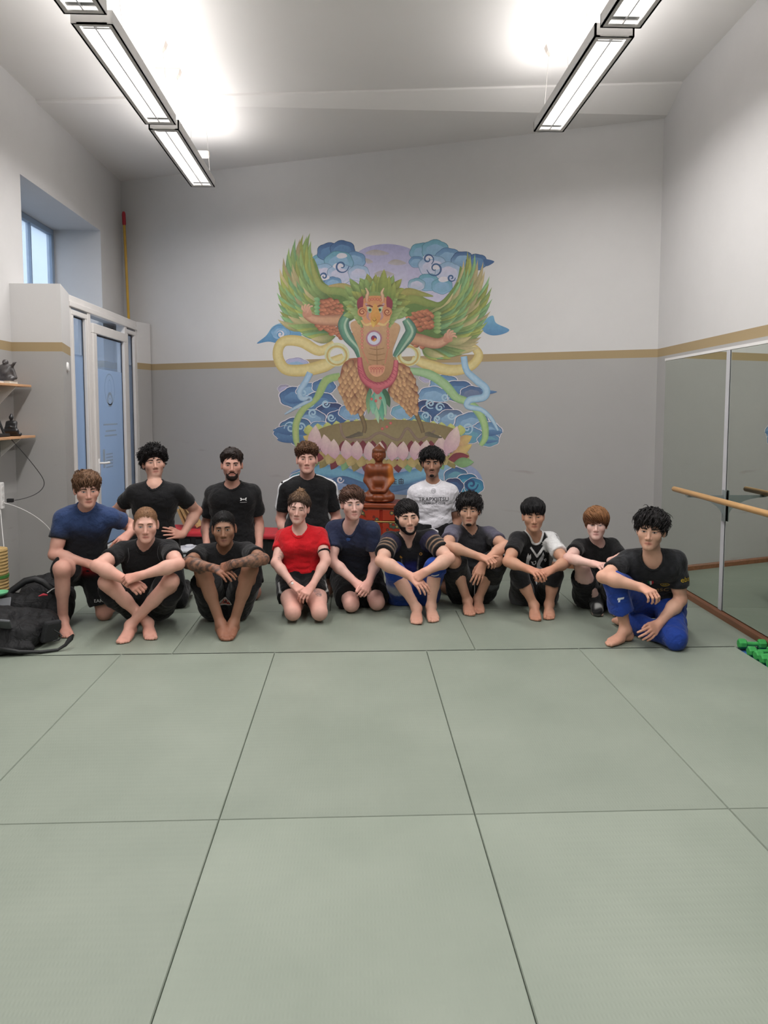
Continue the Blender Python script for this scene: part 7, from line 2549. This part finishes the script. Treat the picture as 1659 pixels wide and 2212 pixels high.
# ---- painted altar chest and the wooden buddha
def painted_red():
    m = mat('painted_red_lacquer', srgb(150, 44, 30), .45, var=.2, vscale=10)
    nt = m.node_tree
    b = nt.nodes['Principled BSDF']
    tc = nt.nodes.new('ShaderNodeTexCoord')
    vo = nt.nodes.new('ShaderNodeTexVoronoi')
    vo.inputs['Scale'].default_value = 16
    nt.links.new(tc.outputs['Object'], vo.inputs['Vector'])
    rp = nt.nodes.new('ShaderNodeValToRGB')
    rp.color_ramp.interpolation = 'CONSTANT'
    e = rp.color_ramp.elements
    e[0].color = (*srgb(186, 150, 84), 1)
    e[1].position = .18
    e[1].color = (*srgb(70, 92, 76), 1)
    k = e.new(.32); k.color = (*srgb(120, 36, 30), 1)
    k = e.new(.40); k.color = (*srgb(170, 58, 34), 1)
    nt.links.new(vo.outputs['Distance'], rp.inputs['Fac'])
    nt.links.new(rp.outputs['Color'], b.inputs['Base Color'])
    return m
M_LACQ = painted_red()
M_REDW = mat('red_brown_wood', srgb(140, 66, 38), .42, var=.2, vscale=6, stretch=(1, 6, 6), bump=.06)
M_PLAINR = mat('plain_red_lacquer', srgb(160, 46, 28), .4, var=.1)
ao, arz = Vector((.30, 7.66, 0)), math.radians(-12)
alt = empty('altar_chest', tuple(ao), 'red lacquered altar chest with painted flowers under the wooden buddha', 'chest')
f = MB(); rotz_box(f, ao, arz, (0, 0, .31), (.70, .36, .56), .004); f.build('body', M_PLAINR, alt)
f = MB(); rotz_box(f, ao, arz, (0, 0, .622), (.82, .42, .044), .008); f.build('top', M_REDW, alt)
f = MB(); rotz_box(f, ao, arz, (0, 0, .015), (.74, .38, .03), .004); f.build('plinth', M_REDW, alt)
for sx in (-1, 1):
    f = MB(); rotz_box(f, ao, arz, (sx * .17, -.186, .525), (.31, .014, .11), .003); d_ = f.build('drawer', M_LACQ, alt)
    f = MB(); M = Matrix.Translation(ao) @ Matrix.Rotation(arz, 4, 'Z') @ Matrix.Translation((sx * .17, -.197, .525)) @ Matrix.Rotation(math.pi / 2, 4, 'X'); f.lathe([(.004, 0), (.005, .008), (.011, .012), (.009, .018)], None, 12, M); f.build('knob', mat('brass', srgb(180, 140, 70), .35, .9), d_)
    f = MB(); rotz_box(f, ao, arz, (sx * .17, -.186, .245), (.31, .014, .40), .003); f.build('door', M_LACQ, alt)
f = MB(); rotz_box(f, ao, arz, (0, -.187, .457), (.68, .016, .012), .003); f.build('gilt_strip', mat('gilt', srgb(196, 168, 100), .4, .4), alt)
f = MB(); rotz_box(f, ao, arz, (0, -.187, .59), (.68, .014, .016), .003); f.build('gilt_strip', M_REDW, alt)

bx = V3(.242, 7.60, .6465)
br_ = rotm('Z', -6)
def B_(x, y, z): return bx + br_ @ V3(x, y, z)
Z = []
Z += [(ell(B_(0, 0, .02), (.155, .105, .022), br_), .01)]
for sx in (-1, 1):
    Z += [(cap(B_(sx * .06, .02, .075), B_(sx * .125, -.03, .06), .055, .045), .02), (cap(B_(sx * .12, -.03, .055), B_(-sx * .03, -.085, .055), .042, .028), .015),
          (cap(B_(sx * .100, .01, .355), B_(sx * .128, .0, .23), .040, .034), .025), (cap(B_(sx * .128, 0, .23), B_(sx * .06, -.07, .125), .033, .024), .02), (ell(B_(sx * .066, .004, .492), (.008, .013, .036), br_), .006)]
Z += [(cap(B_(-.04, .02, .10), B_(.04, .02, .10), .075), .03), (cap(B_(-.035, .015, .22), B_(.035, .015, .22), .068), .04), (cap(B_(-.068, .012, .335), B_(.068, .012, .335), .064), .04),
      (cap(B_(0, .008, .38), B_(0, .005, .44), .040, .036), .02), (ell(B_(0, 0, .490), (.063, .064, .070), br_), .012), (ell(B_(0, .008, .535), (.070, .070, .044), br_), .006), (cap(B_(0, .006, .572), B_(0, .006, .600), .034, .014), .018),
      (cap(B_(0, -.062, .505), B_(0, -.070, .480), .006, .010), .006), (ball(B_(0, -.052, .445), .015), .01), (cap(B_(-.018, -.060, .462), B_(.018, -.060, .462), .006), .006),
      (cap(B_(-.05, -.075, .125), B_(.05, -.075, .125), .02), .015)]
for sx in (-1, 1):
    Z.append((ball(B_(sx * .024, -.070, .496), .013), .008, 'sub'))
    Z.append((ball(B_(sx * .024, -.056, .496), .009), .004))
Z.append((cap(B_(-.04, -.09, .16), B_(.04, -.09, .16), .012), .01, 'sub'))
def c_bud(V, N):
    L = (V - bx) @ br_
    base = np.array(srgb(128, 66, 36))[None] * (1 + .16 * wob(L * V3(1, 1, .25), 60, 3))[:, None]
    arm = sig((L[:, 0] - .098) / .006) * sig((L[:, 2] - .18) / .02) * sig((.42 - L[:, 2]) / .02)
    hairm = sig((L[:, 2] - .520) / .003)
    base = base * (1 - arm[:, None]) + np.array(srgb(196, 116, 50))[None] * arm[:, None]
    return base * (1 - hairm[:, None]) + np.array(srgb(112, 62, 36))[None] * (1 + .3 * wob(L, 420, 2))[:, None] * hairm[:, None]
M_WOODV = vmat('carved_wood', rough=.4, spec=.45, bump=.15, bscale=90, var=.12, vscale=18)
bud = empty('buddha_statue', tuple(bx), 'carved brown wooden seated buddha statue on the red altar chest', 'statue')
blobmesh('figure', Z, .006, parent=bud, m=M_WOODV, colf=c_bud)

# ---- corner shelves with statues, router
M_SHELF = mat('orange_pine_shelf', srgb(208, 160, 120), .5, var=.12, vscale=6, stretch=(8, .6, 8))
for nm, z0, xf, lab in (('upper', 1.80, -2.785, 'upper narrow pine shelf in the left corner carrying the pewter monk'), ('lower', 1.368, -2.765, 'lower narrow pine shelf in the left corner carrying the black buddha')):
    s_ = empty('wall_shelf', (XL, 6.1, z0), lab, 'shelf')
    f = MB(); f.box(((XL + xf) / 2, 5.96, z0 + .01), (xf - XL, .96, .02), bev=.003); f.build('board', M_SHELF, s_)
    for y in (5.75, 6.2):
        f = MB(); f.extrude([(XL + .001, y, z0), (xf - .02, y, z0), (XL + .001, y, z0 - .15)], (0, .014, 0)); f.build('bracket', M_WHITE, s_)
M_PEWT = vmat('dark_metal_cast', rough=.35, spec=.6, var=.25, vscale=60)
def monk(o, name, label, sc, col, hi, pose):
    o = V3(*o)
    q = lambda x, y, z: o + V3(x, y, z) * sc
    Zp = []
    if pose == 'laugh':
        Zp += [(ball(q(0, 0, .075), .058 * sc), .02), (cap(q(-.03, 0, .125), q(.03, 0, .125), .036 * sc), .03), (ball(q(0, -.012, .178), .028 * sc), .01), (cap(q(-.05, -.02, .02), q(.05, -.02, .02), .03 * sc, .03 * sc), .02),
               (cap(q(.045, 0, .13), q(.085, -.02, .165), .018 * sc, .012 * sc), .012), (cap(q(-.045, 0, .13), q(-.075, -.02, .085), .018 * sc, .014 * sc), .012), (cap(q(.08, -.02, .168), q(.105, -.02, .178), .01 * sc, .005 * sc), .006),
               (cap(q(.06, 0, .10), q(.085, .0, .03), .02 * sc, .016 * sc), .012), (cap(q(-.05, .0, .06), q(-.075, .0, .02), .02 * sc, .018 * sc), .012), (ball(q(0, -.04, .17), .008 * sc), .005)]
    else:
        Zp += [(cap(q(-.07, -.0, .018), q(.07, -.0, .018), .02 * sc), .008), (cap(q(-.05, -.02, .05), q(.05, -.02, .05), .022 * sc), .015), (cap(q(-.02, 0, .07), q(.02, 0, .07), .03 * sc), .02), (cap(q(-.02, 0, .12), q(.02, 0, .12), .028 * sc), .02),
               (cap(q(.04, 0, .13), q(.045, -.02, .08), .013 * sc, .01 * sc), .01), (cap(q(-.04, 0, .13), q(-.045, -.02, .08), .013 * sc, .01 * sc), .01), (cap(q(.045, -.02, .08), q(0, -.035, .09), .01 * sc, .008 * sc), .01), (cap(q(-.045, -.02, .08), q(0, -.035, .09), .01 * sc, .008 * sc), .01),
               (ell(q(0, -.004, .175), V3(.02, .022, .026) * sc), .008), (ball(q(0, .002, .203), .011 * sc), .008)]
    e_ = empty(name, tuple(o), label, 'statue')
    blobmesh('figure', Zp, .004, parent=e_, m=M_PEWT, colf=lambda V, N: np.array(col)[None] * (1 + .35 * wob(V, 200, 2))[:, None] + np.array(hi)[None] * np.clip(N[:, 2:3], 0, 1) * np.clip(.5 + .5 * wob(V, 160, 5), 0, 1)[:, None])  # highlight painted into the colour of upward faces
    return e_
monk((-2.862, 6.16, 1.842), 'monk_statuette', 'pewter laughing monk statuette on books on the upper corner shelf', .86, srgb(72, 68, 68), (.07, .07, .07), 'laugh')
monk((-2.845, 6.18, 1.3885), 'buddha_statuette', 'small black seated buddha statuette on the lower corner shelf', .88, srgb(34, 34, 36), (.02, .02, .02), 'sit')
for k, (x, y, z_, c, lab) in enumerate(((-2.862, 6.15, 1.8315, srgb(214, 208, 198), 'flat cream book under the laughing monk statuette'), (-2.90, 6.0, 1.8315, srgb(120, 140, 180), 'flat blue book at the left edge of the upper shelf'))):
    bk = empty('book', (x, y, z_), lab, 'book')
    f = MB(); f.box((x, y, z_), (.12, .14 if k == 0 else .12, .014)); f.build('pages', mat('paper', srgb(228, 222, 210), .8), bk)
    f = MB(); f.box((x, y, z_ + .0082), (.124, .144 if k == 0 else .124, .0022)); f.box((x, y, z_ - .0082), (.124, .144 if k == 0 else .124, .0022)); f.box((x - .061, y, z_), (.002, .144 if k == 0 else .124, .0186)); f.build('cover', mat('book_cover', c, .5), bk)
rt = empty('router', (-2.88, 6.0, 1.389), 'black wireless router with two antennas on the lower corner shelf', 'router')
f = MB(); f.box((-2.875, 5.98, 1.402), (.14, .17, .026), bev=.006); f.build('case', M_BLKP, rt)
for y in (5.93, 6.04):
    f = MB(); M = Matrix.Translation((-2.86, y, 1.46)) @ Matrix.Rotation(-.30, 4, 'Y') @ Matrix.Rotation(.08, 4, 'X'); f.box(None, (.016, .022, .13), M=M, bev=.005); f.build('antenna', M_BLKP, rt)
# ---- power strip and cables on the left wall
ps = empty('power_strip', (XL + .02, 6.12, .8), 'white vertical power strip on the left wall below the shelves', 'power strip')
f = MB(); f.box((XL + .024, 6.12, .90), (.046, .06, .22), bev=.008); f.build('case', M_WHITE, ps)
for z_ in (.84, .90, .96):
    f = MB(); M = Matrix.Translation((XL + .047, 6.12, z_)) @ Matrix.Rotation(math.pi / 2, 4, 'Y'); f.lathe([(.0195, 0), (.0195, .002), (.018, .0025)], None, 18, M); f.build('socket', M_FRAME, ps)
ad = MB(); ad.box((XL + .085, 6.16, .855), (.05, .032, .032), bev=.005)
tag(ad.build('plug_adapter', M_BLKP), 'small black plug adapter sticking out of the white power strip', 'adapter')
M_CBL = mat('dark_cable', srgb(52, 50, 52), .6)
def cable(pts, r, m, label):
    c = bpy.data.curves.new('cable', 'CURVE')
    c.dimensions = '3D'
    c.bevel_depth = r
    c.bevel_resolution = 2
    sp_ = c.splines.new('NURBS')
    sp_.points.add(len(pts) - 1)
    for p_, q_ in zip(sp_.points, pts): p_.co = (*q_, 1)
    sp_.use_endpoint_u = True
    sp_.order_u = 4
    o = bpy.data.objects.new('cable', c)
    COL.objects.link(o)
    dg = bpy.context.evaluated_depsgraph_get()
    me = bpy.data.meshes.new_from_object(o.evaluated_get(dg))
    bpy.data.objects.remove(o, do_unlink=True)
    bpy.data.curves.remove(c)
    return tag(link('cable', me, m, None, True), label, 'cable')
cable([(-2.80, 6.06, 1.37), (-2.74, 6.15, 1.25), (-2.66, 6.30, 1.05), (-2.64, 6.34, .95), (-2.72, 6.25, .87), (XL + .12, 6.16, .856)], .003, M_CBL, 'thin dark router cable hanging from the lower shelf to the black adapter')
cable([(XL + .05, 6.12, .84), (XL + .14, 6.2, .80), (-2.66, 6.42, .62), (-2.60, 6.455, .40), (-2.58, 6.46, .25), (-2.62, 6.46, .01)], .004, M_WHITE, 'white cable looping down the vestibule wall behind the black bags')
cable([(XL + .03, 6.1, .79), (XL + .06, 6.05, .60), (XL + .12, 5.98, .35), (XL + .14, 5.9, .12), (XL + .10, 5.8, .02)], .004, M_WHITE, 'white cable hanging straight down the left wall to the floor')
sb = MB(); sb.box((XL + .006, 6.06, .58), (.012, .035, .05), bev=.003)
tag(sb.build('wall_socket', mat('grey_plate', srgb(96, 92, 94), .6)), 'small grey plate low on the left wall beside the white cable', 'socket')
# ---- rolled straw mat at the left edge
M_STRAW = mat('straw_weave', srgb(196, 164, 108), .8, var=.3, vscale=30, stretch=(1, 1, 14), bump=.6, bscale=60)
sm = empty('straw_roll', (-2.765, 5.62, 0), 'rolled straw mat standing upright at the left picture edge', 'straw mat')
f = MB()
prof = [(.004, 0)] + [(.10 + .004 * (k % 2), .55 * k / 44) for k in range(45)] + [(.004, .552)]
f.lathe(prof, (-2.765, 5.62, 0), 28)
f.build('roll', M_STRAW, sm, smooth=False)
f = MB(); f.lathe([(.107, .33), (.107, .35)], (-2.765, 5.62, 0), 28); f.build('tie_band', mat('green_tie', srgb(70, 130, 60), .7), sm)

# ---- black bags at lower left
M_BAG = vmat('bag_nylon', rough=.7, spec=.35, bump=.25, bscale=180, fold=.5, var=.2, vscale=30)
bp_ = empty('backpack', (-2.3, 4.95, 0), 'black backpack lying on the mat at the lower left picture edge', 'backpack')
Zb = [(cap((-2.62, 4.86, .10), (-2.22, 4.92, .09), .125, .10), .06), (cap((-2.55, 5.10, .13), (-2.20, 5.12, .11), .12, .10), .06), (cap((-2.75, 4.90, .09), (-2.45, 5.0, .14), .12, .11), .06), (cap((-2.22, 4.95, .10), (-2.12, 5.06, .12), .075, .07), .04), (cap((-2.50, 4.76, .045), (-2.16, 4.82, .035), .05, .035), .04)]
blobmesh('bag_body', Zb, .011, srgb(26, 26, 28), bp_, M_BAG, wr=.014, wf=18, zmin=.002, rel=2)
f = MB(); M = Matrix.Translation((-2.075, 4.96, .105)) @ Matrix.Rotation(.25, 4, 'Y') @ Matrix.Rotation(-.5, 4, 'Z'); f.box(None, (.04, .13, .15), M=M, bev=.016); f.build('side_pocket', mat('black_mesh_pocket', srgb(40, 41, 44), .8, bump=.8, bscale=300, var=.3), bp_)
f = MB()
M = Matrix.Translation((-2.30, 4.80, .20)) @ Matrix.Rotation(.9, 4, 'X') @ Matrix.Rotation(.25, 4, 'Y')
f.box(None, (.075, .018, .15), M=M, bev=.008); f.build('strap_pad', mat('grey_strap_pad', srgb(100, 102, 106), .75, var=.15), bp_)
f = MB()
sp_ = [(-2.32, 4.74, .06), (-2.20, 4.76, .03), (-2.08, 4.80, .014), (-1.985, 4.845, .012), (-1.945, 4.87, .035), (-1.915, 4.89, .075), (-1.90, 4.90, .10)]
rs_ = [.016, .013, .011, .009, .011, .018, .005]
f.tube(sp_, rs_, 10); f.build('loose_strap', M_BLKP, bp_, smooth=True)
f = MB(); f.tube([(-2.04, 4.93, .12), (-2.00, 4.92, .10), (-1.985, 4.92, .085), (-2.00, 4.91, .06), (-2.04, 4.91, .05)], .005, 6); f.build('side_loop', M_BLKP, bp_, smooth=True)
bg = empty('sports_bag', (-2.4, 5.5, 0), 'black sports bag with raised handle behind the kneeling person at left', 'bag')
Zc = [(cap((-2.55, 5.36, .14), (-2.24, 5.46, .12), .12, .11), .06), (cap((-2.50, 5.62, .15), (-2.32, 5.66, .14), .12, .11), .06), (cap((-2.50, 5.78, .18), (-2.36, 5.80, .20), .12, .10), .06), (cap((-2.24, 5.36, .08), (-2.19, 5.42, .06), .07, .05), .05)]
blobmesh('bag_body', Zc, .012, srgb(24, 24, 26), bg, M_BAG, wr=.016, wf=16, zmin=.002, rel=2)
f = MB(); f.tube([(-2.60, 5.36, .22), (-2.55, 5.38, .27), (-2.46, 5.40, .335), (-2.40, 5.42, .345), (-2.34, 5.42, .32), (-2.24, 5.42, .24)], [.022, .024, .026, .026, .025, .022], 8); f.build('handle', M_BLKP, bg, smooth=True)
f = MB(); f.tube([(-2.33, 5.315, .24), (-2.29, 5.30, .255), (-2.26, 5.30, .25)], [.004, .011, .005], 6); f.build('zip_pull', mat('pink_zip_pull', srgb(210, 70, 84), .5), bg, smooth=True)
f = MB(); f.tube([(-2.27, 5.32, .262), (-2.24, 5.32, .285), (-2.21, 5.33, .30)], .004, 6); f.build('piping', M_WHITE, bg, smooth=True)
f = MB(); M = Matrix.Translation((-2.545, 5.225, .205)) @ Matrix.Rotation(.8, 4, 'X') @ Matrix.Rotation(.2, 4, 'Z'); f.box(None, (.10, .10, .012), M=M, bev=.004); f.build('label_patch', mat('grey_reflective_patch', srgb(104, 106, 110), .5, var=.1), bg)
dsh = MB(); dsh.lathe([(.001, .0), (.035, .0), (.058, .016), (.064, .03), (.060, .03), (.054, .018), (.001, .006)], (-2.60, 5.28, .255), 28)
dish = dsh.build('green_dish', mat('mint_plastic', srgb(110, 190, 140), .3, var=.05), None, True)
tag(dish, 'small mint green plastic dish resting on the black sports bag', 'dish')
bg.location.y += .07
dish.location.y += .07

# ---- green dumbbells on a blue mat by the mirror
M_BLUE = mat('blue_foam_mat', srgb(58, 108, 176), .75, var=.08, bump=.2, bscale=200)
f = MB(); f.prism([(2.579, 3.4), (2.73, 3.4), (2.775, 4.755), (2.579, 4.755)], -.04, -.02)
tag(f.build('blue_mat', M_BLUE), 'strip of blue foam mat along the mirror wall under the dumbbells', 'mat')
M_DUMB = mat('green_neoprene', srgb(62, 168, 84), .7, var=.1, vscale=40, bump=.35, bscale=400)
dl = ['green dumbbell at the far end of the row on the blue mat', 'second green dumbbell from the far end on the blue mat', 'third green dumbbell from the far end on the blue mat', 'fourth green dumbbell from the far end on the blue mat',
      'fifth green dumbbell from the far end on the blue mat', 'sixth green dumbbell from the far end, cut by the picture edge', 'seventh green dumbbell from the far end on the blue mat']
me_h, me_g = None, None
for k in range(7):
    y = 4.70 - k * .078
    dz = .013 if k == 0 else 0
    db = empty('dumbbell', (2.675, y + (.0 if k else .04), -.02 + .034 + dz), dl[k], 'dumbbell', 'green dumbbells', rz=math.radians(-8 + 5 * (k % 3)))
    if me_h is None:
        a_ = MB(); M = Matrix.Rotation(math.pi / 2, 4, 'Y') @ Matrix.Rotation(math.pi / 8, 4, 'Z')
        a_.lathe([(.012, -.026), (.026, -.026), (.034, -.018), (.034, .018), (.026, .026), (.012, .026)], None, 8, M)
        me_h = a_.mesh('weight_head')
        a_ = MB(); a_.tube([(-.06, 0, 0), (-.03, 0, 0), (0, 0, 0), (.03, 0, 0), (.06, 0, 0)], [.013, .0145, .0155, .0145, .013], 12)
        me_g = a_.mesh('grip')
    for sx in (-1, 1):
        o = link('weight_head', me_h, M_DUMB, db, world=False); o.location = (sx * .064, 0, 0)
    link('grip', me_g, M_DUMB, db, world=False)

# ---- long pole in the back left corner
pol = empty('broom_pole', (-2.835, 9.40, VZ), 'long yellow pole with red tip leaning in the back left corner', 'pole')
p0, p1 = Vector((-2.83, 9.38, VZ)), Vector((-2.878, 9.44, 4.07))
f = MB(); f.tube([p0, p0.lerp(p1, .5), p0.lerp(p1, .90)], .016, 12); f.build('shaft', mat('yellow_varnished_wood', srgb(196, 156, 62), .45, var=.12), pol, smooth=True)
f = MB(); f.tube([p0.lerp(p1, .88), p0.lerp(p1, .89), p0.lerp(p1, .98), p1], [.018, .022, .022, .014], 12); f.build('grip_cap', mat('red_rubber_grip', srgb(170, 40, 52), .6), pol, smooth=True)
